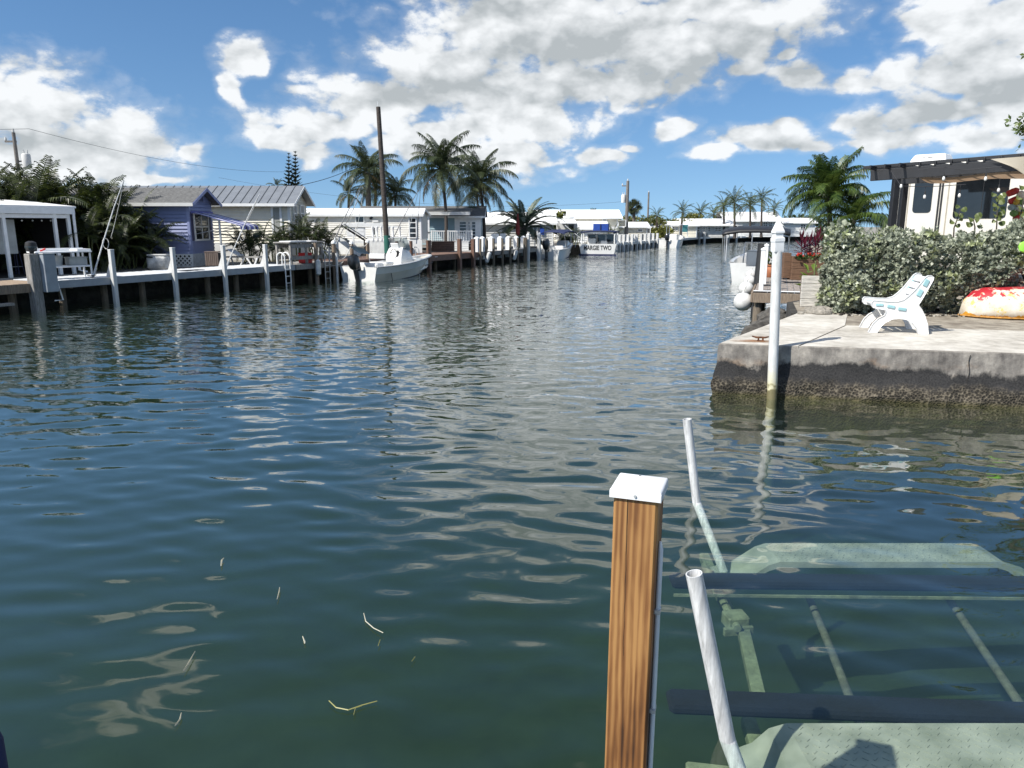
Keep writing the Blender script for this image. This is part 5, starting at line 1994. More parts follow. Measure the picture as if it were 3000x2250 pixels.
# tree at the right edge: only the tip of one branch reaches into the picture
M_tree = leafmat('tree_leaf', (0.04, 0.075, 0.015), (0.14, 0.19, 0.045), 0.45, 4.0, 0.35)
tb = pos(2985, 378, 13.0)
tr_ = thing('shade_tree', 'leafy branch of a tree reaching in at the upper right edge', 'tree', (tb.x + 1.6, 13.6, LAND))
loc0 = Vector((tb.x + 1.6, 13.6, LAND))
G().tube([(0, 0, 0), (0.1, 0, 1.6), (-0.1, 0, 3.4)], [0.12, 0.10, 0.06], 8).build('trunk', M_bark, tr_, True)
G().tube([(-0.02, 0, 2.6), (-0.8, -0.3, 3.1), Vector((tb.x, tb.y, tb.z)) - loc0], [0.05, 0.03, 0.01], 6).build('limb', M_bark, tr_, True)
cr_ = G()
leaf_cloud(cr_, [Vector((tb.x + 0.10 + rr_.gauss(0, .07), tb.y + rr_.gauss(0, .08), tb.z + rr_.gauss(0, .055))) - loc0 for _ in range(26)], 0.085, rr_, 0.42, 5)
leaf_cloud(cr_, [Vector((rr_.gauss(0.3, .5), rr_.gauss(0, .6), 3.7 + rr_.gauss(0, .45))) for _ in range(260)], 0.10, rr_, 0.42, 5)
cr_.build('crown', M_tree, tr_, fix=False)
# ------------------------------------------------------------------ house kit
def lap_rows(a0, a1, z0, z1, step, P, clip=None):
    """lapped siding as one zigzag sheet; P(a, depth, z) places a point; clip(z) narrows the row"""
    rows_ = []
    z = z0
    while z < z1 - 1e-4:
        zt = min(z + step, z1)
        for zz_, dp in ((z, 0.048), (zt, 0.003)):
            b0, b1 = (a0, a1) if clip is None else clip(zz_)
            rows_.append([P(b0, dp, zz_), P(b1, dp, zz_)])
        z = zt
    return rows_
class House:
    def __init__(s, name, label, px, Yc, L_, w, z_eave, z_ridge, wallm, roofm, base=0.75, floor=None, yaw=0.0, step=0.14, over=0.28, cat='house', group=None, X=None, trim=None, ridge_at=0.5, shed=False):
        s.Yc, s.Xc, s.base, s.yaw = Yc, (X if X is not None else xat(px, Yc, base)), base, yaw
        s.t = thing(name, label, cat, (s.Xc, Yc, base), yaw, group)
        s.L, s.w, s.ze, s.zr, s.step = L_, w, z_eave - base, z_ridge - base, step
        s.trim = trim or M_white
        f = (floor - base) if floor else 0.0
        s.f = f
        # shell
        g = G().span((-L_, 0.03, f), (-0.03, w, s.ze - 0.02))
        g.build('wall', wallm, s.t)
        G().grid(lap_rows(-L_, 0, f, s.ze, step, lambda a, d, z: (a, 0.03 - d, z))).build('siding', wallm, s.t, fix=False)
        G().grid(lap_rows(0, w, f, s.ze, step, lambda a, d, z: (d - 0.03, a, z))).build('siding', wallm, s.t, fix=False)
        rm = ridge_at * w
        if s.zr > s.ze + 0.05 and not shed:
            def clip(z):
                t = min(1.0, (z - s.ze) / (s.zr - s.ze))
                return (rm * t, w - (w - rm) * t)
            G().grid(lap_rows(0, w, s.ze, s.zr - 0.01, step, lambda a, d, z: (d - 0.03, a, z), clip)).build('gable', wallm, s.t, fix=False)
            # two roof slopes
            for sgn in (0, 1):
                y0 = -over if sgn == 0 else w + over
                sl = (s.zr - s.ze) / (rm if sgn == 0 else w - rm)
                z0 = s.ze - sl * over + 0.02
                a, b = Vector((0, y0, z0)), Vector((0, rm, s.zr + 0.02))
                nrm = Vector((0, -(b - a).z, (b - a).y)).normalized() * (0.05 if sgn == 0 else -0.05)
                if nrm.z < 0:
                    nrm = -nrm
                g = G()
                g.prism([(a.y, a.z), (b.y, b.z), (b.y + nrm.y * 0, b.z + 0.055), (a.y + nrm.y, a.z + nrm.z)], -L_ - over, over, 0)
                ro = g.build('roof', roofm, s.t)
                if sgn == 0:
                    s.roof0 = ro
                    s.slope = (a, b, nrm)
        else:
            g = G()
            g.prism([(-over, s.ze), (w + over, s.zr if shed else s.ze), (w + over, (s.zr if shed else s.ze) + 0.05), (w * 0.5, s.zr + 0.06), (-over, s.ze + 0.06)], -L_ - over, over, 0)
            s.roof0 = g.build('roof', roofm, s.t)
        # fascia board along the near eave, bargeboards on the end
        sl = (s.zr - s.ze) / max(rm, 0.1) if not shed and s.zr > s.ze + 0.05 else 0
        G().box(((-L_) / 2, -over - 0.012, s.ze - sl * over), (L_ + 2 * over, 0.02, 0.13)).build('fascia', M_greywall if s.trim is not M_white else M_white, s.t)
        if sl:
            for sgn, y0 in ((0, -over), (1, w + over)):
                G().bar((over + 0.012, y0, s.ze - sl * over + 0.0), (over + 0.012, rm, s.zr + 0.0), 0.022, 0.12, up=(1, 0, 0) if False else (0, 0, 1)).build('bargeboard', s.trim, s.t)
        G().box((-0.05, -0.004, (s.ze + f) / 2), (0.10, 0.03, s.ze - f)).build('corner_board', s.trim, s.t)
        G().box((0.004, 0.05, (s.ze + f) / 2), (0.03, 0.10, s.ze - f)).build('corner_board', s.trim, s.t)
    def nx(s, px, py):
        """local x, z on the near wall under a picture point"""
        z = zat(py, s.Yc)
        return xat(px, s.Yc, z) - s.Xc, z - s.base
    def ey(s, px, py):
        """local y, z on the end wall"""
        k = (px - 1500.0) / FPX
        z = 2.0
        for _ in range(5):
            Y_ = (s.Xc / k - (EYE - z) * ST) / CT
            z = zat(py, Y_)
        return Y_ - s.Yc, z - s.base
    def win(s, side, a0, a1, z0, z1, nv=1, nh=2, fm=None, pm=None, fw=0.06, name='window', proud=0.0):
        fm, pm = fm or M_white, pm or M_pane
        if a1 < a0:
            a0, a1 = a1, a0
        if z1 < z0:
            z0, z1 = z1, z0
        def P(a, d, z):
            return (a, -d + 0.002, z) if side == 'n' else (d - 0.002, a, z)
        def B(g, aa, ab, da, db, za, zb):
            p, q = P(aa, da, za), P(ab, db, zb)
            return g.span(p, q)
        d1 = 0.065 + proud
        o = B(G(), a0 + fw * .5, a1 - fw * .5, 0.0, 0.040 + proud, z0 + fw * .5, z1 - fw * .5).build(name, pm, s.t)
        for (aa, ab, za, zb) in ((a0, a1, z1 - fw, z1), (a0, a1, z0, z0 + fw), (a0, a0 + fw, z0 + fw, z1 - fw), (a1 - fw, a1, z0 + fw, z1 - fw)):
            B(G(), aa, ab, 0.0, d1, za, zb).build('frame', fm, o)
        for k in range(1, nv):
            a = a0 + (a1 - a0) * k / nv
            B(G(), a - fw * .35, a + fw * .35, 0.0, d1 - 0.006, z0 + fw, z1 - fw).build('mullion', fm, o)
        for k in range(1, nh):
            z = z0 + (z1 - z0) * k / nh
            B(G(), a0 + fw, a1 - fw, 0.0, d1 - 0.012, z - fw * .4, z + fw * .4).build('transom', fm, o)
        return o
    def nwin(s, px0, py0, px1, py1, **k):
        a0, z1 = s.nx(px0, py0)
        a1, z0 = s.nx(px1, py1)
        return s.win('n', a0, a1, z0, z1, **k)
    def ewin(s, px0, py0, px1, py1, **k):
        a0, z1 = s.ey(px0, py0)
        a1, z0 = s.ey(px1, py1)
        return s.win('e', a0, a1, z0, z1, **k)
    def seams(s, m, gap=0.42):
        """standing seams on the near slope"""
        a, b, nrm = s.slope
        x = -s.L
        while x < 0.25:
            G().bar((x, a.y + nrm.y, a.z + nrm.z + 0.012), (x, b.y + nrm.y * 0, b.z + 0.055 + 0.01), 0.025, 0.03).build('seam', m, s.roof0)
            x += gap
M_purple = mat('periwinkle_siding', (0.22, 0.255, 0.43), 0.55, var=0.06, scale=2)
M_purpled = mat('navy_shutter', (0.035, 0.04, 0.10), 0.6, var=0.1)
M_cream = mat('cream_siding', (0.76, 0.72, 0.60), 0.5, var=0.06, scale=2)
M_shingle = mat('grey_shingle', (0.17, 0.17, 0.165), 0.9, var=0.35, scale=10, stretch=(1, 3, 3), bump=0.5, bscale=18)
M_metalroof = mat('grey_metal_roof', (0.27, 0.285, 0.30), 0.4, metal=0.3, var=0.08, scale=2)
M_seam = mat('metal_seam', (0.16, 0.17, 0.18), 0.45, metal=0.3)
M_vinylsid = mat('ivory_vinyl_siding', (0.74, 0.72, 0.66), 0.5, var=0.06, scale=2)
M_bluesid = mat('pale_blue_siding', (0.30, 0.42, 0.47), 0.5, var=0.06, scale=2)
M_greywall = mat('light_grey_wall', (0.60, 0.60, 0.58), 0.6, var=0.08, scale=1.5)
M_shutter = mat('grey_shutter', (0.30, 0.31, 0.29), 0.6, var=0.1, scale=6, stretch=(6, 6, 0.5))
M_lattice = mat('white_lattice', (0.74, 0.75, 0.74), 0.5, var=0.06)
M_dark = mat('painted_shade', (0.010, 0.010, 0.011), 0.9)  # near-black colour standing in for shade inside and under things

# ------------------------------------------------------------------ purple cottage
h1 = House('cottage', 'periwinkle blue cottage with striped awning and grey shingle roof', 567, 29.9, 6.5, 2.3, zat(589, 29.9), zat(555, 31.0), M_purple, M_shingle, base=LAND, floor=zat(744, 29.9), trim=M_purple, over=0.32)
a0, z1 = h1.ey(570, 622)
a1, z0 = h1.ey(619, 704)
h1.win('e', 0.32, 1.75, z0, z1, nv=2, nh=2, fw=0.075)
for (ya, yb) in ((0.06, 0.28), (1.79, 2.05)):
    G().span((0.0, ya, z0 + 0.02), (0.035, yb, z1)).build('shutter', M_purpled, h1.t)
G().span((-0.01, 0.85, h1.ze + 0.02), (0.03, 1.45, h1.zr - 0.12)).build('gable_vent', M_purpled, h1.t)
# lattice skirt
def lattice(parent, P, a0, a1, z0, z1, step=0.16, w=0.03, m=None):
    """diagonal slats, each a piece of its own"""
    m = m or M_lattice
    W_, H2 = a1 - a0, z1 - z0
    n_ = int((W_ + H2) / step)
    for k in range(n_ + 1):
        t = k * step
        for sgn in (1, -1):
            pa = (min(t, W_), max(0.0, t - W_))
            pb = (max(0.0, t - H2), min(t, H2))
            if sgn < 0:
                pa, pb = (W_ - pa[0], pa[1]), (W_ - pb[0], pb[1])
            if math.hypot(pa[0] - pb[0], pa[1] - pb[1]) < 0.05:
                continue
            d_ = 0.012 if sgn > 0 else 0.022
            G().bar(P(a0 + pa[0], d_, z0 + pa[1]), P(a0 + pb[0], d_, z0 + pb[1]), 0.008, w, up=P(0, 1, 0) if False else (0, 0, 1)).build('slat', m, parent)
Pn = lambda a, d, z: (a, -d, z)
G().span((-6.5, 0.05, 0), (-0.04, 0.10, h1.f)).build('skirt', M_dark, h1.t)  # near-black sheet puts the shade below the floor into colour
x0_, _ = h1.nx(512, 760)
lt = G().span((x0_ - 0.05, -0.012, 0.0), (x0_, 0.03, h1.f)).span((-0.06, -0.012, 0.0), (0.0, 0.03, h1.f)).span((x0_, -0.012, h1.f - 0.05), (-0.06, 0.03, h1.f)).span((x0_, -0.012, 0.0), (-0.06, 0.03, 0.05)).build('skirt_frame', M_lattice, h1.t)
lattice(lt, Pn, x0_, -0.06, 0.05, h1.f - 0.05, 0.17, 0.05)
G().span((-0.03, 0.0, 0.0), (0.015, 2.3, h1.f - 0.002)).build('skirt', mat('pale_block', (0.55, 0.58, 0.60), 0.7, var=0.15, scale=8), h1.t)
# striped awning
def awning():
    Y0, Y1 = 0.10, 2.2
    zt = h1.ze - 0.42
    zb = zt - 0.52
    xo = 1.95
    n_ = 11
    cols = [M_aw1, M_aw2, M_aw1, M_aw3, M_aw1, M_aw2, M_aw1, M_aw1, M_aw2, M_aw3, M_aw1]
    root = G().bar((0.05, Y0, zt), (0.05, Y1, zt), 0.07, 0.09).build('awning', M_aw1, h1.t)
    for k in range(n_):
        ya, yb = Y0 + (Y1 - Y0) * k / n_, Y0 + (Y1 - Y0) * (k + 1) / n_
        rows_ = []
        for y_ in (ya, yb):
            rows_.append([(0.04, y_, zt), (0.5, y_, zt - 0.11), (1.1, y_, zt - 0.28), (1.6, y_, zt - 0.42), (xo - 0.08, y_, zb + 0.03), (xo, y_, zb - 0.04), (xo + 0.01, y_, zb - 0.16)])
        o = G().grid(rows_).build('awning_strip', cols[k], root, fix=False)
        sm_ = o.modifiers.new('t', 'SOLIDIFY')
        sm_.thickness = 0.008
    for y_ in (0.35, 1.95):
        G().tube([(0.04, y_, zt - 0.85), (1.75, y_, zb + 0.02)], 0.015, 6).build('awning_arm', M_alu, root)
M_aw1 = mat('awning_blue', (0.14, 0.15, 0.40), 0.8, var=0.08)
M_aw2 = mat('awning_white', (0.70, 0.70, 0.72), 0.8, var=0.06)
M_aw3 = mat('awning_navy', (0.02, 0.022, 0.06), 0.8, var=0.1)
awning()
ap = h1.nx(640, 740)
G().tube([(1.05, 0.3, 0.0), (1.05, 0.3, h1.ze - 0.72)], 0.045, 10).build('awning_post', M_alumatt, h1.t)

# ------------------------------------------------------------------ cream cottage with metal roof
h2 = House('cottage', 'cream sided cottage with grey standing seam metal roof', 857, 36.0, 11.0, 3.0, zat(590, 36.0), zat(549, 37.5), M_cream, M_metalroof, base=LAND, floor=zat(712, 36.0), over=0.35)
h2.seams(M_seam, 0.42)
h2.nwin(793, 602, 830, 688, nv=1, nh=1, pm=M_shutter, fw=0.10)
for (pa, pb) in ((856, 869), (876, 890)):
    h2.ewin(pa, 600, pb, 650, nv=1, nh=2, fw=0.06, pm=M_shutter)
G().span((-11, 0.0, 0.0), (-0.02, 0.035, h2.f - 0.01)).build('skirt', M_greywall, h2.t)
G().span((-0.06, 0.04, 0.0), (-0.012, 3.0, h2.f - 0.01)).build('skirt', M_greywall, h2.t)

# ------------------------------------------------------------------ ivory trailer home with flat white roof
h3 = House('trailer_home', 'long ivory trailer home with white flat roof behind the moored boat', 1236, 43.2, 13.0, 3.4, zat(628, 43.2), zat(613, 43.2), M_vinylsid, M_roofw, base=LAND, floor=zat(702, 43.2), over=0.16, shed=False, step=0.10, ridge_at=0.25)
h3.nwin(1197, 637, 1222, 698, nv=1, nh=4, fw=0.055)
wv = h3.nwin(1041, 633, 1068, 653, nv=1, nh=1, fw=0.04)
h3.nwin(1090, 665, 1102, 690, nv=1, nh=1, fw=0.04)
p_, z_ = h3.nx(1088, 639)
G().box((p_, -0.05, z_), (0.14, 0.05, 0.18), Quaternion((0, 1, 0), R(45)), 0.01).build('plaque', M_black, h3.t)
p_, z_ = h3.nx(1100, 648)
G().box((p_, -0.05, z_), (0.34, 0.04, 0.13), None, 0.01).build('meter_box', M_greywall, h3.t)
G().span((-13, -0.01, 0.0), (0.02, 0.03, h3.f - 0.006)).build('skirt', M_white, h3.t)

# ------------------------------------------------------------------ grey-blue porch house
h4 = House('porch_house', 'pale blue porch house with grey shingle gable behind the coconut palms', 1409, 50.5, 8.0, 4.0, zat(632, 50.5), zat(607, 52.5), M_bluesid, M_shingle, base=LAND, floor=zat(716, 50.5), over=0.3)
# enclosed near corner: white french doors
a0, z1 = h4.nx(1345, 646)
G().span((a0 - 0.3, -0.055, h4.f), (0.015, -0.004, z1 + 0.22)).build('door_wall', M_white, h4.t)
h4.nwin(1345, 648, 1368, 686, nv=1, nh=4, proud=0.06, fw=0.05)
h4.nwin(1371, 648, 1378, 698, nv=1, nh=5, proud=0.06, fw=0.04)
h4.nwin(1381, 648, 1395, 698, nv=1, nh=5, proud=0.06, fw=0.05)
# porch gallery
for px in (1262, 1311):
    a, zt = h4.nx(px, 622)
    G().box((a, -1.4, (zt + h4.f) / 2), (0.11, 0.11, zt - h4.f), None, 0.006).build('post', M_white, h4.t)
a, zt = h4.nx(1236, 612)
G().prism([(-1.6, zt - 0.28), (0.4, zt - 0.02), (0.4, zt + 0.05), (-1.6, zt - 0.2)], a - 0.1, -0.6, 0).build('porch_roof', M_shingle, h4.t)
G().span((a, -1.62, zt - 0.42), (-0.6, -1.55, zt - 0.22)).build('porch_fascia', M_greywall, h4.t)
G().span((a - 0.2, -1.6, h4.f - 0.12), (0.0, -0.03, h4.f - 0.01)).build('porch_floor', M_woodgrey, h4.t)
for (pa, pb) in ((1272, 1318), (1320, 1368), (1370, 1386)):
    xa, _ = h4.nx(pa, 700)
    xb, _ = h4.nx(pb, 700)
    zr0 = h4.f + 0.85
    rl = G().span((xa, -1.58, zr0), (xb, -1.52, zr0 + 0.06)).build('railing', M_white, h4.t)
    G().span((xa, -1.57, h4.f + 0.08), (xb, -1.53, h4.f + 0.13)).build('lower_rail', M_white, rl)
    n_ = int((xb - xa) / 0.13)
    for k in range(n_ + 1):
        x_ = xa + (xb - xa) * k / max(1, n_)
        G().span((x_ - 0.018, -1.568, h4.f + 0.13), (x_ + 0.018, -1.532, zr0)).build('baluster', M_white, rl)
    for x_ in (xa, xb):
        G().box((x_, -1.55, h4.f + 0.46), (0.09, 0.09, 0.94), None, 0.005).build('newel', M_white, rl)
x_, _ = h4.nx(1243, 690)
gr = thing('gas_grill', 'black gas grill on the blue house porch', 'grill', (h4.Xc + x_, 49.2, LAND + h4.f))
G().box((0, 0, 0.45), (0.6, 0.45, 0.7), None, 0.02).build('cabinet', M_alumatt, gr)
G().lathe([(0.30, 0.82), (0.30, 0.95), (0.22, 1.12), (0.05, 1.16)], 12).build('lid', M_black, gr, True)
G().box((0.45, 0, 0.80), (0.3, 0.4, 0.04), None, 0.01).build('side_shelf', M_black, gr)

# ------------------------------------------------------------------ white dock with grey fascia
S0, S1 = qs(150), qs(862)
wd = thing('dock', 'long pale dock with grey fascia along the far bank', 'dock', quay(0, 0, 0), PI / 2 - HEAD)
# local: x along the quay, y inland
def board_row(parent, s0, s1, d0, d1, z, m, wid=0.14, gap=0.008, name='plank'):
    me = G().box((0, 0, 0), (wid - gap, d1 - d0, 0.032), None, 0.004).mesh(name)
    me.materials.append(m)
    s = s0 + wid / 2
    k = 0
    while s < s1:
        o = link(name, me, parent, (s, (d0 + d1) / 2, z + 0.0015 * ((k * 37) % 5 - 2)))
        s += wid
        k += 1
board_row(wd, S0, S1, 0.04, 1.75, 0.735, M_deckw)
G().span((S0, -0.03, 0.535), (S1, 0.03, 0.752)).build('fascia', M_grey, wd)
G().span((S1, 0.0, 0.535), (S1 + 0.05, 1.75, 0.75)).build('fascia', M_grey, wd)
for k in range(9):
    s = S0 + 0.6 + 1.35 * k
    if s < S1:
        G().tube([(s, 0.5, -2.4), (s, 0.5, 0.70)], 0.10, 8).build('support_pile', M_piling, wd, True)
        G().span((s - 0.05, 0.04, 0.5), (s + 0.05, 1.7, 0.70)).build('joist', M_wood, wd)
pts_ = [(325, 733, 'first, nearest the rigging pole'), (505, 727, 'second, before the white lattice'), (653, 721, 'third, before the slatted deck box'), (776, 718, 'fourth, beside the white swim ladder')]
M_pilew = mat('white_square_pile', (0.63, 0.635, 0.62), 0.6, var=0.14, scale=6, stretch=(2, 2, 0.3))
for (px, py, lab) in pts_:
    s = qs(px, -0.11, 1.5)
    p = quay(s, -0.11, 0)
    t_ = thing('dock_pile', 'white square pile on the pale dock, ' + lab, 'pile', (p.x, p.y, -2.3), PI / 2 - HEAD, 'white piles of the pale dock')
    H2 = zat(py, p.y) + 2.3
    G().box((0, 0, H2 / 2), (0.13, 0.13, H2), None, 0.01).build('shaft', M_pilew, t_)
    G().lathe([(0.078, 2.28), (0.085, 2.32), (0.08, 2.42)], 10).build('waterline_sleeve', M_rubber, t_) if False else None
    G().prism([(0.08, 2.3 + 0.77), (0.32, 2.3 + 0.77), (0.12, 2.3 + 1.18), (0.08, 2.3 + 1.4)], -0.012, 0.012, 0).build('gusset', M_greywall, t_)
    G().box((0, 0, H2 + 0.012), (0.14, 0.14, 0.025), None, 0.006).build('cap', M_white, t_)
# small things lying on the pale dock
q = qp(270, 0.25, 0.76)
c_ = thing('dock_cleat', 'black mooring cleat on the pale dock by the rigging pole', 'cleat', (q.x, q.y, 0.757), PI / 2 - HEAD)
G().box((0, 0, 0.01), (0.08, 0.05, 0.02)).build('base', M_rubber, c_)
G().tube([(-0.14, 0, 0.07), (-0.05, 0, 0.055), (0.05, 0, 0.055), (0.14, 0, 0.07)], 0.014, 6).build('horn', M_rubber, c_)
q = qp(560, 0.5, 0.76)
mt = G().box((0, 0, 0.01), (0.85, 0.4, 0.012), None, 0.004).build('mat', M_rubber, None, loc=(q.x, q.y, 0.756))
mt.rotation_euler = (0, 0, PI / 2 - HEAD)
tag(mt, 'crumpled dark mat on the pale dock before the cottage', 'mat')
# leaning rigging poles (mooring whips)
def whip(label, base, tip, r0=0.03, r1=0.012, line=None, name='mooring_whip', m=None, coil=None):
    base, tip = Vector(base), Vector(tip)
    t_ = thing(name, label, 'mooring whip', base)
    d = tip - base
    bow = Vector((0, 0, 0.04 * d.length))
    G().tube([Vector((0, 0, 0)), d * 0.35 + bow * 0.5, d * 0.7 + bow * 0.6, d], [r0, r0 * 0.85, (r0 + r1) / 2, r1], 8).build('pole', m or M_alu, t_, True)
    G().tube([(0, 0, -0.02), d.normalized() * 0.3], r0 * 1.4, 8).build('socket', M_alumatt, t_, True)
    if line:
        e = Vector(line) - base
        G().tube([d, d.lerp(e, 0.4) + Vector((0, 0, -0.06)), d.lerp(e, 0.8) + Vector((0, 0, -0.05)), e], 0.010, 5).build('line', M_rope, t_)
    if coil:
        c = Vector(coil) - base
        pts2 = [c + Vector((0.09 * math.cos(a), 0.02 * math.sin(2 * a), -0.16 + 0.16 * math.sin(a))) for a in [k * 0.5 for k in range(14)]]
        G().tube(pts2, 0.011, 5).build('rope_loop', M_rope, t_)
    return t_
b_ = qp(272, 0.3, 0.76)
whip('slender rigging pole leaning over the pale dock before the dark palms', (b_.x, b_.y, 0.76), pos(363, 527, b_.y + 0.6), 0.024, 0.010, pos(325, 696, b_.y + 0.4), coil=pos(308, 698, b_.y + 0.3), m=M_pvc)
b_ = qp(661, 0.4, 0.76)
whip('slender rigging pole leaning before the cream cottage wall', (b_.x, b_.y, 0.76), pos(761, 567, b_.y + 0.8), 0.022, 0.010, pos(712, 668, b_.y + 0.5), coil=pos(708, 680, b_.y + 0.4), m=M_pvc)
# white swim ladders
def ladder(label, px0, px1, py_top, py_bot, m, off_=-0.10, hoop=True):
    s = qs((px0 + px1) / 2, off_, 0.9)
    p = quay(s, off_, 0)
    t_ = thing('swim_ladder', label, 'ladder', (p.x, p.y, 0.0), PI / 2 - HEAD)
    w = abs(xat(px1, p.y, 0.9) - xat(px0, p.y, 0.9)) * 1.05
    zt, zb = zat(py_top, p.y), zat(py_bot, p.y)
    for sx in (-w / 2, w / 2):
        pts2 = [(sx, 0, zb), (sx, 0, zt - 0.18)] + [(sx, 0.2 - 0.2 * math.cos(a), zt - 0.18 + 0.18 * math.sin(a)) for a in (R(30), R(60), R(90), R(120), R(150), R(180))] + [(sx, 0.4, 0.75)]
        G().tube(pts2, 0.024, 8).build('rail', m, t_, True)
    z = zb + 0.12
    while z < 0.80:
        G().bar((-w / 2, 0, z), (w / 2, 0, z), 0.07, 0.025).build('rung', m, t_)
        z += 0.27
    return t_
ladder('white swim ladder with two hoops on the pale dock', 832, 852, 740, 838, M_white)
ladder('grey swim ladder between the timber piles', 948, 968, 735, 842, M_alumatt, -0.08)
ladder('thin grey swim ladder beyond the bow of the moored boat', 1214, 1231, 724, 796, M_alumatt, -0.08)
# rounded grey-white dock tub
q = qp(462, 2.6, 0.75)
tb_ = thing('dock_box', 'weathered white plastic tub standing before the palms', 'dock box', (q.x, q.y, LAND), R(4))
bw = abs(xat(492, q.y, 1) - xat(432, q.y, 1))
bh = zat(745, q.y) - LAND
M_tub = mat('weathered_plastic', (0.56, 0.56, 0.54), 0.6, var=0.22, scale=5)
G().box((0, 0.3, bh * 0.46), (bw, 0.7, bh * 0.92), None, 0.09).build('body', M_tub, tb_, True)
G().box((0, 0.3, bh * 0.95), (bw * 0.96, 0.66, bh * 0.10), None, 0.05).build('lid', M_tub, tb_, True)
G().box((-bw * 0.3, -0.06, bh * 0.82), (0.22, 0.03, 0.05), None, 0.01).build('handle', M_rubber, tb_)
# slatted wooden deck box
q = qp(622, 2.4, 0.75)
db = thing('slatted_box', 'brown slatted wooden deck box below the awning', 'deck box', (q.x, q.y, LAND), R(2))
bw = abs(xat(642, q.y, 1) - xat(603, q.y, 1))
bh = zat(737, q.y) - LAND
M_slat = mat('brown_slat', (0.16, 0.12, 0.10), 0.7, var=0.2, scale=6, stretch=(4, 4, 0.5))
n_ = 7
for k in range(n_):
    G().box((-bw / 2 + bw * (k + .5) / n_, 0, bh * 0.52), (bw / n_ * 0.86, 0.025, bh * 0.85), None, 0.004).build('slat', M_slat, db)
G().box((0, 0.25, bh * 0.97), (bw * 1.05, 0.55, 0.04), None, 0.006).build('lid', M_slat, db)
G().box((0, 0.25, bh * 0.5), (bw * 0.98, 0.47, bh * 0.8)).build('body', M_dark, db)
# chaise
q = qp(716, 2.3, 0.75)
cz = thing('chaise_longue', 'low white chaise longue with folding legs before the cream cottage', 'chaise', (q.x, q.y, LAND), R(-8))
G().box((0, 0, 0.34), (1.55, 0.55, 0.05), None, 0.015).build('bed', mat('taupe_sling', (0.35, 0.34, 0.31), 0.8, var=0.1), cz)
G().box((-0.35, 0, 0.52), (0.55, 0.5, 0.04), Quaternion((0, 1, 0), R(28)), 0.015).build('backrest', M_chair, cz)
for (xa, xb) in ((0.15, -0.05), (0.25, 0.45), (0.7, 0.55), (-0.7, -0.6)):
    for y_ in (-0.24, 0.24):
        G().bar((xa, y_, 0.32), (xb, y_, 0.0), 0.05, 0.06, 0.01).build('leg', M_chair, cz)

# ------------------------------------------------------------------ left edge: porch, cleaning table, power post
pY0 = quay(0, 3.4)
prs = qs(222, 3.4, 0.75)
pr = thing('screen_porch', 'white framed screen porch with dark inside at the left edge', 'porch', quay(prs, 3.4, LAND), PI / 2 - HEAD)
pe = quay(prs, 3.4)
PH = zat(617, pe.y) - LAND
PLN = 7.5
for x_ in (-0.05, -0.52, -2.15, -3.75, -5.4, -7.4):
    G().box((x_, 0, PH / 2 - 0.05), (0.10, 0.10, PH - 0.1), None, 0.006).build('post', M_vinyl, pr)
G().box((-PLN / 2, -0.06, PH - 0.02), (PLN + 0.3, 0.12, 0.20), None, 0.01).build('gutter', M_vinyl, pr)
G().box((-PLN / 2, 0.0, PH - 0.19), (PLN, 0.08, 0.12), None, 0.006).build('header', M_vinyl, pr)
G().prism([(-0.12, PH + 0.08), (3.0, PH + 0.34), (3.0, PH + 0.40), (-0.12, PH + 0.14)], -PLN, 0.2, 0).build('roof', M_roofw, pr)
G().span((-PLN, 2.9, 0.0), (0.0, 3.0, PH)).build('back_wall', M_dark, pr)  # porch shell coloured near-black in place of its indoor shade
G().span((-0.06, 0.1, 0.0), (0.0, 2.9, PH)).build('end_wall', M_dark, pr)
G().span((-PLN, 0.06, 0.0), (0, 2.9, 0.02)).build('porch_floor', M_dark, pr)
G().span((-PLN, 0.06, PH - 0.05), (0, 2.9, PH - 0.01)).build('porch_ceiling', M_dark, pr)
M_board = mat('grey_white_panel', (0.42, 0.44, 0.43), 0.7, var=0.1, scale=3)
G().span((-3.55, 0.45, 0.72), (-1.55, 0.52, PH - 0.30)).build('blind', M_board, pr)
for x_ in (-3.3, -2.7):
    G().box((x_, 0.44, PH - 0.36), (0.07, 0.02, 0.07)).build('hook', M_black, pr)
G().tube([(0.08, -0.12, PH - 0.1), (0.08, -0.10, 0.12), (0.30, -0.16, 0.05)], 0.045, 8).build('downspout', M_vinyl, pr, True)
G().tube([(-3.98, -0.10, PH - 0.1), (-3.98, -0.10, 0.12), (-3.70, -0.16, 0.05)], 0.045, 8).build('downspout', M_vinyl, pr, True)
for k, x_ in enumerate((-1.4, -1.05, -0.75, -0.45)):
    G().sphere((x_, 0.3, PH - 0.33), 0.028, 8, 6).build('lantern_bulb', M_bulb, pr, True)
# cleaning table
q = qp(185, 0.75, 0.75)
ct = thing('cleaning_table', 'white fish cleaning table with shelf on the pale dock', 'table', (q.x, q.y, 0.752), R(52))
tw = 1.55
th = zat(738, q.y) - 0.752
for (x_, y_) in ((-tw / 2 + .05, -.25), (tw / 2 - .05, -.25), (-tw / 2 + .05, .25), (tw / 2 - .05, .25)):
    G().tube([(x_, y_, 0), (x_, y_, th - 0.03)], 0.028, 8).build('leg', M_vinyl, ct, True)
for y_ in (-.25, .25):
    G().tube([(-tw / 2 + .05, y_, th * .45), (tw / 2 - .05, y_, th * .45)], 0.024, 8).build('stretcher', M_vinyl, ct, True)
G().box((0, 0, th * .47), (tw - 0.1, 0.46, 0.025)).build('shelf', M_vinyl, ct)
G().box((0, 0, th), (tw, 0.62, 0.04), None, 0.01).build('top', M_vinyl, ct)
G().box((0, 0.30, th + 0.06), (tw, 0.02, 0.09), None, 0.005).build('splash_board', M_vinyl, ct)
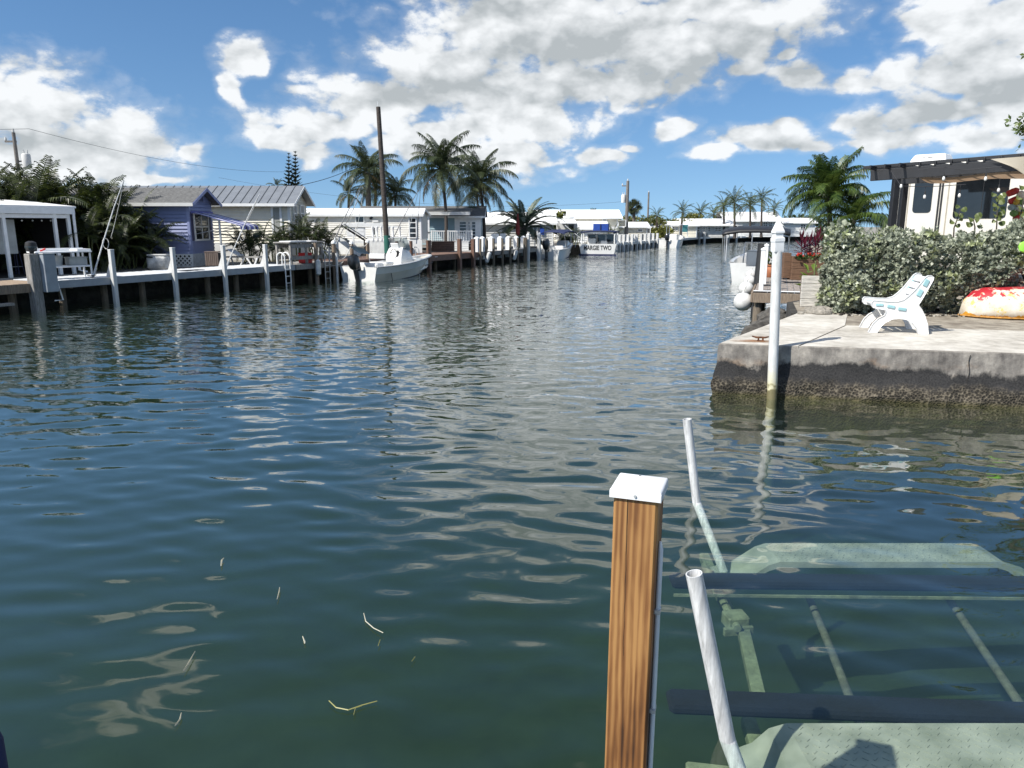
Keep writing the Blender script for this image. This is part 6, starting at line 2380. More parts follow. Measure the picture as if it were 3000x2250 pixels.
G().box((tw / 2 - 0.2, 0.0, th + 0.05), (0.4, 0.5, 0.06), None, 0.01).build('cutting_board', M_vinyl, ct)
bk = thing('bucket', 'grey white bucket on the cleaning table shelf', 'bucket', Vector((q.x, q.y, 0.752 + th * .47 + 0.016)) + Matrix.Rotation(R(52), 3, 'Z') @ Vector((-0.1, 0, 0)))
G().lathe([(0.12, 0.0), (0.155, 0.27), (0.165, 0.27), (0.165, 0.29), (0.145, 0.29), (0.11, 0.03)], 14).build('body', M_board, bk, True)
G().tube([(0.16 * math.cos(a), 0, 0.22 - 0.1 * math.sin(a)) for a in [PI * k / 8 for k in range(9)]], 0.005, 5).build('bail', M_alumatt, bk)
cr2 = thing('crate', 'pale plastic crate beside the bucket on the table shelf', 'crate', Vector((q.x, q.y, 0.752 + th * .47 + 0.016)) + Matrix.Rotation(R(52), 3, 'Z') @ Vector((0.42, 0, 0)), R(52))
G().box((0, 0, 0.11), (0.5, 0.34, 0.22), None, 0.02).build('body', M_board, cr2)
G().box((0, 0, 0.225), (0.53, 0.37, 0.03), None, 0.01).build('rim', M_board, cr2)
rk = thing('fish_knife', 'red handled knife lying on the cleaning table', 'knife', Vector((q.x, q.y, 0.752 + th + 0.022)) + Matrix.Rotation(R(52), 3, 'Z') @ Vector((-0.45, 0, 0)), R(20))
G().box((0, 0, 0.05), (0.16, 0.04, 0.05), Quaternion((0, 1, 0), R(-25)), 0.01).build('handle', M_red, rk)
G().box((0.14, 0, 0.02), (0.16, 0.03, 0.006)).build('blade', M_alu, rk)
# power post
s = qs(108, -0.12, 0.9)
p = quay(s, -0.12, 0)
pp = thing('power_post', 'square timber pile with a tall grey cable box at the left edge', 'pile', (p.x, p.y, -2.3), PI / 2 - HEAD)
H2 = zat(743, p.y) + 2.3
G().box((-0.08, 0, H2 / 2), (0.26, 0.26, H2), None, 0.015).build('shaft', M_woodgrey, pp)
z0, z1 = zat(856, p.y) + 2.3, zat(744, p.y) + 2.3
bx_ = G().box((0.22, -0.16, (z0 + z1) / 2), (0.34, 0.30, z1 - z0), None, 0.012).build('cable_box', M_grey, pp)
G().box((0.22, -0.16, z1 + 0.01), (0.38, 0.34, 0.02)).build('lid', M_greywall, bx_)
G().tube([(0.42, 0.05, z1 - 0.15), (0.55, 0.1, z1 - 0.5), (0.46, 0.05, z1 - 0.75), (0.55, 0.12, z1 - 1.0)], 0.022, 6).build('cable', M_rubber, pp, True)
G().tube([(0.42, -0.2, z0 + 0.3), (0.52, -0.22, z0 - 0.25), (0.28, -0.22, z0 - 0.25)], 0.02, 6).build('guard', M_white, pp)
lm = thing('dock_lamp', 'black lamp head standing on the timber power post', 'lamp', (p.x - 0.05, p.y, H2 - 2.3 + 0.002))
G().lathe([(0.05, 0), (0.06, 0.05), (0.13, 0.07), (0.15, 0.2), (0.13, 0.3), (0.05, 0.34)], 12).build('housing', M_rubber, lm, True)
G().lathe([(0.132, 0.10), (0.152, 0.15), (0.15, 0.2)], 12).build('lens', M_tint, lm, True)
# brown timber dock at the far left
ld = thing('dock', 'brown timber dock running out of the left edge', 'dock', quay(0, 0, 0), PI / 2 - HEAD)
board_row(ld, S0 - 7.0, S0 - 0.06, 0.04, 1.75, 0.715, mat('tan_plank', (0.36, 0.27, 0.19), 0.8, var=0.2, scale=5), 0.145)
G().span((S0 - 7.0, -0.12, 0.49), (S0 - 0.1, -0.04, 0.73)).build('fascia', M_wood, ld)
for k in range(4):
    G().tube([(S0 - 0.9 - 1.8 * k, 0.4, -2.4), (S0 - 0.9 - 1.8 * k, 0.4, 0.69)], 0.11, 8).build('support_pile', M_piling, ld, True)
G().span((S0 - 4.5, -0.35, 0.20), (S0 - 1.3, -0.15, 0.27)).build('step_plank', M_woodgrey, ld)
# chairs and black stool under the porch
q = qp(52, 4.6, 0.75)
st_ = thing('bar_stool', 'dark bar stool inside the screen porch', 'stool', (q.x, q.y, LAND + 0.02))
G().lathe([(0.17, 0.70), (0.18, 0.73), (0.17, 0.76), (0.02, 0.77)], 14).build('seat', M_black, st_, True)
for a in (45, 135, 225, 315):
    G().tube([(0.12 * math.cos(R(a)), 0.12 * math.sin(R(a)), 0.7), (0.2 * math.cos(R(a)), 0.2 * math.sin(R(a)), 0)], 0.015, 6).build('leg', M_purpled, st_)
G().tube([(0.165 * math.cos(R(a)), 0.165 * math.sin(R(a)), 0.25) for a in range(0, 361, 30)], 0.01, 5).build('foot_ring', M_alumatt, st_)

# ------------------------------------------------------------------ dark palm thicket between the porch and the cottage
spots = [(20, 7.0, 3.2, 'at the left picture edge'), (105, 6.6, 3.6, 'left of the transformer pole'), (165, 7.8, 3.5, 'right of the transformer pole'), (235, 6.2, 3.3, 'behind the porch corner'), (295, 5.6, 3.1, 'behind the rigging pole'),
         (345, 5.0, 2.7, 'behind the white square piles'), (392, 4.4, 2.0, 'beside the blue cottage wall'), (325, 4.2, 1.9, 'lowest, in front of the thicket'), (262, 4.4, 2.1, 'low, beside the porch corner'), (60, 8.5, 3.9, 'tallest, over the porch roof')]
for k, (px, of, hh, lab) in enumerate(spots):
    q = qp(px, of, 0.75)
    clump_palm('dark green areca palm ' + lab, (q.x, q.y, LAND), hh, 56, 40 + k, 0.8, group='areca palm thicket', stems=7)
for k, (px, of, hh, lab) in enumerate(((735, 3.2, 1.75, 'low bright areca palm beside the rigging pole at the cream cottage'), (800, 3.4, 1.6, 'low areca palm before the shuttered window'), (870, 3.0, 2.0, 'bushy areca palm behind the grey cleaning station'), (930, 2.9, 2.0, 'bushy areca palm at the lattice fence'))):
    q = qp(px, of, 0.75)
    clump_palm(lab, (q.x, q.y, LAND), hh, 36, 70 + k, 0.6, stems=6, fs=FS_areca if k else FS_areca)
# a few cut leaf bases / trunks seen in the thicket
# ------------------------------------------------------------------ boats
def hull_rows(L_, B, Hs, Hb, deadrise=0.22, n=22, flare=0.12, sheer_drop=0.0, bowpow=2.6, sternw=0.94):
    """stations from stern (x=0) to bow (x=L); each row: keel, chine, side, sheer (port only)"""
    st = []
    for i in range(n + 1):
        t = i / n
        b = B / 2 * sternw * (1 + 0.08 * math.sin(PI * min(1, t * 1.4))) * max(0.0, 1 - t ** bowpow) ** 0.62
        zs = Hs + (Hb - Hs) * t ** 1.8 - sheer_drop * math.sin(PI * t)
        zk = -0.28 + (0.28 + Hb * 0.62) * max(0, (t - 0.62) / 0.38) ** 2.4
        bc = b * (0.86 - flare * t * 1.6)
        zc = min(zs - 0.1, zk + deadrise + 0.30 * t ** 2)
        zm = zc + (zs - zc) * 0.55
        bm_ = bc + (b - bc) * (0.42 + 0.1 * (1 - t))
        xk = L_ * t * (1 - 0.10 * t ** 3)
        xs = L_ * t
        st.append([(xk, 0.0, zk), (xk + (xs - xk) * .3, bc, zc), (xk + (xs - xk) * .6, bm_, zm), (xs, b, zs)])
    return st
def mirror(p):
    return (p[0], -p[1], p[2])
def outboard(parent, s=1.0, tilt=0.0, x=0.0, z=0.55, m=None):
    t_ = bpy.data.objects.new('outboard', None)
    COL.objects.link(t_)
    t_.parent = parent
    t_.location = (x, 0, z)
    t_.rotation_euler = (0, tilt, 0)
    t_.scale = (s, s, s)
    rows_ = []
    for (zz_, w, f, b) in ((0.05, 0.17, 0.02, -0.34), (0.15, 0.22, 0.06, -0.44), (0.38, 0.24, 0.10, -0.52), (0.60, 0.22, 0.08, -0.50), (0.74, 0.16, 0.02, -0.42), (0.79, 0.05, -0.1, -0.28)):
        row = []
        for k in range(17):
            a = 2 * PI * k / 16
            cx, cy = math.cos(a), math.sin(a)
            row.append(((f + b) / 2 + (f - b) / 2 * math.copysign(abs(cx) ** 0.7, cx), w * math.copysign(abs(cy) ** 0.7, cy), zz_))
        rows_.append(row)
    cw = G().grid(rows_).build('cowling', m or M_engine, t_, True, fix=False)
    G().grid([[(p[0] * 1.02, p[1] * 1.03, p[2]) for p in rows_[0]], [(p[0] * 1.02 + 0.01, p[1] * 1.05, p[2] + 0.05) for p in rows_[0]]]).build('cowl_band', M_alumatt, cw, fix=False)
    lg = G().box((-0.22, 0, -0.25), (0.24, 0.15, 0.62), None, 0.03).build('midsection', m or M_engine, t_)
    G().box((-0.24, 0, -0.78), (0.20, 0.08, 0.55), None, 0.02).build('gearcase', m or M_engine, lg)
    G().box((-0.40, 0, -0.56), (0.46, 0.28, 0.025), None, 0.008).build('cavitation_plate', m or M_engine, lg)
    G().tube([(-0.02, 0, -0.98), (-0.15, 0, -0.98), (-0.45, 0, -0.98), (-0.55, 0, -0.98)], [0.02, 0.06, 0.055, 0.02], 8).build('torpedo', m or M_engine, lg, True)
    for k in range(3):
        a = 2 * PI * k / 3
        G().bar((-0.56, 0.04 * math.cos(a), -0.98 + 0.04 * math.sin(a)), (-0.60, 0.18 * math.cos(a), -0.98 + 0.18 * math.sin(a)), 0.10, 0.012).build('propeller_blade', M_alumatt, lg)
    G().box((0.03, 0, 0.02), (0.14, 0.22, 0.28), None, 0.02).build('bracket', m or M_engine, t_)
    return t_
M_engine = mat('charcoal_cowling', (0.022, 0.025, 0.03), 0.3, var=0.15, scale=3, coat=0.3)
def runabout(name, label, stern, bow, B, Hs, Hb, side_mat, group=None, console=True, floor=0.28, band=0.45, cat='boat', rz=None, z=0.0, gunw=0.16, stripe=M_black):
    stern, bow = Vector(stern), Vector(bow)
    d = bow - stern
    L_ = d.length
    t_ = thing(name, label, cat, (stern.x, stern.y, z), math.atan2(d.y, d.x), group)
    st = hull_rows(L_, B, Hs, Hb)
    for sg in (1, -1):
        f = (lambda p: p) if sg > 0 else mirror
        g = G().grid([[f(p) for p in r_[:3]] for r_ in st])
        g.build('hull', side_mat, t_, True, fix=False)
        G().grid([[f(p) for p in r_[2:]] for r_ in st]).build('topside', M_gel, t_, True, fix=False)
        inn = []
        for i, r_ in enumerate(st):
            p = r_[3]
            w = min(gunw, p[1] * 0.8)
            x_ = p[0] - (0.0 if i < len(st) - 3 else 0.08 * (i - len(st) + 3))
            inn.append([f(p), f((x_, max(0, p[1] - w * .15), p[2] + 0.03)), f((x_, max(0, p[1] - w), p[2] + 0.02)), f((x_, max(0, p[1] - w * 1.08), max(floor, p[2] - 0.5))), f((x_, 0, max(floor, p[2] - 0.5) - 0.01))])
        G().grid(inn).build('liner', M_gel, t_, True, fix=False)
        G().tube([Vector(f(r_[3])) + Vector((0, 0.012 * sg, 0)) for r_ in st], 0.022, 6).build('rub_rail', M_gel if stripe is None else M_alumatt, t_, True)
        if stripe is not None:
            G().grid([[Vector(f(r_[1])) + Vector((0, 0.012 * sg, -0.03)), Vector(f(r_[1])) * 0.93 + Vector(f(r_[2])) * 0.07 + Vector((0, 0.012 * sg, 0.0))] for r_ in st[:-3]]).build('boot_stripe', stripe, t_, fix=False)
    r0 = st[0]
    poly = [(p[1], p[2]) for p in r0] + [(-p[1], p[2]) for p in reversed(r0[1:])]
    tz = r0[3][2]
    poly = [(p[1], p[2]) for p in r0] + [(0.30, tz), (0.28, tz - 0.14), (-0.28, tz - 0.14), (-0.30, tz)] + [(-p[1], p[2]) for p in reversed(r0[1:])]
    G().prism(poly, -0.03, 0.05, 0).build('transom', M_gel, t_)
    return t_, L_, st
# --- large centre console moored at the far dock
bs_ = Vector((*gp(1003, 820, 0.0), 0))
bb_ = Vector((*gp(1240, 790, 0.0), 0))
dirb = U
bs_ = quay(qs(1052, -1.4, 0.0), -1.4)
boat1, L1, st1 = runabout('motor_boat', 'white centre console motor boat with large charcoal outboard at the far dock', bs_, bs_ + (U * 0.985 + N * -0.05).normalized() * 5.3, 2.1, 0.58, 0.92, M_gelcream)
outboard(boat1, 0.86, R(-16), -0.02, 0.50)
# console
rows_ = []
for (z_, xa, xb, w) in ((0.30, 2.35, 3.55, 0.44), (0.75, 2.40, 3.50, 0.44), (1.05, 2.48, 3.32, 0.42), (1.28, 2.62, 3.15, 0.38), (1.34, 2.72, 3.05, 0.32)):
    rows_.append([(xa, -w, z_), ((xa + xb) / 2, -w, z_), (xb - 0.1, -w * .9, z_), (xb, 0, z_), (xb - 0.1, w * .9, z_), ((xa + xb) / 2, w, z_), (xa, w, z_), (xa, -w, z_)])
cs = G().grid(rows_).add(rows_[-1][:7], [tuple(range(7))]).build('console', M_gel, boat1, True)
rows_ = [[(3.22, -0.40, 1.20), (3.34, 0, 1.20), (3.22, 0.40, 1.20), (2.72, 0.42, 1.24)], [(2.98, -0.36, 1.74), (3.06, 0, 1.76), (2.98, 0.36, 1.74), (2.62, 0.38, 1.70)]]
G().grid(rows_).build('windshield', M_shield, cs, True, fix=False)
G().grid([[(2.72, -0.42, 1.24), (3.22, -0.40, 1.20)], [(2.62, -0.38, 1.70), (2.98, -0.36, 1.74)]]).build('windshield', M_shield, cs, fix=False)
G().tube([(2.62, 0.38, 1.72), (2.98, 0.36, 1.76), (3.06, 0, 1.78), (2.98, -0.36, 1.76), (2.62, -0.38, 1.72)], 0.018, 6).build('windshield_rim', M_gel, cs, True)
G().tube([(2.46 + 0.03 * math.cos(a), 0.20 * math.cos(a), 1.06 + 0.20 * math.sin(a)) for a in [2 * PI * k / 16 for k in range(17)]], 0.016, 6).build('wheel', M_rubber, cs, True)
G().box((2.47, -0.22, 1.05), (0.05, 0.10, 0.30), None, 0.01).build('throttle', M_rubber, cs)
G().box((2.62, 0.05, 1.40), (0.05, 0.42, 0.24), Quaternion((0, 1, 0), R(-20)), 0.01).build('chart_screen', M_white, cs)
ls = G().box((1.55, 0, 0.66), (0.55, 1.0, 0.14), None, 0.04).build('seat', M_gel, boat1)
G().box((1.55, 0, 0.45), (0.5, 0.9, 0.34), None, 0.03).build('base', M_gel, ls)
G().tube([(1.32, -0.45, 0.7), (1.25, -0.45, 1.08), (1.25, 0.45, 1.08), (1.32, 0.45, 0.7)], 0.018, 6).build('seat_rail', M_alu, ls, True)
G().box((1.25, 0, 0.98), (0.06, 0.86, 0.22), None, 0.02).build('backrest', M_gel, ls)
G().box((4.2, 0, 0.62), (0.7, 0.9, 0.34), None, 0.05).build('bow_seat', M_gel, boat1)
G().box((0.55, 0, 0.52), (0.5, 1.5, 0.42), None, 0.05).build('stern_seat', M_gel, boat1)
cv = G()
cv.grid([[(-0.55, -0.22, 1.45), (-0.5, 0.22, 1.47)], [(-0.1, -0.40, 1.36), (0.0, 0.40, 1.40)], [(0.35, -0.36, 1.10), (0.4, 0.30, 1.14)]])
cvo = cv.build('engine_towel', mat('blue_towel', (0.14, 0.26, 0.40), 0.9, var=0.15), boat1, True, fix=False)
# the hull carries an unreadable dark script; only its stroke is built
G().tube([(3.3 + 0.09 * k, -1.10 + 0.012 * k * k * 0.05, 0.49 + 0.018 * k + 0.018 * (k % 2)) for k in range(9)], 0.014, 5).build('hull_script', M_black, boat1)
for (x_, y_) in ((0.4, -1.08), (2.0, -1.12), (4.4, -0.98)):
    G().tube([(x_ - 0.1, y_, 0.86), (x_ + 0.1, y_, 0.86)], 0.014, 6).build('cleat', M_alu, boat1)
G().bar((0.9, -1.02, 0.30), (0.93, -1.06, -0.10), 0.06, 0.03).build('trim_tab', M_rubber, boat1)
# mooring lines
def line(label, a, b, sag=0.3, r=0.014, m=None, parent=None):
    a, b = Vector(a), Vector(b)
    pts_ = [a.lerp(b, k / 12.0) - Vector((0, 0, sag * 4 * (k / 12.0) * (1 - k / 12.0))) - a for k in range(13)]
    o = G().tube(pts_, r, 6).build('mooring_line', m or M_rope, None, True, loc=a)
    return tag(o, label, 'rope')
def boatpt(b, p):
    return Vector(b.location) + Matrix.Rotation(b.rotation_euler[2], 3, 'Z') @ Vector(p)

# --- generic smaller boats
B2_ = Vector((xat(1604, 53.0, 0.0), 53.0, 0))
boat2, L2, st2 = runabout('motor_boat', 'white runabout with navy bimini top and dark outboard', B2_, B2_ + U * 4.3, 1.9, 0.62, 1.0, M_gel, stripe=M_navy)
outboard(boat2, 1.0, R(-6), -0.02, 0.62)
rows_ = []
for (z_, xa, xb, w) in ((0.30, 2.6, 3.6, 0.42), (0.85, 2.65, 3.5, 0.42), (1.2, 2.8, 3.3, 0.38)):
    rows_.append([(xa, -w, z_), (xb, -w * .8, z_), (xb, w * .8, z_), (xa, w, z_), (xa, -w, z_)])
cs = G().grid(rows_).add(rows_[-1][:4], [(0, 1, 2, 3)]).build('console', M_gel, boat2)
G().grid([[(3.3, -0.4, 1.15), (3.3, 0.4, 1.15)], [(3.05, -0.36, 1.65), (3.05, 0.36, 1.65)]]).build('windshield', M_shield, cs, fix=False)
G().box((1.8, 0, 0.62), (0.5, 1.1, 0.5), None, 0.05).build('seat', M_gel, boat2)
G().box((0.5, 0.5, 0.72), (0.4, 0.5, 0.35), None, 0.05).build('cooler', M_gel, boat2)
def bimini(b, x0, x1, w, z, m, legs=M_alu, thick=0.05):
    rows_ = []
    for i in range(9):
        t = i / 8.0
        x_ = x0 + (x1 - x0) * t
        zz_ = z + 0.12 * math.sin(PI * t) - 0.06 * abs(2 * t - 1) ** 3
        rows_.append([(x_, w * s_, zz_ - 0.14 * abs(s_) ** 3) for s_ in (-1, -.85, -.5, 0, .5, .85, 1)])
    o = G().grid(rows_).build('bimini_top', m, b, True, fix=False)
    so_ = o.modifiers.new('t', 'SOLIDIFY')
    so_.thickness = thick
    for sg in (-1, 1):
        for (xa, xb) in ((x0 + 0.05, x0 + 0.5), (x1 - 0.05, x1 - 0.5), ((x0 + x1) / 2, (x0 + x1) / 2)):
            G().tube([(xa, w * sg, z - 0.12), (xb, w * sg * 0.98, 0.72)], 0.016, 6).build('bimini_leg', legs, o)
    return o
bimini(boat2, 0.8, 3.6, 0.9, 1.85, M_navy)
# --- cabin boat with the name on its transom
p3 = Vector((xat(1750, 59.0, 0.0), 59.0, 0))
U3 = Vector((math.sin(R(11)), math.cos(R(11)), 0))
boat3, L3, st3 = runabout('cabin_boat', 'white charter boat with navy canopy and name MARGIE TWO on the stern', p3, p3 + U3 * 8.6, 3.1, 0.88, 1.25, M_gel, floor=0.45, gunw=0.2, stripe=None)
G().box((-0.045, 0, 0.02), (0.04, 2.9, 0.16)).build('boot_stripe', M_navy, boat3)
fc = bpy.data.curves.new('stern_name', 'FONT')
fc.body = 'MARGIE TWO'
fc.size = 0.42
fc.align_x = 'CENTER'
fc.align_y = 'CENTER'
fc.extrude = 0.003
fc.offset = 0.012
tmp_ = bpy.data.objects.new('tmp', fc)
COL.objects.link(tmp_)
bpy.context.view_layer.update()
fme = bpy.data.meshes.new_from_object(tmp_.evaluated_get(bpy.context.evaluated_depsgraph_get()))
bpy.data.objects.remove(tmp_)
bpy.data.curves.remove(fc)
fme.name = 'stern_name'
fme.materials.clear()
fme.materials.append(M_black)
fo_ = link('stern_name', fme)
fo_.parent = boat3
fo_.location = (-0.040, 0.0, 0.56)
fo_.rotation_euler = (PI / 2, 0, -PI / 2)
fo_.scale = (0.82, 1.15, 1)
# full transom (the name board closes the motor well)
st = st3[0]
G().prism([(st[3][1] * 0.99, st[3][2]), (st[2][1], st[2][2]), (st[1][1], st[1][2]), (0, st[0][2]), (-st[1][1], st[1][2]), (-st[2][1], st[2][2]), (-st[3][1] * 0.99, st[3][2])], -0.034, -0.031, 0).build('name_board', M_gel, boat3)
cab = G().span((3.6, -1.15, 0.5), (6.0, 1.15, 1.62)).build('cabin', M_gel, boat3)
for y_ in (-0.78, 0.0, 0.78):
    G().span((3.56, y_ - 0.30, 0.98), (3.597, y_ + 0.30, 1.52)).build('window', M_tint, cab)
for sg in (-1, 1):
    G().span((3.9, sg * 1.155 - 0.01, 1.0), (5.7, sg * 1.155 + 0.01, 1.5)).build('window', M_tint, cab)
G().span((3.585, 0.35, 0.52), (3.595, 0.85, 0.95)).build('door', M_black, cab)
rows_ = [[(x_, s_ * 1.35, 1.80 - 0.10 * abs(s_) ** 3) for s_ in (-1, -.6, 0, .6, 1)] for x_ in (0.25, 2.0, 4.0, 6.2)]
cn = G().grid(rows_).build('canopy', M_navy, boat3, True, fix=False)
so_ = cn.modifiers.new('t', 'SOLIDIFY')
so_.thickness = 0.10
for (x_, y_) in ((0.35, -1.28), (0.35, 1.28), (2.2, -1.3), (2.2, 1.3)):
    G().tube([(x_, y_, 0.8), (x_, y_, 1.74)], 0.05, 8).build('canopy_post', M_white, cn)
fb = G().span((2.6, -0.6, 1.86), (4.2, 0.6, 2.42)).build('flybridge_cover', M_blue, boat3)
G().span((2.55, -0.03, 1.9), (2.59, 0.03, 2.4)).build('seam', M_navy, fb)
G().tube([(0.5, 1.0, 1.0), (0.2, 2.6, 2.3)], 0.03, 6).build('outrigger', M_white, boat3)
G().box((2.0, 0.6, 0.95), (0.7, 0.6, 0.7), None, 0.04).build('bait_box', M_gel, boat3)
G().box((1.3, -0.4, 0.85), (0.5, 0.5, 0.55), None, 0.05).build('fighting_chair', M_gel, boat3)
# --- far centre console
p4 = quay(qs(1955, -1.4, 0.0), -1.4)
boat4, L4, st4 = runabout('motor_boat', 'small white far boat with raised towers among the white piles', p4, p4 + U * 6.0, 2.3, 0.8, 1.2, M_gel)
outboard(boat4, 1.0, 0, -0.02, 0.7)
for (x_, y_) in ((2.2, -0.7), (2.2, 0.7), (3.4, -0.7), (3.4, 0.7)):
    G().tube([(x_, y_, 0.6), (x_, y_, 2.3)], 0.035, 6).build('tower_leg', M_alu, boat4)
G().box((2.8, 0, 2.34), (1.7, 1.7, 0.08), None, 0.02).build('hard_top', M_gel, boat4)
G().box((2.8, 0, 0.9), (0.9, 0.8, 0.9), None, 0.05).build('console', M_gel, boat4)
# --- boat beyond the near dock with black canopy
p5 = Vector((xat(2206, 31.0, 0.4), 31.0, 0))
boat5, L5, st5 = runabout('motor_boat', 'white boat with black bimini beyond the near wooden dock', p5, p5 + dU * 5.6, 2.0, 0.78, 1.1, M_gel)
bm5 = Vector((L5, 0, 0))
bo = bimini(boat5, 0.4, 3.3, 1.15, 2.06, M_black, thick=0.10)
bo.scale = (1, 1.15, 1)
G().tube([(3.0, -0.55, 0.6), (3.0, -0.5, 1.55), (3.0, 0.5, 1.55), (3.0, 0.55, 0.6)], 0.03, 8).build('console_frame', M_alu, boat5, True)
G().box((2.9, 0, 0.8), (0.7, 0.8, 0.8), None, 0.05).build('console', M_gel, boat5)
G().tube([(5.3, 0.3, 0.95), (5.35, 0.3, 2.05)], 0.02, 6).build('bow_staff', M_alu, boat5)
M_whip = mat('dark_fibreglass', (0.12, 0.12, 0.125), 0.5, var=0.15)
# ------------------------------------------------------------------ grey cleaning station and grey dock section
S2 = qs(1000)
gd = thing('dock', 'grey weathered dock section with the cleaning station', 'dock', quay(0, 0, 0), PI / 2 - HEAD)
board_row(gd, S1 + 0.06, S2, 0.05, 1.75, 0.735, M_woodgrey, 0.145)
G().span((S1 + 0.06, -0.05, 0.54), (S2, 0.02, 0.74)).build('fascia', M_woodgrey, gd)
for k in range(5):
    s = S1 + 0.5 + 1.1 * k
    G().tube([(s, 0.6, -2.4), (s, 0.6, 0.70)], 0.09, 8).build('support_pile', M_piling, gd, True)
q = qp(880, 0.42, 0.75)
cst = thing('cleaning_station', 'grey timber cleaning station with white top', 'cleaning station', (q.x, q.y, 0.752), PI / 2 - HEAD)
sw = qs(925, 0.4, 1.0) - qs(835, 0.4, 1.0)
sh_ = zat(711, q.y) - 0.752
for (x_, y_) in ((-sw / 2, -.35), (0.0, -.35), (sw / 2, -.35), (-sw / 2, .35), (sw / 2, .35)):
    G().box((x_, y_, sh_ / 2), (0.09, 0.09, sh_), None, 0.006).build('leg', M_woodgrey, cst)
for (y_, z_) in ((-.35, sh_ - 0.12), (.35, sh_ - 0.12), (-.35, sh_ * .30), (.35, sh_ * .30)):
    G().bar((-sw / 2, y_ - 0.05, z_), (sw / 2, y_ - 0.05, z_), 0.035, 0.14).build('rail', M_woodgrey, cst)
G().box((0, 0, sh_ + 0.02), (sw + 0.25, 0.85, 0.05), None, 0.01).build('top', M_woodgrey, cst)
G().box((-sw / 2 + 0.45, -0.1, sh_ + 0.065), (0.95, 0.6, 0.04), None, 0.01).build('cutting_board', M_vinyl, cst)
G().box((sw / 2 - 0.3, 0.0, sh_ + 0.06), (0.4, 0.5, 0.03), None, 0.01).build('cutting_board', M_vinyl, cst)
G().tube([(0.05, -0.1, 0.4), (0.0, -0.1, sh_)], 0.035, 8).build('drain_pipe', M_vinyl, cst)
rx_ = quay(qs(888, 0.42, 1.0), 0.30, 0.752)
rc = thing('cooler', 'red cooler on the dock under the grey cleaning station', 'cooler', rx_, PI / 2 - HEAD)
G().box((0, 0, 0.20), (0.5, 0.35, 0.38), None, 0.03).build('body', M_red, rc)
G().box((0, 0, 0.41), (0.52, 0.37, 0.05), None, 0.02).build('lid', M_red, rc)
G().tube([(0.28, -0.1, 0.25), (0.5, -0.2, 0.05)], 0.03, 8).build('spout', M_vinyl, rc)

# timber piles in front of the grey and brown docks
def pile(label, px, py_top, off_, m, r=0.10, cap=None, name='mooring_pile', group=None, square=False, zb=-2.3):
    s = qs(px, off_, 1.2)
    p = quay(s, off_, 0)
    zt = zat(py_top, p.y)
    t_ = thing(name, label, 'pile', (p.x, p.y, zb), PI / 2 - HEAD, group)
    H2 = zt - zb
    if square:
        G().box((0, 0, H2 / 2), (2 * r, 2 * r, H2), None, 0.01).build('shaft', m, t_)
    else:
        G().tube([(0, 0, 0), (0, 0, H2 * 0.5), (0.01, 0, H2)], [r * 1.05, r, r * 0.95], 12).build('shaft', m, t_, True)
    if cap:
        G().lathe([(r * 1.15, H2 - 0.04), (r * 1.15, H2 + 0.02), (r * 0.7, H2 + 0.07), (0.02, H2 + 0.10)], 12).build('cap', cap, t_, True)
    return t_
pile('short brown pile right of the grey cleaning station', 925, 712, -0.10, M_wood, 0.085, None)
pile('white capped brown pile beside the grey swim ladder', 978, 711, -0.12, M_wood, 0.09, M_white)
pile('white pvc sleeved pile below the white capped brown pile', 985, 742, -0.30, M_pvc, 0.055, None)
pile('white capped tan pile at the stern of the moored boat', 1030, 712, 0.5, M_wood, 0.09, M_white)
pile('tan pile amidships behind the moored boat', 1077, 708, 0.4, M_wood, 0.09, M_white)
pile('dark pile behind the boat windshield', 1163, 707, -0.05, M_brown, 0.085, None)
pile('dark brown pile near the bow of the moored boat', 1204, 706, -0.05, M_brown, 0.085, None)
fl_ = thing('fender', 'white sausage fender hanging at the grey dock', 'fender', quay(qs(932, -0.28, 0.8), -0.28, 0.62))
G().lathe([(0.03, -0.36), (0.10, -0.30), (0.11, 0.0), (0.10, 0.24), (0.03, 0.30)], 12).build('body', M_fender, fl_, True)
G().tube([(0, 0, 0.29), (0.02, 0.12, 0.75)], 0.012, 5).build('rope', M_rope, fl_)
line('white rope sagging from the tan pile to the stern of the boat', quay(qs(1030, 0.5, 1.2), 0.45, 1.55), quay(qs(985, -0.1, 1.0), -0.1, 0.95), 0.35, 0.022)
line('white rope from the amidships pile to the boat', quay(qs(1077, 0.4, 1.2), 0.3, 1.6), quay(qs(1055, 0.6, 1.0), 0.5, 1.35), 0.10, 0.018)
line('thin white rope from the dock to the boat stern', quay(qs(962, -0.1, 0.7), -0.1, 0.70), boatpt(boat1, (0.1, 0.9, 0.78)), 0.12, 0.014)

# davit arm and long mooring whips above the boat
b_ = quay(qs(976, 0.2, 0.9), 0.2, 1.5)
whip('longest dark mooring whip rising over the moored boat', b_, pos(1058, 545, b_.y + 1.0), 0.026, 0.012, pos(1010, 690, b_.y + .5), m=M_whip)
b_ = quay(qs(986, 0.3, 0.9), 0.3, 1.5)
whip('thinner mooring whip beside the longest one', b_, pos(1064, 562, b_.y + 1.0), 0.018, 0.009, pos(1040, 700, b_.y + .5), m=M_whip)
b_ = quay(qs(1146, 0.3, 0.9), 0.3, 1.45)
whip('mooring whip rising past the ivory trailer corner', b_, pos(1227, 556, b_.y + 1.2), 0.026, 0.012, pos(1185, 720, b_.y + .5), m=M_whip)
b_ = quay(qs(1221, 0.1, 0.9), 0.1, 1.4)
whip('short upright mooring whip beyond the bow', b_, pos(1232, 556, b_.y + 0.6), 0.02, 0.01, None, m=M_whip)
pa_, pb2 = pos(1000, 660, 37.2), pos(1072, 706, 38.6)
dv = thing('davit', 'dark davit arm slanting down behind the boat', 'davit', (pb2.x, pb2.y, LAND))
o_ = Vector((pb2.x, pb2.y, LAND))
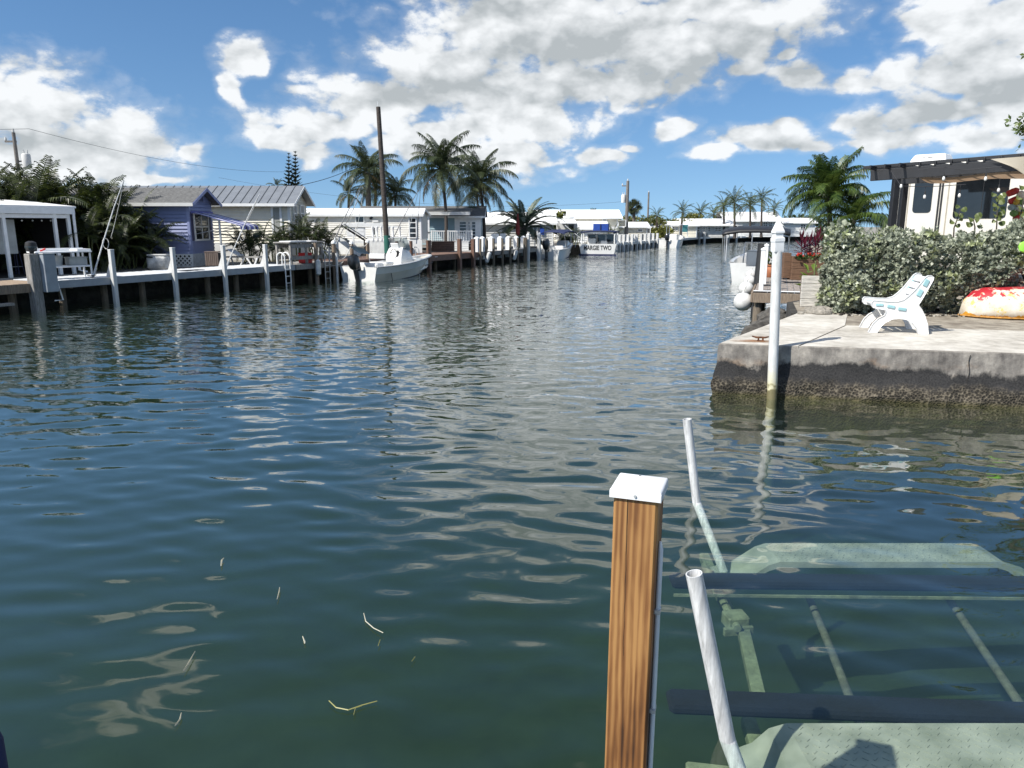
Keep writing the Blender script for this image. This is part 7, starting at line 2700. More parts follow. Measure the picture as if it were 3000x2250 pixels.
G().tube([pa_ - o_, pb2 - o_], 0.05, 8).build('arm', M_rubber, dv, True)
G().tube([pa_ - o_ + Vector((0.1, 0, 0.08)), pb2 - o_ + Vector((0.06, 0, 0.10))], 0.03, 8).build('arm', M_alumatt, dv, True)
G().tube([(-0.05, 0, 0.0), (-0.05, 0, pb2.z - LAND)], 0.07, 10).build('mast', M_rubber, dv, True)
# tall dark mast
m0 = quay(qs(1136, 0.9, 0.75), 0.9, LAND)
mt_ = pos(1108, 313, m0.y)
tm = thing('tall_mast', 'very tall dark timber mast standing behind the moored boat', 'mast', m0)
G().tube([(0, 0, 0), ((mt_.x - m0.x) * 0.5, 0, (mt_.z - m0.z) * 0.5), (mt_.x - m0.x, 0, mt_.z - m0.z)], [0.135, 0.125, 0.105], 12).build('shaft', M_trunkd, tm, True)
zg = zat(690, m0.y) - m0.z
G().tube([(0.0, 0, 0.25), (0, 0, zg)], [0.165, 0.165], 12).build('green_pad', M_green, tm, True)
G().tube([(mt_.x - m0.x, 0, mt_.z - m0.z), (mt_.x - m0.x - 0.02, 0, mt_.z - m0.z + 0.25)], 0.012, 6).build('finial', M_white, tm)

# ------------------------------------------------------------------ white porch, stair and fences of the trailer home
Yp = 41.3
pch = thing('porch', 'white timber porch with columns and stair on the trailer home', 'porch', (0, Yp, LAND))
def pp_(px, py, Y_=Yp):
    z = zat(py, Y_)
    return xat(px, Y_, z), z - LAND
x0, zt = pp_(1000, 656)
x1, zr = pp_(1168, 697)
zf = pp_(1100, 705)[1]
G().span((x0, -0.04, zt - 0.16), (pp_(1120, 656)[0], 0.04, zt + 0.05)).build('beam', M_white, pch)
G().span((pp_(1112, 660)[0], -0.03, zt - 0.2), (pp_(1172, 660)[0], 0.05, zt - 0.10)).build('beam', M_white, pch)
for px in (1092, 1105, 1117, 1140, 1151, 1171):
    x_ = pp_(px, 680)[0]
    G().lathe([(0.07, zf), (0.07, zf + 0.08), (0.05, zf + 0.14), (0.055, (zf + zt) / 2), (0.045, zt - 0.32), (0.07, zt - 0.27), (0.07, zt - 0.14)], 10).build('column', M_white, pch, True, loc=(x_, 0, 0))
for (pa, pb) in ((1016, 1040), (1044, 1070)):
    xa, za = pp_(pa, 694)
    xb, zb = pp_(pb, 666)
    dr_ = G().span((xa, 0.02, za), (xb, 0.06, zb)).build('door_panel', M_white, pch)
    for (f0, f1) in ((0.12, 0.46), (0.54, 0.88)):
        G().span((xa + 0.08, 0.005, za + (zb - za) * f0), (xb - 0.08, 0.022, za + (zb - za) * f1)).build('raised_panel', M_vinyl, dr_)
G().span((pp_(1075, 695)[0], -0.05, zr - 0.02), (pp_(1175, 695)[0], 0.05, zr + 0.06)).build('handrail', M_white, pch)
G().span((x0, 0.05, zf - 0.14), (pp_(1178, 700)[0], 1.7, zf - 0.02)).build('porch_floor', M_white, pch)
# vertical board fence below
xa = pp_(1076, 720)[0]
xb = pp_(1180, 720)[0]
zb = pp_(1100, 742)[1]
n_ = 26
for k in range(n_):
    xq = xa + (xb - xa) * (k + .5) / n_
    G().box((xq, -0.02, zf * 0.5 + 0.02), ((xb - xa) / n_ - 0.012, 0.03, zf), None, 0.004).build('fence_board', M_white, pch)
# stair
sA, sB = pp_(1003, 698), pp_(1066, 752)
G().bar((sA[0], -0.9, sA[1]), (sB[0], -0.9, max(0.05, sB[1])), 0.05, 0.26).build('stringer', M_white, pch)
G().bar((sA[0], 0.0, sA[1]), (sB[0], 0.0, max(0.05, sB[1])), 0.05, 0.26).build('stringer', M_white, pch)
for k in range(6):
    t = (k + 0.5) / 6
    G().box((sA[0] + (sB[0] - sA[0]) * t + 0.1, -0.45, sA[1] + (sB[1] - sA[1]) * t + 0.08), (0.24, 0.85, 0.03)).build('tread', M_black, pch)
for px in (1000, 1046):
    x_ = pp_(px, 700)[0]
    G().box((x_, -0.95, zf * 0.7), (0.09, 0.09, zf * 1.4), None, 0.006).build('newel', M_white, pch)
# lattice fence left of the stair
xl0, zl1 = pp_(952, 700)
xl1, zl0 = pp_(1000, 747)
lf_ = thing('lattice_fence', 'white diagonal lattice fence left of the porch stair', 'fence', (xl0, Yp - 0.9, LAND))
wl_ = xl1 - xl0
hl_ = zl1
for (a0, a1, b0, b1) in ((0, wl_, hl_ - 0.07, hl_), (0, wl_, 0.02, 0.09), (0, 0.07, 0.09, hl_ - 0.07), (wl_ - 0.07, wl_, 0.09, hl_ - 0.07), (wl_ * .5 - .035, wl_ * .5 + .035, 0.09, hl_ - 0.07)):
    G().span((a0, -0.03, b0), (a1, 0.03, b1)).build('frame', M_lattice, lf_)
lattice(lf_, Pn, 0.07, wl_ - 0.07, 0.09, hl_ - 0.07, 0.19, 0.045)

# ------------------------------------------------------------------ brown composite dock
S3 = qs(1400)
bd = thing('dock', 'brown composite dock below the blue porch house', 'dock', quay(0, 0, 0), PI / 2 - HEAD)
board_row(bd, S2 + 0.05, S3, 0.05, 2.4, 0.745, M_brown, 0.145)
G().span((S2 + 0.05, -0.06, 0.45), (S3, 0.02, 0.75)).build('fascia', M_brown, bd)
for k in range(9):
    s = S2 + 0.6 + 2.1 * k
    if s < S3:
        G().tube([(s, 0.7, -2.4), (s, 0.7, 0.7)], 0.10, 8).build('support_pile', M_piling, bd, True)
for (px, py, lab) in ((1256, 704, 'first, at the trailer corner'), (1346, 700, 'second, before the pale skirt'), (1386, 700, 'third, before the brown bench')):
    pile('dark brown square post on the brown dock, ' + lab, px, py, -0.12, M_brown, 0.10, None, 'dock_post', 'brown posts of the brown dock', True)
# brown storage benches and pale skirt behind
def bench(label, pa, pb, py0, py1, Y_, m, name='storage_bench'):
    xa, xb = xat(pa, Y_, 1.0), xat(pb, Y_, 1.0)
    z0_, z1_ = LAND, zat(py0, Y_)
    t_ = thing(name, label, 'bench', ((xa + xb) / 2, Y_, z0_), 0)
    w = xb - xa
    n2 = 4
    for k in range(n2):
        G().box((0, 0, (z1_ - z0_) * (k + .5) / n2), (w, 0.05, (z1_ - z0_) / n2 - 0.012), None, 0.004).build('plank', m, t_)
    G().box((0, 0.35, (z1_ - z0_) + 0.02), (w + 0.1, 0.8, 0.04), None, 0.006).build('top', m, t_)
    G().box((0, 0.36, (z1_ - z0_) * .5), (w - 0.04, 0.66, (z1_ - z0_) - 0.03)).build('carcass', M_dark, t_)
    return t_
bench('long brown storage bench on the brown dock with a small plate', 1264, 1330, 709, 735, 47.2, M_brown)
bench('small brown storage bench behind the third brown post', 1374, 1392, 708, 735, 49.2, M_brown)
bench('brown bench behind the white capped posts', 1418, 1436, 706, 732, 51.5, M_brown)
bench('pale panelled skirt between the brown benches', 1331, 1373, 708, 737, 48.5, M_white, 'skirt_panel')

# ------------------------------------------------------------------ dock with white capped posts
S4 = qs(1578)
wd2 = thing('dock', 'grey dock behind the row of white capped posts', 'dock', quay(0, 0, 0), PI / 2 - HEAD)
board_row(wd2, S3 + 0.05, S4, 0.05, 2.0, 0.74, M_woodgrey, 0.15)
G().span((S3 + 0.05, -0.05, 0.52), (S4, 0.02, 0.745)).build('fascia', M_woodgrey, wd2)
ords = ['first', 'second', 'third', 'fourth', 'fifth', 'sixth', 'seventh']
for k, px in enumerate((1397, 1413, 1439, 1465, 1489, 1512, 1533)):
    pile('stout white capped post, %s of the row beyond the brown dock' % ords[k], px, 698 - 0.5 * k, 0.25, M_vinyl, 0.14, M_white, 'capped_post', 'white capped posts', True, zb=0.3)
for k, px in enumerate((1407, 1424, 1446, 1472, 1495, 1517, 1536, 1541)):
    pile('slim dark mooring pile before the white capped posts, %s in the row' % (ords + ['eighth'])[k], px, 700 - 0.6 * k, -0.12, M_piling, 0.075, None, 'mooring_pile', 'dark piles before the white posts')
for k, (px, py) in enumerate(((1547, 688), (1579, 686))):
    pile(('tall white square pile at the end of the capped post row', 'tall white square pile just left of the navy bimini boat')[k], px, py, -0.15, M_pilew, 0.10, M_white, 'dock_pile', None, True)
for k, px in enumerate((1430, 1510)):
    f_ = thing('fender', ('white fender hanging below the third capped post', 'white fender hanging below the sixth capped post')[k], 'fender', quay(qs(px, -0.25, 0.5), -0.25, 0.45))
    f_.rotation_euler = (0, R(18), 0)
    G().lathe([(0.04, -0.38), (0.12, -0.3), (0.12, 0.22), (0.04, 0.3)], 12).build('body', M_fender, f_, True)
    G().tube([(0, 0, 0.29), (0.0, 0.1, 0.5)], 0.012, 5).build('rope', M_rope, f_)
ORD = ['first', 'second', 'third', 'fourth', 'fifth', 'sixth', 'seventh', 'eighth', 'ninth', 'tenth', 'eleventh', 'twelfth']
# ------------------------------------------------------------------ palms on the far bank
def palm_px(name, label, px_base, px_c, py_c, Y_, flen_px, n, fs, seed, r=(0.16, 0.10), **k):
    c = pos(px_c, py_c, Y_)
    b = Vector((xat(px_base, Y_, LAND), Y_, LAND))
    fl = flen_px * (Y_ * CT) / FPX
    return palm(name, label, b, c, fl, n, fs, r, seed, **k)
palm_px('coconut_palm', 'tall coconut palm nearest the brown dock, in front of the blue house', 1306, 1292, 494, 49.0, 132, 30, FS_coco, 1, r=(0.14, 0.085), hi=0.9, bow=(0.15, 0), dry=3)
palm_px('coconut_palm', 'second tall coconut palm just beyond, leaning left', 1420, 1405, 530, 53.5, 120, 30, FS_coco, 2, r=(0.14, 0.085), hi=0.9, bow=(0.1, 0), dry=3)
palm_px('coconut_palm', 'slim coconut palm trunk close behind the second one', 1412, 1396, 560, 56.0, 80, 10, FS_coco, 12, r=(0.10, 0.07), dry=2)
palm_px('date_palm', 'arching silver green date palm above the white capped posts', 1543, 1536, 668, 56.5, 118, 30, FS_date, 3, r=(0.19, 0.17), dry=0, lo=0.0, hi=0.95, boot=0.6)
palm_px('coconut_palm', 'leaning palm behind the trailer home, left of the tall mast', 1084, 1076, 505, 60.0, 104, 26, FS_coco, 4, hi=0.88, r=(0.26, 0.2), dry=2, matt=M_trunk)
palm_px('coconut_palm', 'lower palm behind the trailer home, hidden by the tall mast', 1098, 1100, 545, 63.0, 80, 24, FS_coco, 5, r=(0.12, 0.1), dry=1)
palm_px('coconut_palm', 'small palm behind the trailer home, right of the tall mast', 1160, 1158, 570, 62.0, 68, 24, FS_coco, 6, r=(0.13, 0.1), dry=1)
palm_px('coconut_palm', 'small palm behind the trailer home, left of the others', 1020, 1022, 568, 62.0, 60, 14, FS_coco, 16, r=(0.12, 0.1), dry=1)
palm_px('coconut_palm', 'small palm tip above the cream cottage roof', 812, 810, 548, 60.0, 36, 12, FS_coco, 7, r=(0.12, 0.1), dry=0)
# far end of the canal
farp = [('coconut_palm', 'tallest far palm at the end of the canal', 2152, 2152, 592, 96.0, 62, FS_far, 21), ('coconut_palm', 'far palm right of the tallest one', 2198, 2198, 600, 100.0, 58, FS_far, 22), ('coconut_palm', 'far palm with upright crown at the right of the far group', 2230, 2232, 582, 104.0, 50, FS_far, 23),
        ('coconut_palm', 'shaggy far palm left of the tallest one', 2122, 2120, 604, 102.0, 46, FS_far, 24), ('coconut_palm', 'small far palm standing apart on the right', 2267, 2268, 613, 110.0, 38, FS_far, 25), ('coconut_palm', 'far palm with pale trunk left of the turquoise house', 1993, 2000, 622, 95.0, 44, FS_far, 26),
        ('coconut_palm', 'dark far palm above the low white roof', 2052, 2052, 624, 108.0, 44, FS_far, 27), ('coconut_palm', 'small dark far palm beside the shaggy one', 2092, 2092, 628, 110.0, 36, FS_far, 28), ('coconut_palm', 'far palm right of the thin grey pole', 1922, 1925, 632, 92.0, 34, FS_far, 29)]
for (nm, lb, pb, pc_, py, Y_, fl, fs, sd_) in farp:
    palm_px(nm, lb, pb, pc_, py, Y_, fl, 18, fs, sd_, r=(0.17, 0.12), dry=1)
# fan-leaved washingtonia beside the utility pole
M_wash = leafmat('washingtonia_leaf', (0.03, 0.045, 0.02), (0.11, 0.13, 0.06), 0.5, 1.0, 0.25)
c = pos(1858, 608, 92.0)
wt_ = thing('fan_palm', 'round headed fan palm beside the utility pole', 'palm tree', (c.x, 92.0, LAND))
G().tube([(0, 0, 0), (0, 0, c.z - LAND)], [0.22, 0.17], 8).build('trunk', M_trunk, wt_, True)
rr_ = random.Random(3)
g = G()
for k in range(46):
    d = Vector((rr_.gauss(0, 1), rr_.gauss(0, 1), rr_.gauss(0.15, 1))).normalized()
    hub = Vector((0, 0, c.z - LAND)) + d * 0.55
    s = d.orthogonal().normalized()
    u_ = d.cross(s)
    for q in range(12):
        a = R(-130 + 260 * q / 11)
        e = hub + (d * math.cos(a) + s * math.sin(a)) * 0.62
        w = (s * math.cos(a) - d * math.sin(a)) * 0.05
        m_ = hub.lerp(e, 0.5)
        g.add([hub, m_ + w, e, m_ - w], [(0, 1, 2, 3)])
g.build('crown', M_wash, wt_, fix=False)
# Norfolk pines
M_pine = leafmat('pine_needle', (0.008, 0.018, 0.010), (0.030, 0.048, 0.024), 0.6, 2.0, 0.1)
for k, (px, py, wpx, lab) in enumerate(((846, 447, 21, 'shorter, left of the two tiered pines behind the cream cottage'), (865, 442, 24, 'taller, right of the two tiered pines behind the cream cottage'))):
    Y_ = 75.0
    tp = pos(px, py, Y_)
    t_ = thing('norfolk_pine', lab, 'pine tree', (xat(px, Y_, LAND), Y_, LAND), 0, 'tiered pines')
    H2 = tp.z - LAND
    G().tube([(0, 0, 0), (tp.x - xat(px, Y_, LAND), 0, H2)], [0.16, 0.02], 8).build('trunk', M_bark, t_, True)
    rr_ = random.Random(80 + k)
    dx_ = tp.x - xat(px, Y_, LAND)
    zz_ = H2 - 0.15
    Wm = wpx * Y_ / FPX
    tier = 0
    while zz_ > 2.2:
        f = (H2 - zz_) / H2
        rad = Wm * (0.12 + 1.65 * f) if f < 0.55 else Wm * 1.03
        g = G()
        nb = 6
        for b in range(nb):
            a = 2 * PI * b / nb + tier * 0.5
            d = Vector((math.cos(a), math.sin(a), 0))
            pts_ = []
            for q in range(6):
                t = q / 5.0
                pts_.append(Vector((dx_ * zz_ / H2, 0, zz_)) + d * rad * t + Vector((0, 0, rad * (0.12 * t + 0.30 * t * t))))
            g.tube(pts_, [0.03, 0.028, 0.025, 0.02, 0.015, 0.008], 4, caps=False)
            for q in range(16):
                t = (q + 0.5) / 16
                p = pts_[0].lerp(pts_[5], t)
                p.z = zz_ + rad * (0.12 * t + 0.30 * t * t)
                for sgn in (-1, 1):
                    s = Vector((-d.y, d.x, 0)) * sgn
                    e = p + (s * 0.7 + d * 0.5 + Vector((0, 0, 0.35))).normalized() * rad * 0.30
                    w = Vector((0, 0, 0.06)) + d * 0.06
                    g.add([p - w, p + w, e + w * 0.8, e - w * 0.8], [(0, 1, 2, 3)])
        g.build('branch_tier', M_pine, t_, fix=False)
        zz_ -= 0.34
        tier += 1

# ------------------------------------------------------------------ far houses
def fh(label, px_corner, Y_, Lm, w, py_eave, py_ridge, wallm, roofm=None, name='house', over=0.3, yaw=0.0, wins=(), ewins=(), floor=None, **k):
    h = House(name, label, px_corner, Y_, Lm, w, zat(py_eave, Y_), zat(py_ridge, Y_ + w * 0.4), wallm, roofm or M_roofw, base=LAND, over=over, yaw=yaw, step=0.2, **k)
    for (a, b, c, d, nv, nh) in wins:
        h.nwin(a, b, c, d, nv=nv, nh=nh, fw=0.08)
    for (a, b, c, d, nv, nh) in ewins:
        h.ewin(a, b, c, d, nv=nv, nh=nh, fw=0.08)
    return h
h5 = fh('white roofed pale grey house behind the date palm', 1620, 60.0, 8.5, 4.2, 652, 624, M_greywall, wins=((1549, 658, 1575, 690, 2, 1),), ewins=())
a_, z_ = h5.nx(1585, 656)
b_, z2_ = h5.nx(1592, 688)
to = G().box(((a_ + b_) / 2, -0.12, (z_ + z2_) / 2), (0.32, 0.06, abs(z_ - z2_)), None, 0.02).build('hanging_towel', M_blue, h5.t)
h5b = fh('white roofed house right of the blue porch house, half hidden by palm trunks', 1470, 64.0, 4.2, 4.0, 656, 634, M_greywall)
# white camper behind the runabout
rx0 = xat(1690, 66.0, 1.0)
cv_ = thing('camper', 'white camper trailer behind the navy bimini boat', 'camper', (rx0, 66.0, LAND), 0)
Lc = rx0 - xat(1632, 66.0, 1.0)
Hc = zat(640, 66.0) - LAND
prof = [(-Lc, 0.35), (0, 0.35), (0.05, Hc * 0.75), (-0.1, Hc * 0.92), (-0.5, Hc), (-Lc, Hc)]
G().prism(prof, 0.0, 2.4, 1).build('body', M_greywall, cv_)
G().span((-Lc, -0.02, Hc - 0.22), (-0.4, 2.42, Hc - 0.05)).build('roof_band', M_roofw, cv_)
for (pa, pb) in ((1666, 1681),):
    xa, xb = xat(pa, 66, 2.0) - rx0, xat(pb, 66, 2.0) - rx0
    wz0, wz1 = zat(673, 66) - LAND, zat(657, 66) - LAND
    wn_ = G().span((xa, -0.03, wz0), (xb, 0.0, wz1)).build('window', M_glass, cv_)
G().span((0.02, 0.3, Hc * 0.5), (0.07, 1.6, Hc * 0.74)).build('window', M_glass, cv_)
G().box((-Lc * .4, 1.2, Hc + 0.12), (0.9, 0.7, 0.22), None, 0.06).build('air_conditioner', M_white, cv_)
for x_ in (-Lc * .6, -Lc * .35):
    G().lathe([(0.33, -0.1), (0.36, -0.05), (0.36, 0.05), (0.33, 0.1)], 14, (x_, 0.1, 0.36), Matrix.Rotation(PI / 2, 3, 'X')).build('wheel', M_rubber, cv_, True)
G().prism([(-1.6, Hc * .80), (0.02, Hc * .93), (0.02, Hc * .96), (-1.6, Hc * .83)], -Lc * .9, -Lc * .1, 0).build('awning', M_roofw, cv_)
h6 = fh('large house with long white roof and cream wall behind the charter boat', 1808, 78.0, 8.5, 5.0, 636, 616, M_cream, wins=((1765, 641, 1778, 652, 1, 2),), ewins=((1812, 645, 1832, 664, 2, 1),), over=0.45)
a_, z_ = h6.nx(1790, 664)
G().span((-2.2, -0.6, 0), (0.0, -0.02, z_)).build('annex', M_white, h6.t)
h7 = fh('low white roofed cabin left of the tall utility pole', 1775, 74.0, 4.0, 3.0, 668, 650, M_white, wins=((1758, 671, 1772, 680, 1, 1),))
h8 = fh('low white roofed cabin right of the tall utility pole', 1895, 84.0, 4.3, 3.6, 664, 652, M_cream, wins=((1868, 670, 1882, 680, 2, 1),), ewins=((1897, 668, 1904, 684, 1, 1),))
h9 = fh('grey cabin with awning behind the middle white piles', 1960, 92.0, 3.6, 3.6, 668, 656, M_greywall, wins=((1930, 672, 1945, 686, 1, 2),))
h10 = fh('cream cabin with white windows beside the turquoise panel', 2040, 99.0, 4.8, 3.8, 660, 650, M_cream, wins=((1966, 664, 1976, 676, 2, 2), (1980, 664, 1986, 676, 1, 2)))
M_teal2 = mat('turquoise_panel', (0.05, 0.22, 0.24), 0.7, var=0.15, scale=3)
tq = thing('sun_screen', 'turquoise sun screen hung under the far white roof', 'sun screen', (xat(2005, 97.0, 2), 97.0, LAND))
w_ = (2014 - 1994) * 97 * CT / FPX
G().box((0, 0, zat(669, 97) - LAND), (w_, 0.05, zat(659, 97) - zat(680, 97)), None, 0.01).build('panel', M_teal2, tq)
for sx in (-w_ / 2, w_ / 2):
    G().box((sx, 0.04, (zat(656, 97) - LAND) / 2), (0.1, 0.1, zat(656, 97) - LAND), None, 0.01).build('post', M_white, tq)
h11 = fh('far house with wide white hipped roof and french windows', 2135, 102.0, 6.6, 4.5, 657, 642, M_greywall, wins=((2056, 661, 2066, 678, 2, 3), (2072, 661, 2082, 678, 2, 3), (2094, 661, 2113, 678, 2, 3), (2040, 664, 2050, 680, 1, 2)), over=0.6, cat='house')
h12 = fh('biggest far house with broad white roof beside the white pile', 2280, 108.0, 7.4, 6.5, 645, 622, M_white, wins=((2200, 648, 2213, 660, 1, 2), (2236, 648, 2248, 666, 2, 2), (2252, 648, 2262, 666, 2, 2), (2268, 646, 2277, 664, 1, 2)), over=0.5)
h13 = fh('far low house right of the biggest far house', 2385, 112.0, 4.6, 4.0, 652, 640, M_white, wins=((2345, 656, 2360, 672, 2, 2),))
# stucco carport details: near-black backs put shade into openings below the far roofs
for k, (pa, pb, Y_, py0, py1, lab) in enumerate(((2018, 2034, 101.6, 661, 688, 'dark open carport beside the turquoise screen'), (2150, 2162, 101.6, 660, 690, 'dark doorway porch left of the biggest far house'))):
    xa, xb = xat(pa, Y_, 2), xat(pb, Y_, 2)
    t_ = thing('carport', lab, 'carport', ((xa + xb) / 2, Y_ - 1.6, LAND))
    hh = zat(py0, Y_) - LAND
    G().span((-(xb - xa) / 2, 1.5, 0), ((xb - xa) / 2, 1.58, hh - 0.05)).build('back', M_dark, t_)
    G().span((-(xb - xa) / 2 - 0.1, -0.1, hh - 0.04), ((xb - xa) / 2 + 0.1, 1.58, hh + 0.06)).build('roof', M_roofw, t_)
    for sx in (-1, 1):
        G().box((sx * (xb - xa) / 2, 0, hh / 2), (0.1, 0.1, hh), None, 0.01).build('post', M_white, t_)

# ------------------------------------------------------------------ far docks and piles
S5, S6 = qs(1800), BEND
fd = thing('dock', 'far pale dock with rows of white piles', 'dock', quay(0, 0, 0), PI / 2 - HEAD)
G().span((S5, -0.05, 0.50), (S6, 0.05, 0.76)).build('fascia', M_greywall, fd)
G().span((S5, 0.05, 0.70), (S6, 1.6, 0.765)).build('deck', M_deckw, fd)
fpx = (1664, 1676, 1688, 1806, 1816, 1828, 1840, 1852, 1866, 1878, 1890, 1902, 1914, 1926)
for k, px in enumerate(fpx[3:]):
    pile('white pile %s' % ('nearest the charter boat' if k == 0 else '%s in the row beyond the charter boat' % ORD[k]), px, 688 - 0.5 * k, 0.0 if k % 2 else -0.15, M_pilew, 0.12, None, 'dock_pile', 'white piles of the far dock', True, zb=-1.5)
# dark planter boxes / bins between the piles
rr_ = random.Random(4)
for k, px in enumerate((1822, 1858, 1884, 1908)):
    q = qp(px, 1.0, 0.77)
    t_ = thing('dock_box', 'grey dock box on the far dock, %s' % ('first from the charter boat', 'second from the charter boat', 'third from the charter boat', 'fourth from the charter boat')[k], 'dock box', (q.x, q.y, 0.768), PI / 2 - HEAD, 'dock boxes of the far dock')
    G().box((0, 0, 0.3), (1.0, 0.5, 0.6), None, 0.03).build('body', (M_woodgrey, M_greywall, M_rubber, M_woodgrey)[k], t_)
    G().box((0, 0, 0.63), (1.06, 0.56, 0.06), None, 0.02).build('lid', M_greywall, t_)
# cross dock at the bend
def cross(s, off=0.0, z=0.0):
    b = quay(BEND, 0.0)
    n2 = Vector((-U2.y, U2.x, 0))
    return b + U2 * s + n2 * off + Vector((0, 0, z))
fd2 = thing('dock', 'low white edged dock across the end of the canal', 'dock', cross(0), PI / 2 - R(48))
G().span((0.3, -0.05, 0.55), (34, 0.05, 0.78)).build('fascia', M_white, fd2)
G().span((0.3, 0.05, 0.72), (34, 1.8, 0.785)).build('deck', M_deckw, fd2)
def cs_at(px):
    best = min(range(0, 700), key=lambda i: abs(1500 + FPX * cross(i * 0.05).x / (cross(i * 0.05).y * CT + EYE * ST) - px))
    return best * 0.05
for k, px in enumerate((1990, 2000, 2014, 2027, 2035, 2060, 2130, 2154)):
    p = cross(cs_at(px), -0.15)
    t_ = thing('dock_pile', 'white pile at the canal end, %s from the pale trunk palm' % ORD[k], 'pile', (p.x, p.y, -1.5), R(20), 'white piles at the canal end')
    H2 = zat(680, p.y) + 1.5
    G().box((0, 0, H2 / 2), (0.26, 0.26, H2), None, 0.02).build('shaft', M_pilew, t_)
# seawall benches seen as dark bands
for k, (pa, pb) in enumerate(((2064, 2128), (2192, 2275))):
    p, q = cross(cs_at(pa), 0.3), cross(cs_at(pb), 0.3)
    t_ = thing('low_wall', ('long grey boat rack under the wide white roof', 'dark boat rack below the biggest far house')[k], 'rack', p)
    d = q - p
    for z_ in (0.80, 1.05, 1.30):
        G().bar(Vector((0, 0, z_)), d + Vector((0, 0, z_)), 0.35, 0.10).build('rail', M_woodgrey if z_ < 1.2 else M_greywall, t_)
    for f in (0.02, 0.35, 0.65, 0.98):
        G().bar(d * f + Vector((0, 0, 0.6)), d * f + Vector((0, 0, 1.4)), 0.1, 0.1).build('post', M_woodgrey, t_)

# ------------------------------------------------------------------ greenery between the far houses
M_bushy = leafmat('yellow_green_bush', (0.06, 0.075, 0.012), (0.24, 0.24, 0.055), 0.5, 0.6, 0.3)
M_bushd = leafmat('dark_bush', (0.02, 0.04, 0.012), (0.075, 0.11, 0.035), 0.5, 0.6, 0.3)
bl = [(1850, 96, 2.4, 1.9, 'tall yellow green shrub left of the far fan palm foot', 0), (1885, 100, 2.8, 2.1, 'tall yellow green shrub right of the far fan palm', 0), (1915, 94, 2.2, 2.3, 'rounded yellow green shrub below the thin grey pole', 0), (1935, 90, 1.3, 1.2, 'bright small tree before the grey cabin', 0),
      (1975, 104, 2.6, 1.9, 'bush below the pale trunk palm', 0), (2010, 106, 2.2, 2.2, 'bush right of the pale trunk palm', 0), (2050, 112, 2.6, 1.9, 'dark bush below the dark far palm', 1), (2095, 114, 2.4, 1.8, 'dark bush below the shaggy far palm', 1),
      (1600, 68, 1.3, 1.7, 'dark bush behind the date palm', 1), (1640, 72, 1.0, 1.9, 'green bush between the white roofs', 0), (1740, 92, 1.2, 2.8, 'dark treetop above the large white roof', 1), (2330, 130, 5, 2.4, 'distant dark trees right of the far houses', 1), (1960, 130, 6, 2.0, 'distant dark trees at the end of the canal', 1), (2420, 120, 5, 2.6, 'distant trees behind the bushy palm', 1)]
for k, (px, Y_, r_, hz, lab, d_) in enumerate(bl):
    bush('shrub', lab, (xat(px, Y_, LAND), Y_, LAND), (r_, r_ * 0.8, hz * 0.62), M_bushd if d_ else M_bushy, 330, 0.30 + 0.05 * (Y_ > 110), 200 + k, 'greenery between the far houses', 'shrub', 0.6 if hz > 1.5 else 0.2)
# greenery at the feet of the near far-bank houses
for k, (px, of, r_, lab) in enumerate(((1650, 1.6, 0.7, 'small yellow palm tuft behind the runabout'), (1690, 2.0, 0.8, 'dark spiky tuft left of the charter boat'), (1792, 2.0, 0.9, 'brown spiky palm behind the charter boat bow'), (1478, 2.2, 0.9, 'dark leafy plant beside the closed red umbrella'))):
    q = qp(px, of, 0.75)
    clump_palm(lab, (q.x, q.y, LAND), 1.6 + 0.3 * (k == 2), 22, 300 + k, 0.4, fs=FS_far, name='palm_tuft', stems=4)
# closed red umbrella
q = qp(1517, 2.4, 0.75)
um = thing('umbrella', 'closed red patio umbrella behind the white capped posts', 'umbrella', (q.x, q.y, LAND))
G().lathe([(0.05, 0.85), (0.14, 0.95), (0.16, 1.3), (0.11, 1.9), (0.05, 2.35), (0.015, 2.5)], 12).build('canopy', mat('red_canvas', (0.36, 0.06, 0.05), 0.8, var=0.15), um, True)
G().tube([(0, 0, 0), (0, 0, 2.55)], 0.025, 8).build('pole', M_alumatt, um)
G().lathe([(0.28, 0.0), (0.28, 0.06), (0.08, 0.1)], 14).build('base', M_rubber, um)
# white patio set on the capped post dock
for k, px in enumerate((1450, 1480, 1558)):
    q = qp(px, 1.5, 0.75)
    t_ = thing('patio_chair', 'white patio chair behind the white posts, %s' % ('left of the red umbrella', 'next to the red umbrella', 'right of the date palm trunk')[k], 'chair', (q.x, q.y, 0.757), R(40 * k))
    G().box((0, 0, 0.42), (0.5, 0.5, 0.05), None, 0.02).build('seat', M_chair, t_)
    G().box((0, 0.24, 0.72), (0.5, 0.05, 0.55), None, 0.02).build('backrest', M_chair, t_)
    for (x_, y_) in ((-.22, -.22), (.22, -.22), (-.22, .22), (.22, .22)):
        G().tube([(x_, y_, 0), (x_, y_, 0.41)], 0.02, 6).build('leg', M_chair, t_)

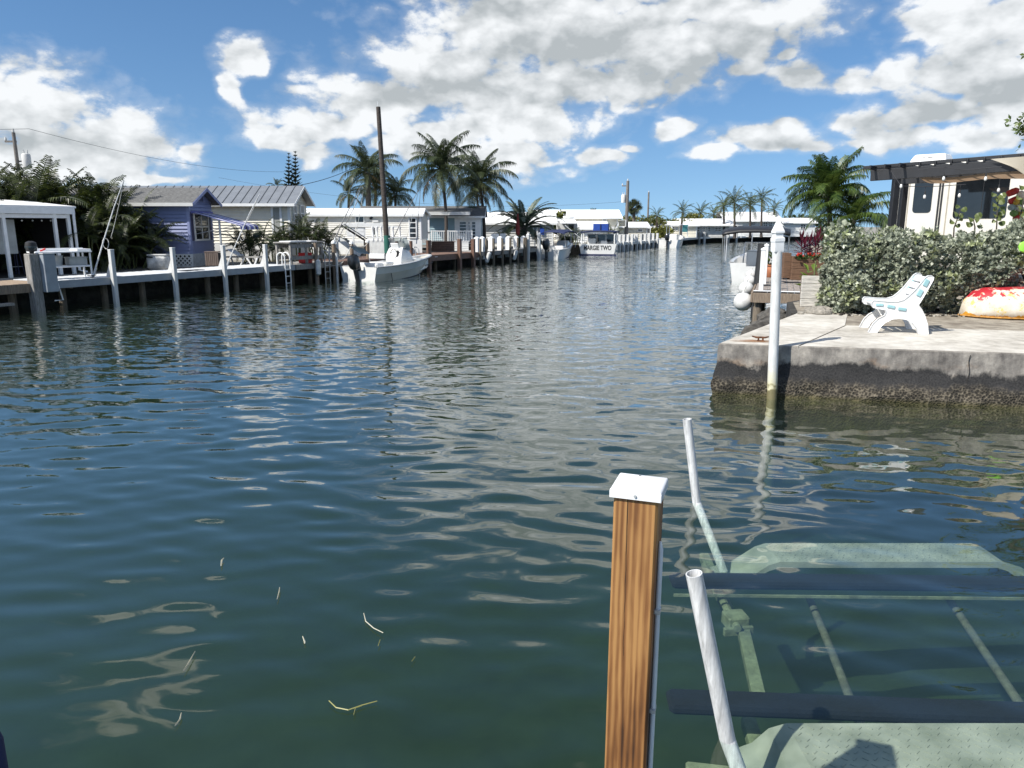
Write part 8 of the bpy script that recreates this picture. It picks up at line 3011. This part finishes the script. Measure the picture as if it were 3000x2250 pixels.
# ------------------------------------------------------------------ utility poles and wires
M_pole = mat('utility_pole_wood', (0.20, 0.185, 0.17), 0.9, var=0.2, scale=5, stretch=(3, 3, 0.4))
def upole(label, px, py_top, Y_, r, lean=0.0, trans=None, arm=0.0):
    b = Vector((xat(px, Y_, LAND), Y_, LAND))
    tp = pos(px, py_top, Y_)
    t_ = thing('utility_pole', label, 'utility pole', b)
    H2 = tp.z - LAND
    G().tube([(0, 0, 0), (lean, 0, H2)], [r * 1.2, r * 0.9], 10).build('shaft', M_pole, t_, True)
    if arm:
        G().bar((lean - arm, 0, H2 - 0.5), (lean + arm * 0.2, 0, H2 - 0.5), 0.08, 0.1).build('cross_arm', M_pole, t_)
        G().lathe([(0.05, 0), (0.07, 0.08), (0.03, 0.2)], 8).build('insulator', M_greywall, t_, True, loc=(lean - arm + 0.05, 0, H2 - 0.45))
    G().lathe([(0.05, 0), (0.07, 0.08), (0.03, 0.22)], 8).build('insulator', M_greywall, t_, True, loc=(lean, 0, H2))
    if trans:
        sx, dz_ = trans
        tr2 = G().lathe([(0.22, 0.0), (0.24, 0.05), (0.24, 0.75), (0.20, 0.82), (0.05, 0.86)], 14).build('transformer', M_greywall, t_, True, loc=(lean + sx, 0, H2 - dz_))
        for q in (-0.1, 0.1):
            G().lathe([(0.03, 0.84), (0.045, 0.9), (0.02, 1.05)], 8).build('bushing', M_greywall, tr2, True, loc=(q, 0, 0))
        G().bar((lean, 0, H2 - dz_ + 0.4), (lean + sx, 0, H2 - dz_ + 0.4), 0.06, 0.08).build('hanger', M_rubber, t_)
    return t_, tp
_, t1 = upole('utility pole with grey transformer above the dark palms', 86, 388, 45.0, 0.105, -0.0, (0.55, 2.0), 0.55)
_, t2 = upole('tall utility pole with transformer behind the far cabins', 1834, 530, 80.0, 0.17, 0.0, (-0.4, 2.2), 0.6)
_, t3 = upole('thin distant grey pole right of the tall utility pole', 1896, 563, 120.0, 0.14)
_, t4 = upole('dark pole behind the blue porch house', 1278, 575, 75.0, 0.11)
def wire(label, a, b, sag=0.5, r=0.011):
    a, b = Vector(a), Vector(b)
    pts_ = [a.lerp(b, k / 24.0) - Vector((0, 0, sag * 4 * (k / 24.0) * (1 - k / 24.0))) - a for k in range(25)]
    o = G().tube(pts_, r, 5).build('power_line', M_wire, None, loc=a)
    return tag(o, label, 'power line')
wire('power line running left from the transformer pole', t1 + Vector((0, 0, 0.2)), t1 + Vector((-20, -9, 0.5)), 0.5)
wire('upper power line running right from the transformer pole across the sky', t1 + Vector((0, 0, 0.2)), pos(900, 500, 85), 0.9)
wire('lower power line passing behind the cottages', pos(-120, 484, 46), pos(780, 570, 95), 0.7, 0.014)
wire('dark cable rising from the cream cottage to the palm behind the trailer', pos(760, 553, 50), pos(1060, 478, 66), 0.5, 0.022)
wire('faint power line behind the coconut palms', pos(640, 520, 110), pos(1834, 590, 115), 2.0, 0.014)
